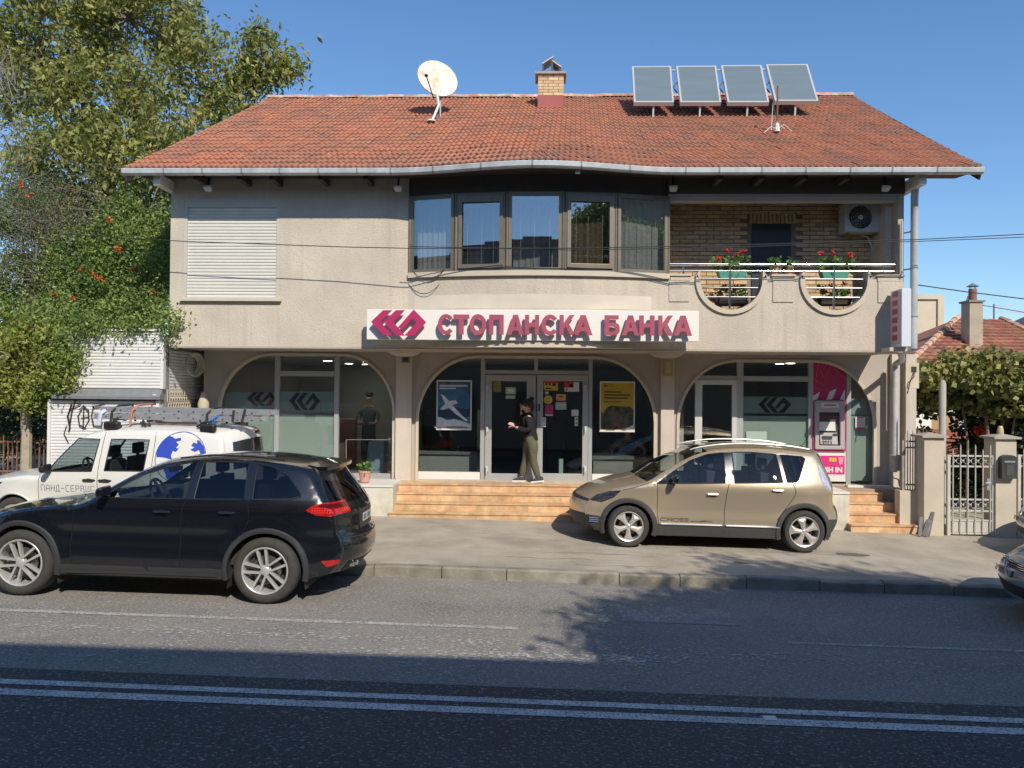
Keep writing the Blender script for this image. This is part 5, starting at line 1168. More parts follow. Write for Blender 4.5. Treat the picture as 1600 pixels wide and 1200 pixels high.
tree('walnut_tree', 'tall walnut tree with drooping yellow green leaves behind the kiosk, reaching over the roof end', 'tree', (tb[0], 20.5, 0), .25,
    [([(tb[0], 20.5, 0), A(160, 520, 20.5), A(165, 380, 20.6), A(170, 240, 20.8)], .26, .15), ([A(165, 390, 20.6), A(230, 280, 20.5), A(300, 190, 20.5), A(340, 120, 20.5)], .13, .04), ([A(170, 300, 20.8), A(100, 200, 21), A(60, 110, 21)], .12, .04),
     ([A(170, 240, 20.8), A(190, 140, 20.8), A(200, 30, 20.8)], .12, .03), ([A(300, 190, 20.5), A(370, 130, 20.4), A(415, 92, 20.4)], .05, .015), ([A(165, 420, 20.6), A(80, 330, 20.6), A(20, 280, 20.8)], .10, .03), ([A(340, 150, 20.5), A(400, 128, 20.4), A(440, 100, 20.4)], .03, .012)],
    [(A(90,60,21.5), (1.9,1.6,1.5)), (A(220,35,21), (1.6,1.5,1.1)), (A(30,100,21.5), (1.6,1.4,1.3)), (A(150,170,20.6), (2.0,1.5,1.5)), (A(265,165,20.6), (1.5,1.3,1.3)), (A(190,255,20.2), (1.9,1.3,1.1)), (A(90,250,20.4), (1.1,1.1,1.0)), (A(330,205,20.2), (1.2,.8,.75)),
     (A(318,95,20.5), (.75,.6,.85)), (A(300,65,20.6), (.5,.5,.6)), (A(260,240,19.9), (1.3,.9,.8)), (A(110,340,20.2), (1.2,1,.9)), (A(190,335,20.0), (1.2,1,.9)), (A(365,170,20.2), (.7,.5,.45)), (A(372,125,20.4), (.35,.3,.25)), (A(405,62,20.4), (.16,.15,.30)), (A(398,95,20.4), (.22,.2,.3)), (A(418,118,20.4), (.35,.2,.22)), (A(449,95,20.4), (.22,.2,.30)), (A(385,145,20.4), (.5,.3,.25)), (A(240,10,21), (1.3,1,.7)), (A(120,0,21), (1.6,1.2,1.0)), (A(60,290,20.8), (.9,.8,.9)), (A(228,300,20.1), (1.1,.9,.9)), (A(30,180,21.3), (.7,.8,.6))],
    35000, .205, .40, m_wal, 500, (.25,.25,.23), 11, droop=.75)
tree('dark_tree', 'dark leafy tree filling the gap between walnut tree and bank wall', 'tree', (A(230,700,18.5)[0], 18.5, 0), .2,
    [([(A(230,700,18.5)[0], 18.5, 0), A(232, 480, 18.6), A(235, 330, 18.8)], .16, .05)],
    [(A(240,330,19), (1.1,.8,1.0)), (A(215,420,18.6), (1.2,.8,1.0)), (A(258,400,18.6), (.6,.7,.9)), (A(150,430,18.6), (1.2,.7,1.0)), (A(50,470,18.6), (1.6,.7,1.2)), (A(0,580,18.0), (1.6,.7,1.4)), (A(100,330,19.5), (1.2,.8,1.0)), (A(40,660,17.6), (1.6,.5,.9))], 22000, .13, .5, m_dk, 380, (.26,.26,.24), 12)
vb = A(185, 700, 15.9)
tv_ = tree('trumpet_vine', 'dense green trumpet vine with orange flowers spilling over the kiosk', 'climbing plant', (vb[0], 16.2, 0), .1,
    [([(vb[0], 16.2, 0), A(190, 520, 16.2), A(200, 400, 16.2)], .08, .03), ([A(190, 540, 16.2), A(120, 430, 16), A(110, 360, 16)], .06, .02)],
    [(A(200,395,15.8), (.95,.5,.75)), (A(245,440,15.2), (.42,.35,.75)), (A(170,450,15.6), (1.0,.5,.65)), (A(120,410,15.8), (.8,.5,.7)), (A(215,485,15.0), (.75,.4,.30)), (A(110,480,15.4), (.9,.5,.55)), (A(60,520,15.2), (.75,.5,.55)), (A(25,430,16.2), (.8,.5,.7)), (A(30,340,17), (1.0,.5,.7)), (A(190,345,16.2), (.6,.4,.5)), (A(8,510,15.8), (.7,.5,.8)), (A(250,500,14.2), (.22,.15,.20)), (A(255,350,16.0), (.3,.3,.4)), (A(120,512,13.75), (.30,.12,.20)), (A(105,560,13.7), (.16,.1,.35)), (A(160,512,13.9), (.35,.12,.07)), (A(268,505,13.75), (.07,.06,.26)), (A(215,512,13.9), (.3,.12,.06)), (A(90,500,14.2), (.5,.3,.3))],
    60000, .075, .55, m_pom, 680, (.15,.15,.14), 13, droop=.2)
m_orf = mat('orange_flower', (.60,.11,.03), .6, island=.25)
for fx, fy in ((147,430),(158,436),(208,422),(183,391),(237,456),(84,458),(115,466),(68,506),(76,508),(146,518),(33,291),(45,305),(170,343),(184,388),(187,390),(128,419)):
    p = at(fx, fy, 14.95 if fy > 400 else 15.3); V, F = leaves(34, [tuple(p)], np.full((1,3), .026), .055, .6, .1, seed=fx); leaf_obj('flower_cluster', V, F, m_orf, tv_)
gb_ = MB(); g = np.random.default_rng(5)
gt = empty('dry_shrub', (A(40,700,15.5)[0], 15.5, 0), 'tangle of dry grey twigs in front of the green hedge at far left', 'shrub')
for k in range(260):
    c = Vector(A(g.normal(50, 45), g.normal(385, 45), 15.6 + g.normal(0,.25))); d = Vector(g.normal(size=3)); d.z = abs(d.z)*.5; d.normalize(); L = g.uniform(.25,.7)
    gb_.tube([c, c + d*L*.5 + Vector(g.normal(0,.04,3)), c + d*L], [.007,.005,.002], 4, cap=False)
gb_.build('twigs', m_twig, gt)
V, F = leaves(7000, np.array([A(g.normal(60, 45), g.normal(340, 48), 15.7) for _ in range(90)]), np.full((90,3), .17), .06, .35, .2, seed=21); leaf_obj('sparse_leaves', V, F, m_olive, gt)
sb_ = A(40, 735, 14.25); 
tree('small_tree', 'small street tree with pale trunk and lime green crown before the rusty fence', 'tree', (sb_[0], 14.25, pave_z(-8,14)), .1,
    [([(sb_[0], 14.25, kz0), A(42, 680, 14.25), A(38, 620, 14.25), A(34, 560, 14.25)], .105, .07), ([A(38, 625, 14.25), A(60, 585, 14.2), A(80, 560, 14.1)], .05, .02), ([A(36,590,14.25), A(5,550,14.3), A(-20,530,14.3)], .05, .02)],
    [(A(35,548,14.1), (.30,.35,.22)), (A(50,515,14.3), (.35,.3,.18)), (A(12,580,14.0), (.25,.2,.22)), (A(60,605,13.9), (.16,.15,.14)), (A(100,570,13.75), (.12,.1,.22)), (A(82,545,13.85), (.30,.3,.28)), (A(70,585,13.7), (.25,.2,.2)), (A(-5,600,13.9), (.3,.3,.25)), (A(95,590,13.8), (.25,.2,.25)), (A(20,610,14.0), (.45,.35,.30)), (A(-40,560,14.2), (.8,.4,.7)), (A(60,620,14.0), (.35,.3,.22)), (A(90,530,14.2), (.3,.3,.25))], 17000, .09, .5, m_lime, 210, (.085,.085,.11), 14, bark=mat('pale_bark', (.36,.31,.23), .9, var=.15, vs=8, bump=.6, bs=20))
gb2 = MB(); gl = empty('bare_tree', (A(-30,700,17)[0], 17, 0), 'leafless grey tree at the far left edge', 'tree')
for k in range(170):
    c = Vector(A(g.uniform(-70, 30), g.uniform(120, 360), 17 + g.normal(0,.5))); d = Vector(g.normal(size=3)); d.z = abs(d.z) + .3; d.normalize(); L = g.uniform(.5,1.3)
    gb2.tube([c, c + d*L*.5 + Vector(g.normal(0,.08,3)), c + d*L], [.012,.008,.003], 4, cap=False)
gb2.build('branches', m_twig, gl)
gb3 = MB(); gb3.tube([(A(-30,700,17)[0], 17, 0), A(-30,400,17), A(-10,150,17)], [.15,.1,.03], 8); gb3.build('trunk', m_twig, gl)
# ================================================================ right side: wall piers, gate, fences
GY = 13.75; gz = lambda x: pave_z(x, GY)
def pier(px0, px1, ptop, name, label, cap=True):
    x0, x1 = PX(px0, GY, 760), PX(px1, GY, 760); zt = PZ(ptop, GY, (px0+px1)/2); e = empty('gate_pier', ((x0+x1)/2, GY, 0), label, 'gate pier', 'gate piers')
    b = MB(); b.box(x0, x1, GY, GY+.36, gz(x0)-.1, zt); b.build('shaft', m_cream2, e)
    b = MB(); m = .055; b.box(x0-m, x1+m, GY-m, GY+.36+m, zt+.001, zt+.035)
    xm, ym = (x0+x1)/2, GY+.18; b.add([(x0-m,GY-m,zt+.036),(x1+m,GY-m,zt+.036),(x1+m,GY+.36+m,zt+.036),(x0-m,GY+.36+m,zt+.036),(xm,ym,zt+.09)], [(0,1,4),(1,2,4),(2,3,4),(3,0,4)]); b.build('cap', mat('pier_cap', (.40,.36,.29), .8, var=.1), e)
    return e
m_cream2 = mat('pier_render', (.52,.46,.36), .9, var=.08, vs=3, bump=.4, bs=40)
pier(1444, 1475, 684, '', 'cream rendered gate pier beside the side steps'); p2_ = pier(1556, 1588, 686, '', 'cream rendered gate pier carrying the black letter box')
m_gate = mat('pale_gate_paint', (.52,.50,.44), .5, var=.08, vs=8)
v = at(1578, 700, GY-.04); lbx = empty('letter_box', (v.x, GY-.04, v.z), 'black arched metal letter box on the right gate pier', 'letter box')
x0, x1, z0, z1 = PX(1565, GY-.1, 730), PX(1589, GY-.1, 730), PZ(748, GY-.1, 1577), PZ(711, GY-.1, 1577)
b = MB(); n = 10; w = x1-x0; b.poly([[(x0,z0),(x1,z0),(x1,z1-.06)] + [((x0+x1)/2 + w/2*math.cos(math.pi*i/n), z1-.06+.06*math.sin(math.pi*i/n)) for i in range(1,n)] + [(x0,z1-.06)]], XZ(GY-.001), .11); b.build('box', mat('black_iron', (.035,.035,.035), .5, var=.2, vs=20), lbx, bevel=.006)
b = MB(); b.box(x0+.04, x1-.04, GY-.12, GY-.113, z1-.13, z1-.10); b.build('slot', m_gray, lbx); b = MB(); b.box(x0+.07, x1-.07, GY-.12, GY-.113, z0+.06, z1-.17); b.build('door_panel', mat('black_iron2', (.06,.06,.06), .45), lbx)
v = at(1563, 684, GY+.18); b = MB(); b.lathe([(0,0),(.05,0),(.055,.03),(.04,.12),(.03,.14),(0,.14)], 12, Matrix.Translation((v.x, GY+.18, PZ(681, GY+.1, 1572)+.03))); tag(b.build('pillar_lamp', mat('amber_jar', (.55,.42,.22), .3), smooth=True), 'small amber glass jar lamp on top of the right gate pier', 'lamp')
# tall concrete post left of the gate
x0 = PX(1477, 13.9, 700); b = MB(); b.tube([(x0, 14.0, -.1), (x0, 14.0, PZ(600, 14.0, 1477)), (x0, 14.0, PZ(594, 14.0, 1477))], [.062, .058, .03], 12)
tag(b.build('concrete_post', mat('grey_post', (.40,.38,.33), .8, var=.08, vs=3), smooth=True), 'tall round grey post rising between gate pier and gate', 'post')
def ironpanel(px0, px1, ptop, pbot, name, label, cat, nbars, Y, ornament=True, m=m_gate, frame=True):
    x0, x1 = PX(px0, Y, 760), PX(px1, Y, 760); zt, zb = PZ(ptop, Y, (px0+px1)/2), PZ(pbot, Y, (px0+px1)/2)
    e = empty(name, (x0, Y, zb), label, cat)
    if frame:
        for xx in (x0, x1):
            b = MB(); b.box(xx-.025, xx+.025, Y-.02, Y+.03, zb, zt); b.build('frame_post', m, e)
    hs = (zt-.015, zt-.20, zt-.78 if ornament else zb+.02, zt-.98 if ornament else zb+.04, zb+.28 if ornament else zb+.06, zb+.05)
    for zz in (hs if ornament else (zt-.02, zt-.13, zb+.1)):
        b = MB(); b.box(x0+.026, x1-.026, Y-.012, Y+.018, zz-.014, zz+.014); b.build('rail', m, e)
    for i in range(nbars):
        xx = x0 + (x1-x0)*(i+.5)/nbars; b = MB(); tip = .14 if i % 2 else .06
        b.tube([(xx, Y-.026, zb+(.05 if ornament else 0)), (xx, Y-.026, zt+tip), (xx, Y-.026, zt+tip+.05)], [.010, .010, .002], 6); b.build('bar', m, e)
    if ornament:
        nc = nbars
        for zc in (zt-.107, zt-.88):
            for i in range(nc):
                xc = x0 + (x1-x0)*(i+1)/(nc+1) if False else x0 + (x1-x0)*(i+.5)/nc
                b = MB(); s_ = .055
                b.bar((xc+.07-s_, Y+.03, zc-s_), (xc+.07+s_, Y+.03, zc+s_), .012); b.bar((xc+.07+s_, Y+.034, zc-s_), (xc+.07-s_, Y+.034, zc+s_), .012)
                b.lathe([(0,-.02),(.02,0),(0,.02)], 6, Matrix.Translation((xc+.07, Y+.02, zc))); b.build('cross_ornament', m, e)
        b = MB(); b.box(x0+.03, x1-.03, Y+.0, Y+.008, zb+.07, zb+.26); b.build('kick_panel', m, e)
    return e
gate = ironpanel(1482, 1552, 711, 838, 'garden_gate', 'pale iron garden gate with spear tips and star ornaments between two piers', 'gate', 6, GY+.06)
b = MB(); v = at(1546, 757, GY); b.box(v.x-.04, v.x+.03, GY+.0, GY+.034, v.z-.1, v.z+.1); b.build('lock_box', m_gray, gate)
b = MB(); b.tube([(v.x, GY+.0, v.z+.03), (v.x, GY-.05, v.z+.03), (v.x-.10, GY-.05, v.z+.03)], .009, 6); b.build('handle', m_gray, gate)
ironpanel(1592, 1690, 711, 838, 'iron_fence', 'pale iron fence panel right of the letter box pier', 'fence', 8, GY+.06)
ironpanel(1411, 1443, 688, 766, 'iron_fence', 'grey iron railing on the low wall between corner pier and gate pier', 'fence', 8, 14.1, ornament=False, m=mat('dull_rail_paint', (.30,.27,.24), .6, var=.2, vs=9))
b = MB(); b.box(PX(1404,14.05,780), PX(1446,14.0,780), 14.0, 14.2, -.4, PZ(767, 14.0, 1430)); tag(b.build('low_wall', m_cream2), 'low cream wall under the grey railing beside the side steps', 'wall')
# scrap leaning beside the steps
for k, (a, c, w, lab) in enumerate((((1437,836),(1440,808),.05,'thin grey board leaning on the wall, shortest of the scrap'), ((1445,838),(1452,812),.09,'flat grey board in the middle of the scrap pile'), ((1450,838),(1458,800),.06,'longest grey strip leaning against the gate pier'), ((1440,838),(1449,820),.10,'broken grey panel lying low in the scrap pile'))):
    p, q_ = at(*a, 13.60+.02*k), at(*c, 13.72); p.z = pave_z(p.x, p.y) + .01; b = MB(); b.bar(p, q_, w, .018)
    tag(b.build('scrap_board', mat('scrap_grey', (.24,.23,.23), .6, var=.3, vs=9)), lab, 'board', 'scrap boards by the steps')
# ---- neighbour house
NY = 24.0
nb = empty('neighbour_house', (at(1510, 700, NY).x, NY, 0), 'low neighbour house with worn red tiled roof behind the vines', 'house')
ne = 22.8; zE = at(1500, 588, ne).z; ap0 = at(1497, 497, 27.5); ap1 = at(1560, 508, 28.0)
xL, xR = at(1400, 588, ne).x, at(1760, 588, ne).x
def hip(u, v_):
    e = Vector((xL + (xR-xL)*u, ne, zE)); t = ap0.lerp(Vector((at(1565,513,27.5).x, 27.5, ap0.z-.05)), u); return e.lerp(t, v_)
av, af = [], []
NRr = 17; 
for j in range(NRr):
    v0, v1 = j/NRr, (j+1)/NRr; wrow = (hip(1, v0) - hip(0, v0)).length; nc = max(2, int(wrow/.27))
    for i in range(nc):
        a0, a1 = i/nc, (i+1)/nc; p0, p1 = hip(a0, v0), hip(a1, v0); q0, q1 = hip(a0, v1), hip(a1, v1)
        n = (p1-p0).cross(q0-p0).normalized(); L = random.uniform(-.015,.015); o0 = len(av); s_ = (q0-p0).normalized()
        p0 = p0 + s_*L; p1 = p1 + s_*L; m0 = p0.lerp(p1, .5)
        av += [tuple(x) for x in (p0+n*.05, m0+n*.075, p1+n*.05, q0+n*.0, q0.lerp(q1,.5)+n*.02, q1+n*.0, p0+n*.0, p1+n*.0)]
        af += [tuple(k+o0 for k in f) for f in ((0,1,4,3),(1,2,5,4),(6,7,2,1,0))]
rm2 = MB(); rm2.add(av, af); tag(rm2.build('roof_tiles', m_tile2, nb), kind='stuff')
b = MB(); b.add([hip(0,0), hip(0,1), (xL+1, 34, zE), hip(1,0), hip(1,1), (xR, 34, zE)], [(0,2,1), (3,4,5), (1,2,5,4)]); b.build('roof_back', m_tile2, nb)
for (u_) in (0, 1):
    for j in range(14):
        p, q_ = hip(u_, j/14), hip(u_, (j+1.15)/14); b = MB(); b.tube([p + Vector((0,0,.05)), q_ + Vector((0,0,.03))], [.11,.09], 7); b.build('hip_tile', m_ridge, nb)
b = MB(); b.box(xL+.5, xR-.5, NY-.4, 33, 0, zE-.1); b.build('wall', mat('neighbour_wall', (.55,.53,.47), .9, var=.05), nb)
q = rect(1455, 649, 1499, 671, NY-.45); b = MB(); b.box(q[0][0], q[1][0], NY-.44, NY-.405, q[0][1], q[2][1]); b.build('brown_panel', mat('brown_wall_panel', (.42,.26,.14), .8), nb)
q = rect(1405, 671, 1500, 692, NY-.45); b = MB(); b.box(q[0][0], q[1][0]+1, NY-.48, NY-.405, q[0][1]-.5, q[2][1]); b.build('red_plinth', mat('red_brown_band', (.30,.10,.06), .85, var=.1), nb)
q = rect(1409, 648, 1454, 669, NY-.45); b = MB(); b.box(q[0][0], q[1][0], NY-.50, NY-.405, q[0][1], q[2][1]); b.build('white_panel', mat('white_wall_panel', (.75,.73,.66), .8), nb)
cy = 25.0; a, c = at(1515, 535, cy), at(1536, 472, cy)
b = MB(); b.box(a.x, c.x, cy, cy+.5, a.z-.6, c.z); cmn = b.build('chimney', mat('chimney_render', (.42,.36,.27), .9, var=.15, vs=3, bump=.4), nb)
b = MB(); b.box(a.x-.05, c.x+.05, cy-.05, cy+.55, c.z+.001, c.z+.06); b.build('chimney_slab', m_kerb, cmn if False else nb)
xm = (a.x+c.x)/2 + .02; b = MB(); b.tube([(xm, cy+.25, c.z+.06), (xm, cy+.25, PZ(450, cy, 1525))], .12, 12); b.build('clay_flue', mat('clay_flue', (.30,.13,.09), .8, var=.2), nb, smooth=True)
b = MB(); zc = PZ(449, cy, 1525); b.lathe([(.19,0),(.0,.12)], 12, Matrix.Translation((xm, cy+.25, zc+.06))); 
for k in range(4): b.bar((xm+.1*math.cos(k*1.57), cy+.25+.1*math.sin(k*1.57), zc-.03), (xm+.1*math.cos(k*1.57), cy+.25+.1*math.sin(k*1.57), zc+.08), .015)
b.build('flue_cowl', m_gray, nb)
b = MB(); p = at(1506, 498, 26); b.tube([p, at(1511, 474, 26), at(1514, 463, 26)], .05, 6); b.build('small_pipe', m_gray, nb)
# antenna behind
e = empty('tv_antenna', at(1553, 520, 27.5), 'tall thin television antenna beyond the neighbour roof', 'antenna'); b = MB(); b.tube([at(1553, 525, 27.5), at(1553, 475, 27.5)], .03, 6); b.build('mast', m_gray, e)
for py, pe in ((477,1583),(487,1600),(499,1580)):
    b = MB(); b.bar(at(1553, py, 27.5), at(pe, py+1, 27.5), .025); b.build('antenna_arm', m_pfr, e)
# cream parapet beyond
q = rect(1425, 463, 1470, 600, 30.5); pw = empty('cream_house', (q[0][0], 30.5, 0), 'pale cream house wall standing behind the red roof beside the downpipe', 'house')
b = MB(); b.box(q[0][0]-3, q[1][0], 30.5, 34, 0, q[2][1]); b.build('wall', m_cream, pw)
b = MB(); b.box(q[0][0]-3, q[1][0]+.08, 30.42, 30.49, q[2][1]-.12, q[2][1]+.06); b.box(q[1][0]-.15, q[1][0]+.08, 30.42, 30.49, q[0][1]-1, q[2][1]-.121); b.build('edge_trim', m_cream, pw)
q = rect(1590, 515, 1700, 560, 33); b = MB(); b.add([(q[0][0]+.0, 33, q[0][1]), (q[1][0], 33, q[0][1]), (q[1][0], 33, q[2][1]+1), (q[0][0]+.9, 33, q[2][1]+.1), (q[0][0], 37, q[0][1]), (q[1][0], 37, q[0][1]), (q[1][0], 37, q[2][1]+1), (q[0][0]+.9, 37, q[2][1]+.1)], [(0,1,2,3),(7,6,5,4),(0,3,7,4),(3,2,6,7)])
fg = b.build('far_house', mat('far_grey_roof', (.09,.09,.10), .7)); tag(fg, 'dark grey roof gable just showing at the right edge', 'house')
# ---- grape vine pergola
tree('grape_vine', 'grape vine pergola with yellowing leaves above the gate', 'vine', (at(1540,800,15.6).x, 15.8, 0), .06,
    [([(at(1540,800,15.8).x, 15.8, 0), A(1545, 700, 15.8), A(1540, 640, 15.8), A(1520, 600, 15.6)], .045, .02), ([(at(1510,800,15.9).x, 15.9, 0), A(1512, 690, 15.9), A(1500, 610, 15.8)], .03, .015), ([(at(1590,800,15.9).x, 15.9, 0), A(1580, 690, 15.9), A(1590, 620, 15.8)], .035, .015)],
    [(A(1460,590,15.4), (.38,.4,.16)), (A(1500,583,15.3), (.40,.4,.24)), (A(1535,575,15.2), (.38,.4,.30)), (A(1575,580,15.2), (.45,.4,.24)), (A(1620,585,15.2), (.5,.4,.3)), (A(1555,600,15.2), (.4,.4,.15)), (A(1432,590,15.6), (.2,.3,.16)), (A(1500,566,15.5), (.3,.3,.10)), (A(1450,618,15.9), (.35,.3,.22)), (A(1505,622,15.9), (.40,.3,.22)), (A(1560,628,15.8), (.40,.3,.22)), (A(1600,625,15.7), (.4,.3,.25))], 14000, .12, .95, m_vine, 270, (.11,.11,.08), 31, droop=.15)
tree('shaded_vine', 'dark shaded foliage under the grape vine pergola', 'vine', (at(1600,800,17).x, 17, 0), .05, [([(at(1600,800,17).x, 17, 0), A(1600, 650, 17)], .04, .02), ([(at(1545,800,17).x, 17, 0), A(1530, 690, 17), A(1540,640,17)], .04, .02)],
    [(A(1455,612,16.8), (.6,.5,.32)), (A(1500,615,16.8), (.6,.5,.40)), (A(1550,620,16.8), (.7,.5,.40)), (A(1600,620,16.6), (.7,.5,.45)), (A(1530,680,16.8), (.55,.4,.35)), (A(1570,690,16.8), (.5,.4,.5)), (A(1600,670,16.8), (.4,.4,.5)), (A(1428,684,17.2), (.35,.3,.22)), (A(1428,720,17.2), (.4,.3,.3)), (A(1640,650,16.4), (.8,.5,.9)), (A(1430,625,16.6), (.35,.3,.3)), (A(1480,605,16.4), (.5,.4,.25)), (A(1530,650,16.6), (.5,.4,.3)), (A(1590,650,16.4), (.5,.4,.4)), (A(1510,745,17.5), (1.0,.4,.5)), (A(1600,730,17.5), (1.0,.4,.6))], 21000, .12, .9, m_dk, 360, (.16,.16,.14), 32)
b = MB(); p = at(1545, 672, 16.2); 
for (fx, fy) in ((1527,672),(1538,676),(1534,668)):
    p = at(fx, fy, 16.1); V, F = leaves(40, [tuple(p)], np.full((1,3), .05), .06, .8, .1, seed=fx); tag(leaf_obj('red_flower', V, F, m_redf), {1527:'left red flower',1538:'lower red flower',1534:'upper red flower'}[fx] + ' glowing in the shaded vine behind the gate', 'flower', 'red flowers behind the gate')
# yard behind the gate: dark backdrop wall so the garden reads closed
b = MB(); b.box(PX(1405,19), 15.0, 19.0, 19.2, 0, .55); tag(b.build('garden_wall', m_cream2), 'low garden wall at the back of the yard behind the gate', 'wall')
hb = A(-300, 640, 24); V, F = leaves(26000, np.array([(x_, 24 + g.normal(0,.4), g.uniform(0, 3.6)) for x_ in g.uniform(-26, -6.5, 260)]), np.full((260,3), .4), .2, .5, .2, seed=77)
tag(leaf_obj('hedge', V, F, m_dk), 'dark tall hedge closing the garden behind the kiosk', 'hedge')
# ================================================================ across the street, behind the camera (they cast the shade on the road)
ob = empty('opposite_building', (-12, -2, 0), 'long plain apartment block across the street', 'building')
OH = 7.98
b = MB(); b.box(-60, 8.1, -12, -2, 0, OH); b.build('wall', mat('opposite_wall', (.33,.28,.22), .9, var=.1), ob)
b = MB(); b.box(-60.2, 8.15, -12.2, -1.8, OH+.002, OH+.18); b.build('roof_slab', mat('opposite_roof', (.16,.10,.08), .9), ob)
mw = MB().box(-.55, .55, -.03, .03, 0, 1.3).mesh('window', mat('opposite_window', (.05,.06,.07), .2))
for i in range(14):
    for zz in (1.2, 4.1, 7.0): link('window', mw, ob, Vector((-34 + i*2.8, -1.985, zz)) - wl(ob))
b = MB(); b.box(8.2, 60, -14, -4, 0, 11.6); tag(b.build('tall_building', mat('opposite_wall', (.33,.28,.22), .9, var=.1)), 'plain tall building across the street behind the trees', 'building')
tree('street_tree', 'broad street tree across the road', 'tree', (9.2, -1.0, 0), .25, [([(9.2,-1.0,0), (9.0,-1.0,3.5), (8.6,-1.1,7.5)], .22, .10), ([(9.0,-1.0,4), (7.4,-1.2,6.8), (6.6,-1.4,8)], .12, .04), ([(9.0,-1.0,4.4), (11,-1.2,7)], .12, .04)],
    [((6.1,-1.9,8.5), (.9,1.3,1.1)), ((7.2,-1.7,8.9), (1.3,1.3,1.1)), ((8.4,-1.0,8.6), (1.2,1.3,1.1)), ((9.8,-1.2,8.6), (1.5,1.4,1.2)), ((11.8,-1.3,8.1), (1.6,1.4,1.2)), ((13.6,-1.8,7.6), (1.6,1.4,1.1)), ((6.6,-1.5,7.6), (1.1,1.2,.8)), ((8.4,-1.3,7.3), (1.5,1.2,.9)), ((8.0,.2,9.2), (.7,.5,.4)), ((9.4,.1,9.1), (.8,.5,.4))], 90000, .17, .6, m_pom, 760, (.26,.26,.24), 41)
# ================================================================ vehicles
m_clad = mat('grey_plastic_cladding', (.055,.055,.052), .6, var=.08, vs=20); m_claddk = mat('black_plastic_trim', (.035,.036,.038), .55)
m_tyre = mat('tyre_rubber', (.045,.043,.040), .85, var=.2, vs=14); m_chrome = mat('chrome_trim', (.75,.75,.74), .12, metal=1)
m_rim1 = mat('polished_rim', (.60,.59,.57), .3, metal=.45); m_rim2 = mat('silver_rim', (.62,.58,.54), .35, metal=.6); m_disc = mat('brake_disc', (.18,.17,.16), .4, metal=.8)
m_int = mat('car_interior', (.035,.034,.033), .8); m_seat = mat('seat_fabric', (.06,.06,.065), .9)
m_red = mat('red_lamp_glass', (.42,.012,.012), .10, coat=.8, var=.55, vs=45); m_headl = mat('headlamp_glass', (.03,.035,.05), .08, coat=1, var=.6, vs=30); m_clear = mat('clear_lamp', (.42,.45,.55), .12, coat=.8, var=.4, vs=45)
m_plate = mat('licence_plate', (.55,.55,.53), .5); m_seam = mat('panel_gap', (.004,.004,.004), .9)
def cr(P_, n):
    P_ = [Vector(p) for p in P_]; out = []
    for i in range(len(P_)-1):
        p0 = P_[max(i-1,0)]; p1 = P_[i]; p2 = P_[i+1]; p3 = P_[min(i+2,len(P_)-1)]
        for k in range(n):
            t = k/n; out.append(.5*((2*p1) + (p2-p0)*t + (2*p0-5*p1+4*p2-p3)*t*t + (3*p1-p0-3*p2+p3)*t**3))
    out.append(P_[-1]); return out
def inpoly(x, z, poly):
    c = False; n = len(poly); j = n-1
    for i in range(n):
        a, b_ = poly[i], poly[j]
        if (a[1] > z) != (b_[1] > z) and x < (b_[0]-a[0])*(z-a[1])/(b_[1]-a[1]) + a[0]: c = not c
        j = i
    return c
NS = 4
def sidewidth(S):
    E = S['Ef']; Ea = np.array([(p.x, p.y) for p in E]); w0 = S['w']; x0, x1 = E[0].x, E[-1].x; belt = S['belt']; top = max(p.y for p in E)
    def Wf(x, z):
        u = (x - (x0+x1)/2) / ((x1-x0)/2); f = max(0, abs(u) - .45) / .55
        w = w0 - (S['fr'] if u < 0 else S['rr']) * f**2.3
        if z > belt: 
            k = (z-belt)/(top-belt); w -= S['tumble'] * (k*.8 + .2*k*k)
        w -= .045 * max(0, (.55 - z)/.35)**2 + S.get('tuck', .06) * max(0, min(S['shz']-.05 - z, .30))
        w += S.get('shoulder', .012) * math.exp(-((z-S['shz'])/.07)**2)
        w -= S.get('scoop', .012) * math.exp(-((z-S['scz'])/.10)**2)
        for xw in (0, S['wb']):
            r = math.hypot(x-xw, z-S['R']); w += .022 * math.exp(-((r-S['ra'])/.09)**2)
        d2 = Ea - np.array((x, z)); 
        a = Ea[:-1]; b_ = Ea[1:]; ab = b_-a; t = np.clip(((np.array((x,z))-a)*ab).sum(1)/(ab*ab).sum(1).clip(1e-9), 0, 1); dd = a + ab*t[:,None] - np.array((x,z)); d = math.sqrt((dd*dd).sum(1).min())
        r = S.get('round', .06)
        if d < r: w -= r - math.sqrt(max(0, r*r-(r-d)**2))
        return w
    return Wf
def lmesh(name, V, F, m, parent, smooth=True):
    b = MB(); b.add(V, F); o = b.build(name, m, parent, smooth=smooth, local=True); return o
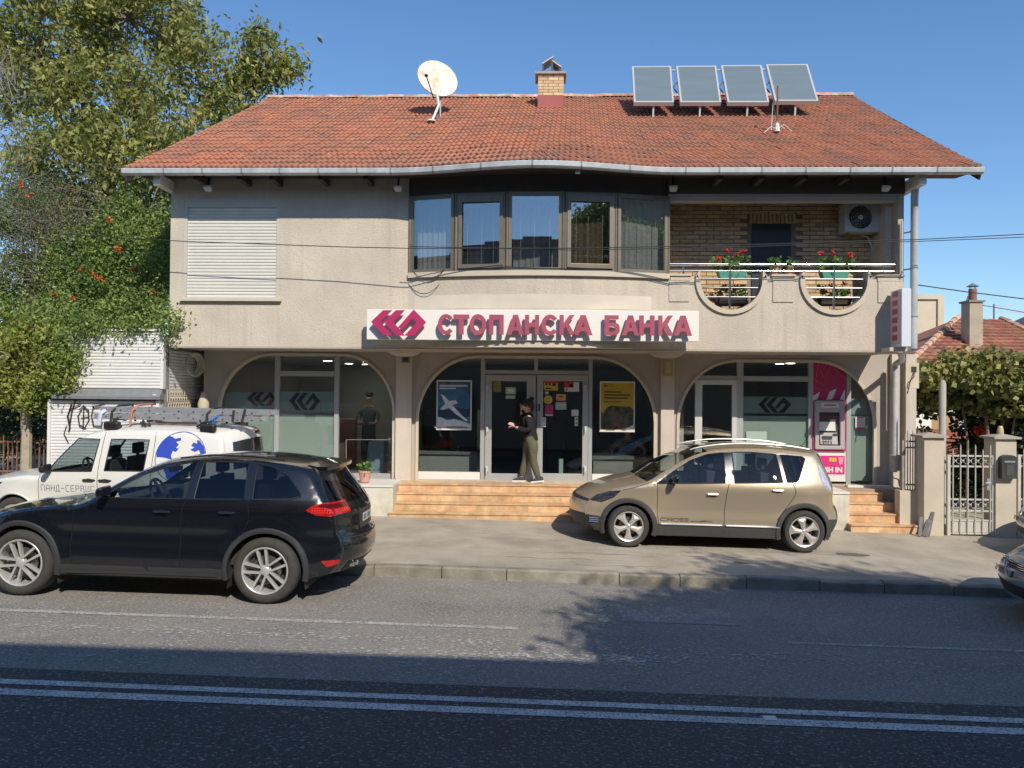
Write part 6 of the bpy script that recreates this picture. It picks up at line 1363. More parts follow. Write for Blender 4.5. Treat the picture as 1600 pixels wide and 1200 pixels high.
def build_car(S, root):
    E = S['Ef'] = cr(S['E'], NS); C_ = S['Cf'] = cr(S['C'], NS); Wf = sidewidth(S); paint = S['paint']
    xb, zb = S['wb'], S['sill']; R_, ra = S['R'], S['ra']
    def arc(xw):
        th = math.asin(max(-1, min(1, (zb - R_)/ra))); a0 = th; a1 = math.pi - th
        return [(xw + ra*math.cos(a0+(a1-a0)*i/22), R_ + ra*math.sin(a0+(a1-a0)*i/22)) for i in range(23)]
    out = [(p.x, p.y) for p in E]
    bot = []
    xe = E[-1].x; bot += [(xb+ra+.07, zb+.03)] ; bot += arc(xb)
    nn = 24; xa, xc = bot[-1][0], arc(0)[0][0]; bot += [(xa + (xc-xa)*i/nn, zb) for i in range(1, nn)]
    bot += arc(0); bot += [(-ra-.07, zb+.03)]
    outer = out + bot
    verts = [Vector(p) for p in outer]; edges = [(i, (i+1) % len(outer)) for i in range(len(outer))]
    def addloop(lp, closed=True):
        o = len(verts); 
        pts = []
        n = len(lp)
        for i in range(n if closed else n-1):
            a, b_ = Vector(lp[i]), Vector(lp[(i+1) % n]); k = max(1, int((b_-a).length/.07))
            for j in range(k): pts.append(a.lerp(b_, j/k))
        if not closed: pts.append(Vector(lp[-1]))
        verts.extend(pts)
        m = len(pts); edges.extend([(o+i, o+(i+1) % m) for i in range(m if closed else m-1)])
    for nm, lp, *_ in S['regions']: addloop(lp)
    for i, p in enumerate(E):   # rings near the upper outline for the rounded edge
        a = E[max(i-1,0)]; c = E[min(i+1,len(E)-1)]; t = (c-a).normalized(); nrm = Vector((t.y, -t.x))
        for d in (.008, .02, .038, .06):
            q_ = p + nrm*d
            if inpoly(q_.x, q_.y, outer): verts.append(q_)
    st = .062; x = min(p[0] for p in outer)
    while x < max(p[0] for p in outer):
        z = zb
        while z < 1.8:
            px_, pz_ = x + random.uniform(-.003,.003), z + random.uniform(-.003,.003)
            if inpoly(px_, pz_, outer): verts.append(Vector((px_, pz_)))
            z += st
        x += st
    vo, eo, fo, *_ = delaunay_2d_cdt(verts, edges, [], 0, 1e-4)
    buckets = {}
    for f in fo:
        cx = sum(vo[i].x for i in f)/3; cz = sum(vo[i].y for i in f)/3
        if not inpoly(cx, cz, outer): continue
        key = -1
        for k, rg in enumerate(S['regions']):
            if inpoly(cx, cz, rg[1]): key = k; break
        if key == -1 and S.get('clad') and cz < S['clad'](cx): key = -2
        buckets.setdefault(key, []).append(f)
    Wc = [Wf(v.x, v.y) for v in vo]
    for key, fs in buckets.items():
        nm, mm, off = ('body_side', paint, 0) if key == -1 else (('lower_cladding', S['cladm'], .004) if key == -2 else (S['regions'][key][0], S['regions'][key][2], S['regions'][key][3]))
        used = sorted({i for f in fs for i in f}); mp = {i: k for k, i in enumerate(used)}
        for side in (-1, 1):
            V = [(vo[i].x, side*(Wc[i]+off), vo[i].y) for i in used]
            F = []
            for f in fs:
                a, b_, c = [vo[i] for i in f]; ccw = (b_-a).cross(c-a) > 0; g_ = tuple(mp[i] for i in f)
                if (ccw and side > 0) or (not ccw and side < 0): g_ = g_[::-1]
                F.append(g_)
            o = lmesh(nm, V, F, mm, root)
    # cross strips
    tt = [-1 + 2*i/20 for i in range(21)]; tt = [math.copysign(abs(t)**.85, t) for t in tt]; p_ = 2.4
    def sp(s, t, off=0):
        s = max(0, min(len(E)-1, s)); i = min(int(s), len(E)-2); f = s-i; e = E[i].lerp(E[i+1], f); c = C_[i].lerp(C_[i+1], f); w = Wf(e.x, e.y)
        k = 1-abs(t)**p_; q_ = e + (c-e)*k
        if off:
            c2 = C_[min(i+1, len(C_)-1)] - C_[i]; n = Vector((-c2.y, c2.x)).normalized(); q_ = q_ + n*off
            return (q_.x, t*(w + off*abs(t)**6), q_.y)
        return (q_.x, t*w, q_.y)
    def strip(nm, s0, s1, m, t0=-1, t1=1, off=0, dens=1):
        ns = max(2, int(abs(s1-s0)*NS*dens)); rows = [s0*NS + (s1-s0)*NS*i/ns for i in range(ns+1)]
        ts = [t for t in tt if t0 < t < t1]; ts = [t0] + ts + [t1]; m_ = len(ts)
        V = [sp(s, t, off) for s in rows for t in ts]; F = [(i*m_+j, (i+1)*m_+j, (i+1)*m_+j+1, i*m_+j+1) for i in range(ns) for j in range(m_-1)]
        return lmesh(nm, V, F, m, root)
    S['strip'] = strip; S['sp'] = sp; S['Wf'] = Wf
    for nm, s0, s1, m, *rest in S['strips']: strip(nm, s0, s1, m, *rest)
    # seams
    for lp in S['seams']:
        pts = cr(lp, 5)
        for side in (-1, 1):
            b = MB(); b.tube([(p[0], side*(Wf(p[0], p[1])+.0005), p[1]) for p in pts], .0045, 4, cap=False); b.build('panel_gap', m_seam, root, local=True)
    # window rubbers
    for nm, lp, mm, off, *_ in S['regions']:
        if 'window' in nm or 'glass' in nm:
            for side in (-1, 1):
                b = MB(); L = []
                for i in range(len(lp)):
                    a, c = Vector(lp[i]), Vector(lp[(i+1) % len(lp)]); k = max(1, int((c-a).length/.08)); L += [a.lerp(c, j/k) for j in range(k)]
                L.append(L[0]); b.tube([(p.x, side*(Wf(p.x, p.y)+.001), p.y) for p in L], .009, 5, cap=False); b.build('window_seal', S.get('seal', m_rubber), root, local=True)
    # arch flares and wells
    for xw in (0, xb):
        for side in (-1, 1):
            A_ = arc(xw); n = len(A_)
            wd = S['flare']; V = []; 
            for i, (x, z) in enumerate(A_):
                d = Vector((x-xw, z-R_)).normalized()
                for dr, off in ((-.012, -.05), (-.012, .016), (.004, .022), (wd*.75, .018), (wd, .0)):
                    q_ = (x + d.x*dr, z + d.y*dr); V.append((q_[0], side*(Wf(*q_)+off), q_[1]))
            F = [(i*5+k, i*5+k+1, (i+1)*5+k+1, (i+1)*5+k) for i in range(n-1) for k in range(4)]
            if side > 0: F = [f[::-1] for f in F]
            lmesh('wheel_arch_trim', V, F, S['flarem'], root)
            V = []
            for (x, z) in [(xw+ra, .16)] + A_ + [(xw-ra, .16)]:
                for y in (.98, .45): V.append((x, side*Wf(x, max(z, zb))*y, z))
            nA = len(V)//2; F = [(2*i, 2*i+1, 2*i+3, 2*i+2) for i in range(nA-1)]; V += [(xw-ra, side*.5, .16), (xw+ra, side*.5, .16), (xw+ra, side*.5, R_+ra), (xw-ra, side*.5, R_+ra)]; F.append((2*nA, 2*nA+1, 2*nA+2, 2*nA+3))
            lmesh('wheel_well', V, F, m_int, root, smooth=False)
    b = MB(); x0, x1 = E[0].x+.05, E[-1].x-.05; w = S['w']-.12
    for a, c in ((x0+.03, -ra-.02), (ra+.02, xb-ra-.02), (xb+ra+.02, x1-.10)): b.box(a, c, -w+.06, w-.06, S['clear']+(.0 if a > 0 and c < xb else .06), zb+.14)
    b.box(x0+.1, x1-.1, -.48, .48, S['clear']+.02, zb+.2); b.build('underbody', m_int, root, local=True)
    # interior
    b = MB(); b.box(S['cab'][0], S['cab'][1], -(S['w']-.14), S['w']-.14, zb+.15, S['belt']-.42); b.build('cabin_floor', m_int, root, local=True)
    b = MB(); b.box(S['cab'][0], S['cab'][0]+.35, -(S['w']-.15), S['w']-.15, zb+.2, S['belt']-.04); b.build('dashboard', m_int, root, local=True, bevel=.04)
    for xs_ in S['seats']:
        for y in (-.37, .37):
            b = MB(); zz = S['belt']; b.box(xs_, xs_+.16, y-.22, y+.22, zz-.5, zz+.16); b.box(xs_+.03, xs_+.13, y-.12, y+.12, zz+.20, zz+.38); b.box(xs_-.42, xs_+.0, y-.23, y+.23, zz-.5, zz-.36)
            b.box(xs_+.06, xs_+.09, y-.04, y+.04, zz+.15, zz+.21); b.build('car_seat', m_seat, root, local=True, bevel=.03)
    M = Matrix.Translation((S['cab'][0]+.50, -.37, S['belt']+.0)) @ Matrix.Rotation(R(68), 4, 'Y'); b = MB()
    b.tube([tuple(M @ Vector((.18*math.cos(a), .18*math.sin(a), 0))) for a in [2*math.pi*i/20 for i in range(21)]], .016, 6, cap=False); b.bar(M @ Vector((-.18,0,0)), M @ Vector((.18,0,0)), .03); b.bar(M @ Vector((0,0,0)), M @ Vector((0,0,-.25)), .05); b.build('steering_wheel', m_rubber, root, local=True)
    # wheels
    for xw in (0, xb):
        for side in (-1, 1): wheel(S, root, xw, side)
    # handles and mirrors
    for hx, hz in S['handles']:
        for side in (-1, 1):
            y = side*(Wf(hx, hz)+.012); b = MB(); pts = [(hx-.10, y*.985, hz), (hx-.07, y*1.0+side*.012, hz+.004), (hx+.07, y+side*.012, hz+.004), (hx+.10, y*.985, hz)]
            b.tube(pts, [.010,.017,.017,.010], 8); b.build('door_handle', S.get('handlem', paint), root, smooth=True, local=True)
            b = MB(); b.lathe([(0,.001),(.05,.001),(.055,0)], 12, Matrix.Translation((hx, side*(Wf(hx,hz)+.0015), hz-.004)) @ Matrix.Rotation(R(90)*(-side)*-1, 4, 'X') @ Matrix.Diagonal((1.2,.55,1,1))); b.build('handle_recess', m_seam, root, local=True)
    mx, mz = S['mirror']
    for side in (-1, 1):
        w = Wf(mx, mz); b = MB(); x0_, x1_ = mx-.10, mx+.07; y0_, y1_ = side*(w+.03), side*(w+.25)
        b.add([(x0_+.05, y0_, mz-.05), (x1_, y0_, mz-.055), (x1_-.01, y1_, mz-.04), (x0_+.08, y1_, mz-.03), (x0_+.05, y0_, mz+.06), (x1_, y0_, mz+.10), (x1_-.01, y1_, mz+.095), (x0_+.08, y1_, mz+.06)], [(0,3,2,1),(4,5,6,7),(0,1,5,4),(1,2,6,5),(2,3,7,6),(3,0,4,7)] if side > 0 else [(1,2,3,0),(7,6,5,4),(4,5,1,0),(5,6,2,1),(6,7,3,2),(7,4,0,3)])
        b.build('wing_mirror', S['mirrorm'], root, smooth=True, local=True, bevel=.035, segs=4)
        b = MB(); b.bar((mx, side*(w-.02), mz-.05), (mx, side*(w+.08), mz-.02), .05); b.build('mirror_arm', m_rubber, root, local=True)
def wheel(S, root, xw, side):
    R_, rr, wt = S['R'], S['rim'], S['tw']; y = side*(S['w']-.012); M = Matrix.Translation((xw, y, R_)) @ Matrix.Rotation(R(90)*(1 if side < 0 else -1), 4, 'X')   # local +z points outward
    wobj = bpy.data.objects.new('wheel', None); COL.objects.link(wobj); wobj.parent = root
    b = MB(); d = R_-rr
    prof = [(rr-.005,-.02),(rr+.01,-.004),(rr+d*.35,.004),(rr+d*.7,-.002),(R_-.022,-.014),(R_-.006,-.034),(R_,-.06),(R_,-wt+.06),(R_-.02,-wt+.02),(rr,-wt)]
    b.lathe(prof, 40, M); b.build('tyre', m_tyre, wobj, smooth=True, local=True)
    b = MB(); b.lathe([(rr+.004,-.012),(rr-.004,-.004),(rr-.016,-.010),(rr-.022,-.03),(rr-.035,-.15),(rr-.035,-wt+.02)], 40, M); b.build('rim_ring', S['rimm'], wobj, smooth=True, local=True)
    b = MB(); b.lathe([(0,-.10),(rr*.62,-.10),(rr*.62,-.115)], 28, M); b.build('brake_disc', m_disc, wobj, local=True)
    b = MB(); b.lathe([(0,-.16),(rr-.02,-.16)], 28, M); b.build('rim_back', m_int, wobj, local=True)
    b = MB(); b.lathe([(0,-.012),(rr*.13,-.014),(rr*.20,-.026),(rr*.24,-.06)], 20, M); b.build('hub_cap', S['rimm'], wobj, smooth=True, local=True)
    a0 = S.get('rot', .3) + (xw*1.7)
    for k in range(5):
        a = a0 + 2*math.pi*k/5
        if S['spoke'] == 'double':
            for s_ in (-1, 1):
                b = MB(); Mk = M @ Matrix.Rotation(a, 4, 'Z')
                i0, i1 = rr*.17, rr-.012; o0, o1 = .030*s_, .052*s_
                pts = [(i0, o0-.010), (i1, o1-.015), (i1, o1+.015), (i0, o0+.010)]
                b.add([Mk @ Vector((p[0], p[1], z)) for z, sc_ in ((-.018-.0,1),) for p in pts] + [Mk @ Vector((p[0], p[1], -.065)) for p in pts], [(0,1,2,3),(4,7,6,5),(0,4,5,1),(2,6,7,3),(1,5,6,2),(3,7,4,0)]); b.build('spoke', S['rimm'], wobj, local=True)
        else:
            b = MB(); Mk = M @ Matrix.Rotation(a, 4, 'Z'); i0, i1 = rr*.16, rr-.012
            pts = [(i0, -.026), (i1*.62, -.040), (i1, -.085), (i1, .085), (i1*.62, .040), (i0, .026)]
            b.add([Mk @ Vector((p[0], p[1], -.016 - (.010 if abs(p[1]) > .05 else 0))) for p in pts] + [Mk @ Vector((p[0]*.98, p[1], -.07)) for p in pts] + [Mk @ Vector((i0, 0, -.008)), Mk @ Vector((i1*.7, 0, -.006))],
                [(0,1,13,12),(1,2,13),(2,3,13),(3,4,13),(4,5,12,13),(5,0,12)] + [(i, i+6, (i+1) % 6 + 6, (i+1) % 6) for i in range(6)]); b.build('spoke', S['rimm'], wobj, local=True)
    for k in range(5):
        a = a0 + 2*math.pi*(k+.5)/5; b = MB(); b.lathe([(0,-.025),(.011,-.026),(.012,-.04)], 8, M @ Matrix.Translation((rr*.19*math.cos(a), rr*.19*math.sin(a), 0))); b.build('wheel_bolt', m_claddk, wobj, local=True)
def place(name, label, cat, x, y, rz, pitch=None, z=None, group=None):
    r = empty(name, (x, y, z), label, cat, group); r.rotation_euler = (0, .016 if pitch is None else pitch, rz); return r
def side_print(S, root, pts_or_mesh, name, m): pass
def decal(poly, root, Wf_, m, name):
    Vv = [Vector(p) for p in poly]; vo, eo, fo, *_ = delaunay_2d_cdt(Vv, [(i, (i+1) % len(Vv)) for i in range(len(Vv))], [], 1, 1e-5)
    V = [(p.x, -(Wf_(p.x, p.y)+.0025), p.y) for p in vo]; return lmesh(name, V, [tuple(f) for f in fo], m, root)
# ---------------- black car
paint_k = mat('black_car_paint', (.006,.007,.010), .22, coat=1.0, spec=.5); paint_k.node_tree.nodes['Principled BSDF'].inputs['Coat Roughness'].default_value = .02
CK = dict(C=[(-.86,.28),(-.92,.45),(-.91,.62),(-.84,.80),(-.62,.93),(-.30,1.01),(.05,1.06),(.40,1.10),(.62,1.12),(1.0,1.36),(1.35,1.55),(1.62,1.610),(2.1,1.652),(2.6,1.652),(3.1,1.615),(3.45,1.565),(3.60,1.39),(3.78,1.14),(3.85,1.02),(3.86,.82),(3.93,.70),(3.93,.50),(3.78,.32)],
    E=[(-.66,.30),(-.70,.45),(-.70,.62),(-.64,.77),(-.48,.89),(-.20,.975),(.10,1.03),(.42,1.07),(.72,1.10),(1.08,1.33),(1.42,1.51),(1.68,1.585),(2.12,1.630),(2.6,1.630),(3.05,1.590),(3.30,1.54),(3.44,1.38),(3.60,1.14),(3.66,1.02),(3.68,.84),(3.74,.72),(3.74,.52),(3.62,.34)],
    w=.965, belt=1.17, fr=.16, rr=.13, tumble=.26, shz=1.06, scz=.74, wb=2.895, R=.385, ra=.45, sill=.27, clear=.22, paint=paint_k, cladm=m_claddk, clad=lambda x: .375 if .4 < x < 2.5 else 0,
    flare=.05, flarem=m_claddk, cab=(.85,3.3), seats=(1.75,2.65), rim=.272, tw=.27, rimm=m_rim1, spoke='double', rot=.62, shoulder=.016, scoop=.018, seal=m_black,
    regions=[('side_window',[(.98,1.18),(1.95,1.19),(1.985,1.600),(1.72,1.56),(1.40,1.45),(1.12,1.285)],m_gl_car,-.004), ('tinted_side_window',[(2.05,1.19),(2.64,1.205),(2.60,1.598),(2.35,1.606),(2.06,1.603)],m_gl_dark,-.004),
             ('tinted_side_window',[(2.73,1.205),(3.15,1.215),(3.27,1.24),(3.26,1.28),(3.10,1.46),(2.90,1.56),(2.70,1.592)],m_gl_dark,-.004), ('pillar_trim',[(1.95,1.19),(2.05,1.19),(2.06,1.603),(1.985,1.600)],paint_k,0), ('pillar_trim',[(2.64,1.205),(2.73,1.205),(2.70,1.592),(2.60,1.598)],paint_k,0),
             ('tail_lamp',[(3.34,1.09),(3.42,1.15),(3.52,1.175),(3.64,1.175),(3.69,1.02),(3.6,1.02),(3.46,1.035)],m_red,.003), ('rear_reflector',[(3.52,.50),(3.72,.51),(3.72,.45),(3.58,.43)],m_red,.006), ('head_lamp',[(-.62,.72),(-.36,.74),(-.20,.90),(-.36,.88),(-.56,.80)],m_headl,.003)],
    strips=[('front_bumper',0,2.2,paint_k),('grille',2.2,3.0,m_claddk),('bonnet',3.0,8,paint_k),('windscreen',8,11,m_gl_car),('roof',11,15,paint_k),('rear_window',15.25,17,m_gl_dark,-.86,.86,-.004),('rear_glass_surround',15,15.25,paint_k),('rear_pillar_trim',15.25,17,paint_k,-1,-.86),('rear_pillar_trim',15.25,17,paint_k,.86,1),('tailgate',17,19.6,paint_k),('rear_bumper',19.6,22,paint_k)],
    seams=[[(.66,1.06),(.62,.85),(.60,.6),(.62,.40)],[(1.97,1.18),(1.92,1.05),(1.90,.75),(1.90,.38)],[(2.68,1.19),(2.70,1.0),(2.62,.80),(2.50,.70)]],
    handles=[(1.68,1.04),(2.44,1.05)], mirror=(1.02,1.24), mirrorm=paint_k)
yb0 = at(412, 938, 8.76)
xw_r = at(411.5, 892, 8.76).x; xw_f = at(30, 878, 8.76).x
print('BLACK', xw_r, xw_f, xw_r-xw_f)
kx = xw_r - 2.895
k = place('black_suv', 'glossy black estate suv with five double spoke wheels parked at the kerb', 'car', kx, 8.76+.965, 0, z=road_z(kx)+.004)
build_car(CK, k); st_ = CK['strip']; sp_ = CK['sp']
st_('tail_lamp', 16.85, 17.9, m_red, -1.0, -.66, .006); st_('tail_lamp', 16.85, 17.9, m_red, .66, 1.0, .006)
m_lampd = mat('dark_red_lens', (.10,.006,.012), .12, coat=.8); m_lampl = mat('bright_red_lens', (.80,.07,.05), .15, coat=.6)
Wk = CK['Wf']
decal([(3.47,1.135),(3.53,1.165),(3.63,1.168),(3.64,1.12),(3.54,1.115)], k, lambda x, z: Wk(x, z)+.003, m_lampd, 'lamp_lens')
for r_ in range(3):
    for i_ in range(9 - r_):
        xx, zz = 3.41 + .028*i_, 1.058 + .026*r_; decal([(xx,zz),(xx+.013,zz),(xx+.013,zz+.012),(xx,zz+.012)], k, lambda x, z: Wk(x, z)+.0035, m_lampl, 'lamp_segment')
st_('lamp_lens', 16.95, 17.25, m_lampd, -.98, -.70, .009)
for i_ in range(5): st_('lamp_segment', 17.4+.0*i_, 17.5, m_lampl, -.97+.055*i_, -.94+.055*i_, .009); st_('lamp_segment', 17.62, 17.7, m_lampl, -.97+.055*i_, -.94+.055*i_, .009)
for i_ in range(7): st_('badge_letter', 17.72, 17.86, m_chrome, -.26+.075*i_, -.215+.075*i_, .010)
for i_ in range(6):
    if i_ != 2: st_('plate_character', 18.36, 18.64, m_black, -.23+.075*i_, -.19+.075*i_, .014)
st_('number_plate', 18.25, 18.75, m_plate, -.30, .30, .012); st_('plate_recess', 17.9, 19.1, m_claddk, -.42, .42, .004)
for t_ in (-.62, -.5, .5, .62):
    p = sp_(21.6*NS, t_, .0); b = MB(); b.tube([(p[0]-.10, p[1], p[2]+.02), (p[0]+.035, p[1], p[2]+.02)], .045, 12); b.build('exhaust_tip', m_chrome, k, smooth=True, local=True)
st_('lower_valance', 21.3, 22, m_claddk, -.8, .8, .006); st_('bumper_crease', 19.75, 19.85, m_claddk, -.98, .98, .004)
text('ТУРБО' if False else 'V8', sp_(17.65*NS, -.3)[0]+.012, -.62, sp_(17.65*NS, -.3)[2]-.07, .001, m_chrome, 'badge', None) if False else None
# roof spoiler
V = []; F = []
for i in range(15):
    t = -.86 + 1.72*i/14; a = sp_(14.55*NS, t, .012); c = sp_(15.0*NS, t, .02); d = (c[0]+.14, c[1], c[2]+.0); e = (c[0]+.13, c[1], c[2]-.045); f_ = sp_(15.15*NS, t, .0)
    V += [a, c, d, e, f_]
F = [(i*5+k_, (i+1)*5+k_, (i+1)*5+k_+1, i*5+k_+1) for i in range(14) for k_ in range(4)] + [(0,1,2,3,4), tuple(70+j for j in (4,3,2,1,0))]
lmesh('roof_spoiler', V, F, paint_k, k)
b = MB(); p = sp_(16.9*NS, 0, .03); q_ = sp_(16.1*NS, -.4, .03); b.bar(p, q_, .02); b.build('rear_wiper', m_black, k, local=True)
b = MB(); b.tube([(x_, -(CK['Wf'](x_, 1.63)-.03), z_) for x_, z_ in ((1.75,1.635),(2.1,1.675),(2.6,1.675),(3.0,1.64))], .012, 6); b.build('roof_trim', m_black, k, local=True)
b = MB(); b.box(1.35, 1.40, -.14, .14, 1.40, 1.46); b.build('rear_view_mirror', m_black, k, local=True)
V = [(x_, -(CK['Wf'](x_, z_)+.012), z_) for x_, z_ in ((.5,.33),(1.2,.335),(2.35,.335),(2.35,.30),(1.2,.30),(.5,.29))]; lmesh('sill_strip', V, [(0,5,4,1),(1,4,3,2)], m_claddk, k)
# ---------------- gold car
paint_g = mat('gold_car_paint', (.66,.54,.375), .30, metal=.65, coat=.8, spec=.5)
CG = dict(C=[(-.82,.28),(-.89,.45),(-.88,.60),(-.80,.74),(-.60,.86),(-.32,.955),(-.08,1.02),(.14,1.075),(.5,1.28),(.88,1.46),(1.2,1.565),(1.65,1.625),(2.1,1.635),(2.5,1.62),(2.85,1.585),(3.12,1.53),(3.2,1.36),(3.3,1.13),(3.34,.95),(3.35,.75),(3.43,.6),(3.43,.42),(3.33,.28)],
    E=[(-.60,.28),(-.66,.45),(-.66,.60),(-.60,.71),(-.45,.81),(-.22,.90),(.02,.965),(.28,1.03),(.60,1.22),(.94,1.405),(1.25,1.505),(1.7,1.56),(2.1,1.57),(2.45,1.56),(2.75,1.535),(2.95,1.50),(3.03,1.33),(3.12,1.12),(3.17,.95),(3.18,.75),(3.26,.60),(3.26,.42),(3.18,.28)],
    w=.92, belt=1.03, fr=.17, rr=.14, tumble=.27, shz=.93, scz=.62, wb=2.702, R=.325, ra=.385, sill=.20, clear=.17, paint=paint_g, cladm=m_clad, clad=lambda x: (.375 if .35 < x < 2.3 else (.46 if x < .3 else .50)),
    flare=.065, flarem=m_clad, cab=(.35,2.8), seats=(1.25,2.1), rim=.232, tw=.21, rimm=m_rim2, spoke='wide', rot=.94, shoulder=.014, scoop=.014,
    regions=[('side_window',[(.42,1.01),(1.47,1.045),(1.49,1.500),(1.22,1.465),(.95,1.365),(.66,1.185)],m_gl_dk2 if False else m_gl_car,-.004), ('side_window',[(1.62,1.05),(2.36,1.075),(2.30,1.495),(1.95,1.515),(1.62,1.51)],m_gl_car,-.004),
             ('quarter_window',[(2.43,1.078),(2.56,1.085),(2.61,1.12),(2.76,1.44),(2.71,1.47),(2.37,1.492)],m_gl_dark,-.004), ('pillar_trim',[(1.47,1.045),(1.62,1.05),(1.62,1.51),(1.49,1.500)],paint_k,0), ('pillar_trim',[(2.36,1.075),(2.43,1.078),(2.37,1.492),(2.30,1.495)],paint_k,0),
             ('tail_lamp',[(2.945,1.40),(2.99,1.36),(3.09,1.12),(3.145,.98),(3.08,.96),(3.00,1.06),(2.96,1.18)],m_clear,.004), ('head_lamp',[(-.60,.70),(-.42,.675),(-.24,.76),(-.12,.885),(-.30,.862),(-.50,.785)],m_headl,.003), ('fog_lamp_surround',[(-.64,.47),(-.46,.46),(-.42,.40),(-.44,.35),(-.62,.36)],m_claddk,.004)],
    strips=[('front_bumper_lower',0,1.2,m_clad),('front_bumper',1.2,2.6,paint_g),('grille',2.6,3.0,m_claddk),('bonnet',3.0,7,paint_g),('windscreen',7,10,m_gl_car),('roof',10,15,paint_g),('rear_window',15.1,17,m_gl_dark,-.88,.88,-.004),('rear_pillar_trim',15.1,17,paint_g,-1,-.88),('rear_pillar_trim',15.1,17,paint_g,.88,1),('roof_edge',15,15.1,paint_g),('tailgate',17,19.3,paint_g),('rear_bumper',19.3,22,m_clad)],
    seams=[[(.43,1.0),(.435,.8),(.44,.55),(.47,.30)],[(1.53,1.04),(1.50,.9),(1.475,.6),(1.47,.24)],[(2.50,1.075),(2.545,.98),(2.54,.88),(2.44,.72),(2.28,.50)],[(-.10,.89),(.15,.96),(.30,1.02)]],
    handles=[(1.28,.865),(2.27,.955)], mirror=(.66,1.07), mirrorm=paint_k)
gx_f = at(981.5, 825, 12.05).x; print('GOLD', gx_f, at(1255.8, 830, 12.05).x - gx_f)
gl_ = place('gold_car', 'gold metallic compact mpv with grey cladding and roof rails parked on the pavement', 'car', gx_f, 12.02+.92, 0, z=pave_z(gx_f, 12.3)+.003)
build_car(CG, gl_); st_ = CG['strip']; sp_ = CG['sp']; Wg = CG['Wf']
for side in (-1, 1):
    b = MB(); rp = cr([(.98,1.495),(1.10,1.535),(1.5,1.60),(2.0,1.62),(2.5,1.60),(2.85,1.555)], 5)
    b.tube([(p.x, side*(.60), p.y+.028) for p in rp], [.012]*len(rp), 8); b.build('roof_rail', mat('pale_roof_rail', (.45,.44,.41), .35, metal=.4), gl_, smooth=True, local=True)
for xs_ in ((.50,1.44),(1.50,2.32)):
    for side in (-1,1):
        b = MB(); b.tube([(x_, side*(Wg(x_, .385)+.012), .385) for x_ in np.linspace(*xs_, 12)], .013, 6); b.build('chrome_strip', m_chrome, gl_, smooth=True, local=True)
for z_ in (.37,.40,.43):
    b = MB(); b.tube([(x_, -(Wg(x_, z_)+.014), z_) for x_ in (-.60,-.52,-.46)], .010, 6); b.build('fog_lamp_fin', m_chrome, gl_, local=True)
b = MB(); p = sp_(14.2*NS, 0, 0); b.tube([p, (p[0]+.03, 0, p[2]+.02)], [.03,.02], 8); b.tube([(p[0]+.02, 0, p[2]+.01), (p[0]+.17, 0, p[2]+.24)], .005, 5); b.build('aerial', m_black, gl_, local=True)
b = MB()
def strk(pts, root, Wf_, m, name, r=.006, y=-1):
    b = MB(); b.tube([(p[0], y*(Wf_(p[0], p[1])+.0015), p[1]) for p in pts], r, 4); return b.build(name, m, root, local=True)
x0_ = .50
for ch, pts in (('c', [(.085,.478),(.0,.478),(-.01,.462),(-.01,.446),(.0,.432),(.085,.432)]), ('r1', [(.10,.430),(.10,.478),(.17,.478),(.175,.462),(.165,.452),(.10,.452)]), ('r2', [(.145,.452),(.178,.430)]), ('o', [(.20,.478),(.26,.478),(.268,.455),(.26,.432),(.20,.432),(.193,.455),(.20,.478)]),
                ('s', [(.345,.478),(.285,.478),(.285,.456),(.345,.456),(.345,.432),(.285,.432)]), ('s2', [(.42,.478),(.362,.478),(.362,.456),(.42,.456),(.42,.432),(.362,.432)]), ('m1', [(.45,.436),(.62,.436),(.70,.446),(.80,.436)]), ('m2', [(.60,.442),(.68,.452),(.74,.442)])):
    strk([(x0_+p[0], p[1]) for p in pts], gl_, Wg, mat('dark_lettering', (.06,.045,.03), .5), 'lettering', .0055)
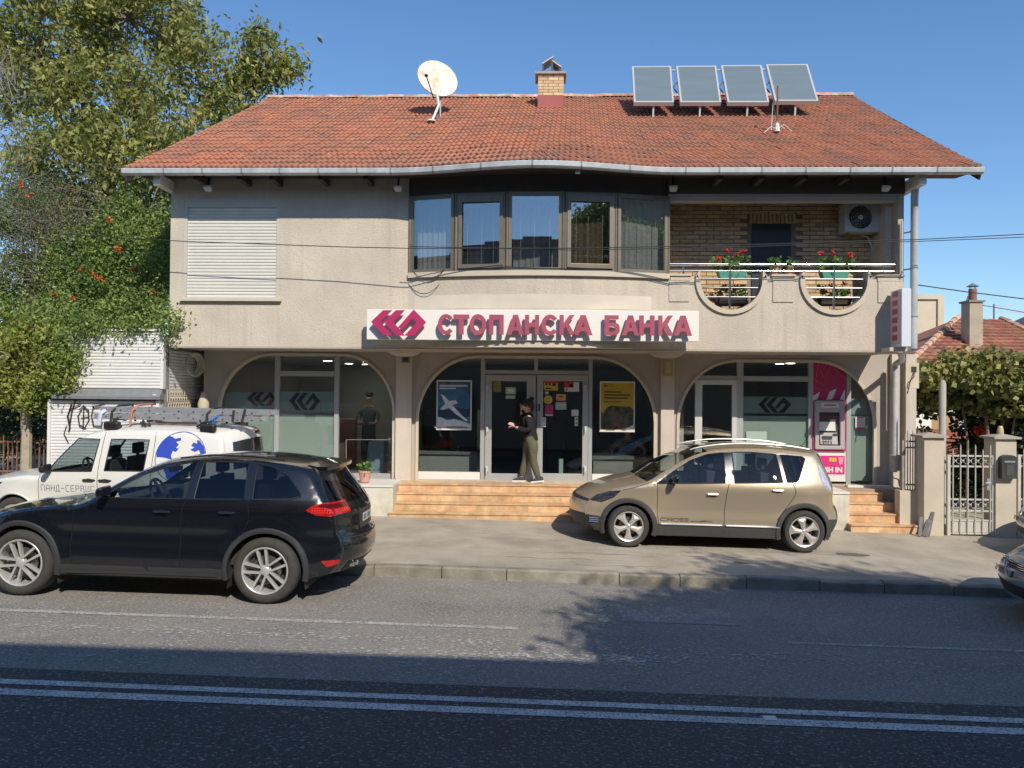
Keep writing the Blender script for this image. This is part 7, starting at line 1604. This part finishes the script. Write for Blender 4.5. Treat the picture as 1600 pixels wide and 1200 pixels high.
# ---------------- white van
paint_w = mat('white_van_paint', (.70,.685,.63), .3, coat=.6, var=.02, vs=2)
CV = dict(C=[(-.78,.25),(-.86,.45),(-.86,.65),(-.80,.80),(-.55,.92),(-.2,.99),(.1,1.03),(.38,1.05),(.66,1.30),(.95,1.56),(1.12,1.70),(1.4,1.78),(2.0,1.81),(2.6,1.81),(3.10,1.79),(3.42,1.73),(3.49,1.45),(3.52,1.15),(3.54,.95),(3.54,.75),(3.58,.6),(3.58,.42),(3.5,.28)],
    E=[(-.6,.25),(-.66,.45),(-.66,.65),(-.62,.76),(-.42,.86),(-.12,.93),(.15,.97),(.45,1.0),(.66,1.25),(.88,1.50),(1.06,1.62),(1.4,1.69),(2.0,1.715),(2.6,1.715),(3.02,1.69),(3.17,1.62),(3.24,1.4),(3.27,1.12),(3.29,.95),(3.30,.75),(3.33,.6),(3.33,.42),(3.28,.28)],
    w=.91, belt=1.05, fr=.18, rr=.07, tumble=.16, shz=.90, scz=.6, wb=2.70, R=.315, ra=.375, sill=.22, clear=.18, paint=paint_w, cladm=m_claddk, clad=lambda x: .30, flare=.01, flarem=paint_w, cab=(.4,3.0), seats=(1.2,1.9), rim=.2, tw=.2, rimm=m_rim2, spoke='wide',
    regions=[('side_window',[(.56,1.05),(1.23,1.065),(1.29,1.555),(.93,1.555),(.60,1.15)],m_gl_car,-.004), ('side_window',[(1.43,1.08),(2.04,1.09),(2.07,1.565),(1.47,1.56)],m_gl_car,-.004), ('head_lamp',[(-.60,.70),(-.4,.68),(-.2,.86),(-.4,.84)],m_headl,.003), ('tail_lamp',[(3.18,1.1),(3.26,1.1),(3.28,.75),(3.2,.75)],m_red,.003)],
    strips=[('front_bumper',0,3,paint_w),('bonnet',3,7,paint_w),('windscreen',7,10,m_gl_car),('roof',10,15,paint_w),('rear_window',15.5,17,m_gl_dark,-.86,.86,.002),('tailgate',15,22,paint_w)],
    seams=[[(.42,.98),(.40,.75),(.42,.3)],[(1.36,1.66),(1.34,1.3),(1.33,.9),(1.35,.3)],[(2.16,1.69),(2.16,1.2),(2.16,.8),(2.2,.3)]], handles=[(1.2,.93),(1.45,.93)], handlem=m_black, mirror=(.55,1.08), mirrorm=m_black)
vx = at(18, 800, 11.62).x
v_ = place('white_van', 'white tradesman van with blue globe print and a ladder on its roof rack', 'van', vx, 11.62+.91, 0, z=pave_z(vx, 12)-.03)
build_car(CV, v_); Wv = CV['Wf']; spv = CV['sp']
m_blue = mat('blue_vinyl', (.03,.07,.42), .4); m_vl = mat('blue_grey_vinyl', (.12,.13,.22), .4)
gcx, gcz, gr = 2.585, 1.315, .385
strk([(gcx+gr*math.cos(a), gcz+gr*math.sin(a)) for a in np.linspace(0, 2*math.pi, 40)], v_, Wv, m_blue, 'globe_outline', .006)
def onglobe(pts): return [(gcx+gr*a, gcz+gr*c) for a, c in pts]
decal(onglobe([(-.98,.15),(-.90,.42),(-.72,.68),(-.55,.82),(-.42,.80),(-.30,.72),(-.08,.78),(-.05,.66),(-.25,.60),(-.12,.50),(-.22,.36),(-.10,.34),(-.2,.2),(-.32,.25),(-.38,.05),(-.30,-.1),(-.5,-.06),(-.72,-.02),(-.95,-.02)]), v_, Wv, m_blue, 'continent_print')
decal(onglobe([(.97,.18),(.88,.44),(.70,.66),(.58,.70),(.60,.55),(.45,.60),(.38,.45),(.52,.40),(.36,.30),(.55,.22),(.70,.30),(.80,.12)]), v_, Wv, m_blue, 'continent_print')
decal(onglobe([(-.5,-.2),(-.1,-.15),(.1,-.35),(0,-.7),(-.2,-.95),(-.45,-.85),(-.6,-.5)]), v_, Wv, m_blue, 'continent_print')
L_ = {'Л': [[(0,0),(0,.85),(.1,1),(.55,1),(.6,.85),(.6,0)]], 'А': [[(0,0),(0,.7),(.2,1),(.4,1),(.6,.7),(.6,0)], [(0,.4),(.6,.4)]], 'Н': [[(0,0),(0,1)], [(0,.5),(.6,.5)], [(.6,0),(.6,1)]], 'Д': [[(-.05,-.2),(-.05,0),(.65,0),(.65,-.2)], [(.08,0),(.12,.85),(.25,1),(.52,1),(.52,0)]], '-': [[(.05,.5),(.55,.5)]],
      'С': [[(.6,1),(.12,1),(0,.85),(0,.15),(.12,0),(.6,0)]], 'Е': [[(.6,1),(.12,1),(0,.85),(0,.15),(.12,0),(.6,0)], [(0,.5),(.5,.5)]], 'Р': [[(0,-.0),(0,1),(.5,1),(.6,.88),(.6,.6),(.5,.48),(0,.48)]], 'В': [[(0,0),(0,1),(.5,1),(.55,.85),(.5,.52),(0,.52)], [(.5,.52),(.6,.4),(.6,.1),(.5,0),(0,0)]], 'И': [[(0,1),(0,0),(.6,1),(.6,0)]]}
x_ = .45
for ch in 'ЛАНД-СЕРВИС':
    for pl_ in L_[ch]: strk([(x_ + p[0]*.085, .745 + p[1]*.095) for p in pl_], v_, Wv, m_vl, 'lettering', .0048)
    x_ += .078
p = spv(15.2*NS, 0, .004); b = MB(); b.box(p[0]-.02, p[0]+.01, -.08, .08, p[2]-.02, p[2]+.02); b.build('brake_light', m_red, v_, local=True)
for xr_ in (1.42, 2.95):
    b = MB(); b.tube([(xr_, -.68, 1.70), (xr_, -.66, 1.86), (xr_, .66, 1.86), (xr_, .68, 1.70)], .022, 8); b.build('roof_bar', m_black, v_, local=True)
    for y_ in (-.66, .66):
        b = MB(); b.box(xr_-.14, xr_+.10, y_-.06, y_+.06, 1.70, 1.83); b.build('bar_foot', m_black, v_, local=True, bevel=.03)
# ladder and gear on the roof
lz = 1.85; ld = empty('roof_ladder', (vx+1.2, 12.3, v_.location.z+lz), 'aluminium ladder strapped flat on the roof rack of the white van', 'ladder')
lm = MB(); gz0 = v_.location.z; m_al = mat('ladder_aluminium', (.50,.51,.53), .38, metal=.6, var=.15, vs=7)
def LP(x, y, z): return (vx + x, 12.53 + y, gz0 + z - .016*x)
for y_ in (-.52, -.10):
    for z_ in (0, .11):
        b = MB(); b.bar(LP(1.05 + z_, y_, lz+.05+z_), LP(3.72 + z_*1.5, y_, lz+.06+z_), .03, .085); b.build('stile', m_al, ld)
for i in range(11):
    x_ = 1.25 + i*.235
    for z_ in (.045, .155):
        b = MB(); b.tube([LP(x_, -.535, lz+z_), LP(x_, -.085, lz+z_)], .014, 6); b.build('rung', m_gray, ld)
m_strap = mat('black_strap', (.03,.03,.03), .8); m_bst = mat('blue_strap', (.02,.15,.45), .7); m_wst = mat('white_blue_rag', (.55,.62,.75), .8); m_ost = mat('orange_rope', (.55,.20,.10), .8)
for (x_, m, nm, dz) in ((1.40, m_strap, 'black', .22), (2.93, m_strap, 'black', .22), (1.72, m_ost, 'orange', .24), (3.05, m_bst, 'blue', .12), (1.22, m_wst, 'white', .16)):
    b = MB(); b.tube([LP(x_-.06, -.57, lz-.08), LP(x_-.03, -.57, lz+dz*.6), LP(x_+.03, -.50, lz+dz), LP(x_+.05, -.1, lz+dz+.01), LP(x_+.07, -.05, lz-.04)], .018 if nm != 'white' else .035, 6); b.build('strap', m, ld)
for (x_, m) in ((1.45, m_strap), (1.9, m_strap), (2.98, m_bst), (2.85, m_strap)):
    b = MB(); pts = [LP(x_ + random.uniform(-.10,.10), -.6 + random.uniform(-.03,.03), lz + random.uniform(-.12,.06)) for _ in range(9)]; b.tube(cr(pts, 3), .013, 5); b.build('rope', m, ld)
b = MB(); b.bar(LP(3.45,-.56,lz+.02), LP(3.50,-.56,lz+.22), .03); b.bar(LP(3.3,-.56,lz+.02), LP(3.32,-.56,lz+.2), .03); b.build('ladder_hook', m_strap, ld)
b = MB(); b.bar(LP(2.0,-.4,lz-.03), LP(2.65,-.4,lz-.03), .05, .03); b.bar(LP(3.6,-.5,lz+.1), LP(3.9,-.5,lz+.16), .03); b.build('wooden_strip', mat('old_wood', (.35,.24,.14), .8), ld)
# ---------------- cars at the right edge
def small_car(name, label, paint, x, y, rz, z, plate_txt=None):
    S = dict(CG); S.update(paint=paint, clad=lambda x: .27, cladm=m_claddk, flare=.012, flarem=paint, handlem=paint, mirrorm=paint, seams=CG['seams'][:3],
        C=[(p[0], p[1]*.93 if p[1] > .6 else p[1]) for p in CG['C']], E=[(p[0], p[1]*.93 if p[1] > .6 else p[1]) for p in CG['E']], belt=.96,
        regions=[(r_[0], [(q_[0], q_[1]*.93 if q_[1] > .6 else q_[1]) for q_ in r_[1]], r_[2], r_[3]) for r_ in CG['regions'][:7]],
        strips=[('front_bumper',0,2.3,paint),('grille',2.3,3.0,m_claddk,-.72,.72),('bonnet_side',2.3,3.0,paint,-1,-.72),('bonnet_side',2.3,3.0,paint,.72,1)] + [(a[0],a[1],a[2],(paint if a[3] in (paint_g, m_clad) else a[3]),*a[4:]) for a in CG['strips'][3:]])
    r_ = place(name, label, 'car', x, y, rz, z=z, pitch=.0); build_car(S, r_)
    st = S['strip']; s_p = S['sp']
    for k_ in (2.42, 2.62, 2.84): st('grille_bar', k_, k_+.05, m_chrome, -.70, .70, .012)
    st('lower_grille', .35, 1.05, m_claddk, -.75, .75, .006); st('bumper_strip', .25, .33, m_chrome, -.85, .85, .012)
    st('number_plate', 1.45, 2.05, m_plate, -.30, .30, .015)
    p = s_p(2.65*NS, 0, .03); d = s_p(2.65*NS, 0, .04); M = Matrix.Translation((p[0]-.012, 0, p[2])) @ Matrix.Rotation(R(-90+14), 4, 'Y')
    b = MB(); b.tube([tuple(M @ Vector((.060*math.cos(a), .060*math.sin(a), 0))) for a in np.linspace(0, 2*math.pi, 25)], .008, 6, cap=False)
    e = [(.052,-.022),(.004,0),(.052,.022)]; b.tube([tuple(M @ Vector((a, c, 0))) for a, c in e], .005, 4); e = [(.02,-.05),(-.045,-.024),(-.004,0),(-.045,.024),(.02,.05)]; b.tube([tuple(M @ Vector((a, c, 0))) for a, c in e], .005, 4)
    b.build('emblem', m_chrome, r_, local=True)
    pm = text('SK 201 AS', 0, 0, 0, .10, m_black, 'plate_lettering', r_) if False else None
    b = MB(); q0 = s_p(1.75*NS, 0, .02)
    for i in range(7):
        if i == 2: continue
        y_ = -.21 + i*.07
        b.bar((q0[0]-.004, y_-.018, q0[2]-.035), (q0[0]-.004, y_-.018, q0[2]+.035), .010, .004); b.bar((q0[0]-.004, y_-.018, q0[2]+.035), (q0[0]-.004, y_+.016, q0[2]+.033), .010, .004); b.bar((q0[0]-.004, y_+.016, q0[2]+(.035 if i % 2 else -.035)), (q0[0]-.004, y_+.016, q0[2]), .010, .004)
    b.build('plate_characters', m_black, r_, local=True)
    return r_
paint_s = mat('silver_blue_paint', (.34,.37,.42), .3, metal=.6, coat=.8); paint_c = mat('pale_car_paint', (.62,.60,.54), .3, coat=.7)
a_ = R(-12)
def front_at(px, py, Y, a_, zg):   # place so the nose centre projects at the pixel
    n = at(px, py, Y); off = Vector((-.87, 0, 0)); off.rotate(Euler((0,0,a_))); return n.x - off.x, n.y - off.y
x_, y_ = front_at(1573, 878, 9.35, a_, 0); small_car('silver_car', 'silver blue hatchback with chrome grille bars nosing in at the right edge by the kerb', paint_s, x_, y_, a_, road_z(8)+.02)
x_, y_ = front_at(1596, 812, 12.6, R(-16), 0); small_car('pale_car', 'pale car further back whose nose just shows before the letter box pier', paint_c, x_, y_, R(-16), pave_z(8.5,12.9)-.02)
# ================================================================ people
def skin_body(name, chains, parent, m, sub=2, root=0):
    """chains: list of lists of (x,y,z,r); points equal to existing ones are welded"""
    V, Rr, E, idx = [], [], [], {}
    for ch in chains:
        prev = None
        for p in ch:
            key = (round(p[0],3), round(p[1],3), round(p[2],3))
            if key not in idx: idx[key] = len(V); V.append(p[:3]); Rr.append(p[3])
            i = idx[key]
            if prev is not None and prev != i: E.append((prev, i))
            prev = i
    me = bpy.data.meshes.new(name); me.from_pydata(V, E, []); o = bpy.data.objects.new(name, me); COL.objects.link(o)
    sk = o.modifiers.new('skin', 'SKIN'); 
    for i, v in enumerate(me.skin_vertices[0].data):
        r = Rr[i]; v.radius = (r, r) if not isinstance(r, tuple) else r; v.use_root = (i == root)
    sb = o.modifiers.new('sub', 'SUBSURF'); sb.levels = sub; sb.render_levels = sub
    dg = bpy.context.evaluated_depsgraph_get(); me2 = bpy.data.meshes.new_from_object(o.evaluated_get(dg)); bpy.data.objects.remove(o)
    me2.materials.clear(); me2.materials.append(m); me2.polygons.foreach_set('use_smooth', [True]*len(me2.polygons)); me2.name = name
    return link(name, me2, parent)
m_skin = mat('skin', (.56,.32,.22), .6); m_sweat = mat('black_sweater', (.010,.009,.011), .9, bump=.4, bs=120); m_trous = mat('olive_trousers', (.105,.10,.06), .9, var=.15, vs=14, bump=.4, bs=60)
m_hair = mat('dark_brown_hair', (.03,.014,.009), .6, bump=.6, bs=80); m_shoe = mat('dark_sneaker', (.04,.05,.07), .7); m_sole = mat('white_sole', (.75,.74,.72), .6); m_paper = mat('pink_paper', (.78,.55,.58), .7)
# woman walking left across the terrace; local x to the right, y away from the camera, z up, height 1.6
PYW = 14.97; base = at(826, 750, PYW); wm = empty('person', (base.x, PYW, ZT+.001), 'woman in black sweater and olive trousers walking past the entrance, hand at face', 'person')
H = 1.0
hipc = (.02, 0, .84)
# limbs (front leg is the far one reaching left, rear leg the near one trailing right)
legN = [(.04,-.085,.82,.098),(.075,-.085,.62,.088),(.085,-.085,.44,.062),(.13,-.085,.28,.058),(.185,-.085,.10,.040),(.20,-.085,.065,.036)]
legF = [(.01,.085,.82,.098),(-.03,.085,.62,.082),(-.055,.085,.44,.060),(-.105,.085,.27,.054),(-.135,.085,.10,.040),(-.14,.085,.07,.036)]
torso = [(.02,0,.84,.125),(.015,0,.96,.115),(.0,0,1.08,.115),(-.015,0,1.20,.125),(-.02,0,1.29,.09),(-.03,0,1.355,.05)]
headc = [(-.03,0,1.355,.05),(-.045,0,1.41,.062),(-.05,0,1.475,.088),(-.045,0,1.535,.080)]
armN = [(-.015,-.13,1.27,.052),(.015,-.185,1.13,.047),(.02,-.20,1.03,.043),(-.10,-.19,1.02,.038),(-.22,-.16,1.065,.030),(-.27,-.15,1.085,.026)]
armF = [(-.03,.12,1.27,.05),(-.09,.16,1.13,.044),(-.13,.15,1.06,.040),(-.155,.10,1.20,.034),(-.15,.04,1.335,.027),(-.145,.02,1.38,.024)]
T = lambda pts: [tuple(p) for p in pts]
body = skin_body('body', [T([torso[0]]) + T(torso[1:]), T(headc), [torso[0]] + legN, [torso[0]] + legF, [torso[3], *armN], [torso[3], *armF]], wm, m_skin)
fat = lambda pts, d: [(p[0], p[1], p[2], p[3]+d) for p in pts]
sw = skin_body('sweater', [fat([(.035,0,.77,.158),(.028,0,.84,.156),(.02,0,.92,.146),(.012,0,1.0,.132),(.0,0,1.09,.132),(-.015,0,1.20,.134),(-.02,0,1.29,.118),(-.028,0,1.375,.064)], .008), [fat([(-.015,0,1.20,.134)], .008)[0], *fat(armN[:-1], .020)], [fat([(-.015,0,1.20,.134)], .008)[0], *fat(armF[:-1], .020)]], wm, m_sweat)
tr = skin_body('trousers', [[(.01,0,1.14,.110),(.02,0,1.02,.120),(.03,0,.92,.136),(.045,0,.84,.150)], [(.045,0,.84,.150), (.075,-.080,.74,.122), *fat(legN[1:-1], .018)], [(.045,0,.84,.150), (.0,.08,.74,.112), *fat(legF[1:-1], .018)]], wm, m_trous)
b = MB(); b.tube([(.03,-.16,.70),(.045,-.165,.60),(.05,-.16,.53)], .02, 6); b.build('pocket', m_trous, wm, local=True, smooth=True)
b = MB(); M = Matrix.Translation((-.020,0,1.515)) @ Matrix.Rotation(R(-18), 4, 'Y') @ Matrix.Diagonal((.112,.098,.108,1)); b.lathe([(0,-.75),(.6,-.62),(.95,-.2),(1,.2),(.82,.65),(.45,.93),(0,1)], 20, M); b.lathe([(0,-1),(.7,-.7),(1,0),(.7,.7),(0,1)], 14, Matrix.Translation((.045,0,1.625)) @ Matrix.Diagonal((.055,.05,.042,1))); 
b.tube([(.05,-.01,1.50),(.07,0,1.45),(.05,.01,1.40)], [.05,.035,.01], 8); b.build('hair', m_hair, wm, smooth=True, local=True)
def blobm(c, r, m, name, sc=(1,1,1), rot=None):
    b = MB(); M = Matrix.Translation(c) @ (rot or Matrix.Identity(4)) @ Matrix.Diagonal((r*sc[0], r*sc[1], r*sc[2], 1)); b.lathe([(0,-1),(.5,-.87),(.87,-.5),(1,0),(.87,.5),(.5,.87),(0,1)], 14, M); return b.build(name, m, wm, smooth=True, local=True)
blobm((-.098,0,1.475), .060, m_skin, 'face', (.72,.92,1.25)); blobm((-.150,0,1.472), .016, m_skin, 'nose', (1,.8,1.3)); blobm((-.138,0,1.435), .013, mat('lips', (.40,.10,.09), .5), 'mouth', (.8,1.7,.6)); blobm((-.03,-.088,1.47), .020, m_skin, 'ear', (.8,.4,1.3))
for y in (-.032,.032): blobm((-.140,y,1.495), .010, m_black, 'eye', (.6,1.2,.7))
def hand(base, d, up, curl, name='hand', s=1.0):
    d = Vector(d).normalized(); up = Vector(up); side = d.cross(up).normalized(); up = side.cross(d).normalized(); B = Vector(base); ch = []
    palm = B + d*.045*s; k = [(*B, .024*s), (*palm, .028*s)]; ch.append(k)
    for i, L in enumerate((.062,.072,.067,.052)):
        o = side*(.027 - .018*i)*s; r0 = B + d*.05*s + o*.6; p1 = B + d*.085*s + o; p2 = p1 + (d*math.cos(curl*.6) - up*math.sin(curl*.6))*L*.5*s; p3 = p2 + (d*math.cos(curl*1.4) - up*math.sin(curl*1.4))*L*.5*s
        ch.append([(*palm, .028*s), (*p1, .0105*s), (*p2, .009*s), (*p3, .007*s)])
    th = B + d*.03*s + side*.032*s; t2 = th + (d*.6 + side*.5 - up*.4).normalized()*.035*s; ch.append([(*palm, .028*s), (*th, .013*s), (*t2, .010*s)])
    return skin_body(name, ch, wm, m_skin, 1)
hand((-.27,-.15,1.085), (-1,.1,.15), (0,-.3,1), .9); hand((-.147,.02,1.385), (-.02,-.1,1), (1,0,.1), .5)
b = MB(); M = Matrix.Translation((-.345,-.15,1.115)) @ Matrix.Rotation(R(18), 4, 'Y'); 
for k_, (w_, z_) in enumerate(((.062,.0),(.055,.018),(.045,.034))): b.add([M @ Vector((x_*w_, y_*.04, z_+zz)) for zz in (0,.014) for x_, y_ in ((-1,-1),(1,-1),(.9,1),(-1,.9))], [(3,2,1,0),(4,5,6,7),(0,1,5,4),(1,2,6,5),(2,3,7,6),(3,0,4,7)])
wp = WL['person']; b.v = [tuple(Vector(v)+wp) for v in b.v]; tag(b.build('paper_bundle', m_paper), 'folded white and pink papers held in the walking woman\'s hand', 'papers')
for (x_, y_, tilt) in ((-.165,.085,0), (.205,-.085,-6)):
    M = Matrix.Translation((x_, y_, 0)) @ Matrix.Rotation(R(tilt), 4, 'Y')
    def prism(pf, hw): 
        n = len(pf); return [M @ Vector((p[0], s_*hw*(p[2] if len(p) > 2 else 1), p[1])) for s_ in (-1,1) for p in pf], [tuple(range(n)), tuple(range(2*n-1, n-1, -1))] + [(i, i+n, (i+1) % n + n, (i+1) % n) for i in range(n)]
    zo = .018 if tilt else 0
    b = MB(); b.add(*prism([(-.15,.025+zo),(-.145,.048+zo),(-.08,.072+zo),(-.03,.105+zo),(.05,.11+zo),(.085,.09+zo),(.09,.025+zo)], .040)); b.build('shoe', m_shoe, wm, local=True, bevel=.012, segs=3)
    b = MB(); b.add(*prism([(-.165,.018+zo),(-.16,.0+zo),(.09,.0+zo),(.10,.03+zo),(-.15,.028+zo)], .046)); b.build('sole', m_sole, wm, local=True, bevel=.006)
# clerk inside, seated behind the counter, head hidden by the yellow poster
m_desk = mat('counter_grey', (.22,.23,.22), .6); m_desk2 = mat('counter_dark', (.12,.125,.12), .6)
def counter(px0, px1, py0, py1, Y, label):
    a, c = at(px0, py1, Y), at(px1, py0, Y); e = empty('counter', (a.x, Y, ZT), label, 'counter'); b = MB(); b.box(a.x, c.x, Y, Y+.5, ZT, c.z-.07); b.build('front', m_desk, e); b = MB(); b.box(a.x-.02, c.x+.02, Y-.05, Y+.5, c.z-.068, c.z); b.build('top', m_desk2, e); return c.z
counter(655, 746, 705, 738, 15.75, 'grey counter behind the window left of the entrance'); zc = counter(927, 1020, 713, 741, 15.75, 'grey counter behind the window right of the entrance')
p = at(981, 700, 16.15); ck = empty('person', (p.x, 16.15, ZT), 'clerk in a striped shirt leaning on the counter behind the yellow poster', 'person')
z0 = zc - ZT
skin_body('body', [[(0,.1,z0-.25,.15),(0,.08,z0,.16),(0,.05,z0+.22,.15),(0,.05,z0+.34,.07),(0,.03,z0+.43,.06),(0,.0,z0+.55,.10),(0,.0,z0+.64,.09)], [(0,.05,z0+.22,.15),(-.20,.02,z0+.24,.06),(-.36,-.08,z0+.13,.048),(-.35,-.22,z0+.04,.036),(-.34,-.29,z0+.03,.032)], [(0,.05,z0+.22,.15),(.20,.02,z0+.24,.06),(.33,-.08,z0+.13,.048),(.31,-.22,z0+.04,.036),(.30,-.29,z0+.03,.032)]], ck, m_skin)
skin_body('shirt', [[(0,.1,z0-.25,.165),(0,.08,z0,.172),(0,.05,z0+.22,.162),(0,.05,z0+.31,.09)], [(0,.05,z0+.22,.162),(-.20,.02,z0+.24,.075),(-.27,-.03,z0+.20,.065)], [(0,.05,z0+.22,.162),(.20,.02,z0+.24,.075),(.27,-.03,z0+.20,.065)]], ck, mat('grey_green_shirt', (.20,.24,.23), .85))
for k_ in range(7):
    b = MB(); zz = z0 - .12 + k_*.062; b.tube([(.17*math.cos(a), .07+.172*math.sin(a), zz) for a in np.linspace(math.pi*1.0, 2*math.pi, 14)], .011, 5); b.build('shirt_stripe', mat('dark_stripe', (.03,.04,.045), .9), ck, local=True)
b = MB(); b.lathe([(0,-.75),(.8,-.4),(1,.1),(.6,.8),(0,1)], 14, Matrix.Translation((0,.02,z0+.63)) @ Matrix.Diagonal((.115,.12,.12,1))); b.build('hair', m_hair, ck, smooth=True, local=True)
# person standing behind the first arch and interior furniture
p = at(560, 700, 16.6); pc = empty('person', (p.x, 17.6, ZT), 'dim figure in dark clothes standing behind the right pane of the first arch', 'person')
skin_body('body', [[(0,0,.86,.13),(0,0,1.1,.13),(0,0,1.34,.14),(0,0,1.45,.06),(0,-.02,1.52,.07),(0,-.02,1.62,.09)], [(0,0,.86,.13),(-.1,0,.5,.075),(-.1,0,.08,.05)], [(0,0,.86,.13),(.1,0,.5,.075),(.1,0,.08,.05)], [(0,0,1.34,.14),(-.22,-.02,1.2,.05),(-.2,-.18,1.0,.04),(-.05,-.3,1.02,.035)], [(0,0,1.34,.14),(.22,-.02,1.2,.05),(.2,-.18,1.0,.04),(.06,-.3,1.02,.035)]], pc, m_skin)
skin_body('clothes', [[(0,0,.86,.145),(0,0,1.1,.145),(0,0,1.34,.155),(0,0,1.42,.08)], [(0,0,.86,.145),(-.1,0,.5,.09),(-.1,0,.12,.065)], [(0,0,.86,.145),(.1,0,.5,.09),(.1,0,.12,.065)], [(0,0,1.34,.155),(-.22,-.02,1.2,.062),(-.21,-.14,1.05,.055)], [(0,0,1.34,.155),(.22,-.02,1.2,.062),(.21,-.14,1.05,.055)]], pc, mat('dim_clothes', (.16,.17,.17), .9))
b = MB(); b.lathe([(0,-.75),(.8,-.4),(1,.1),(.6,.8),(0,1)], 14, Matrix.Translation((0,.03,1.655)) @ Matrix.Diagonal((.092,.105,.10,1))); b.build('hair', m_hair, pc, smooth=True, local=True)
def cab(px0, px1, py0, py1, Y, m, name, label, cat):
    a, c = at(px0, py1, Y), at(px1, py0, Y); b = MB(); b.box(a.x, c.x, Y, Y+.4, ZT, c.z); tag(b.build(name, m, bevel=.01), label, cat)
cab(528, 552, 655, 740, 17.2, mat('red_brown_cabinet', (.42,.17,.10), .6), 'cabinet', 'red brown cabinet behind the right pane of the first arch', 'cabinet')
cab(662, 700, 640, 740, 18.2, m_desk, 'cabinet', 'tall grey cabinet deep behind the blue poster window', 'cabinet')
cab(745, 751, 640, 740, 16.5, m_white, 'display_board', 'narrow white display board standing just left of the entrance doors', 'display board')
cab(856, 884, 660, 745, 16.8, mat('dark_machine', (.03,.03,.035), .5), 'ticket_machine', 'dark ticket machine inside behind the right entrance door', 'machine')
cab(873, 880, 717, 745, 15.9, m_st['green'], 'leaflet_stand', 'small pale leaflet stand inside behind the right entrance door', 'leaflet stand')
p = at(590, 700, 16.0); cab(575, 600, 690, 745, 16.0, mat('pale_blue_chair', (.22,.32,.38), .7), 'chair_back', 'pale blue seat back low behind the first arch', 'chair')
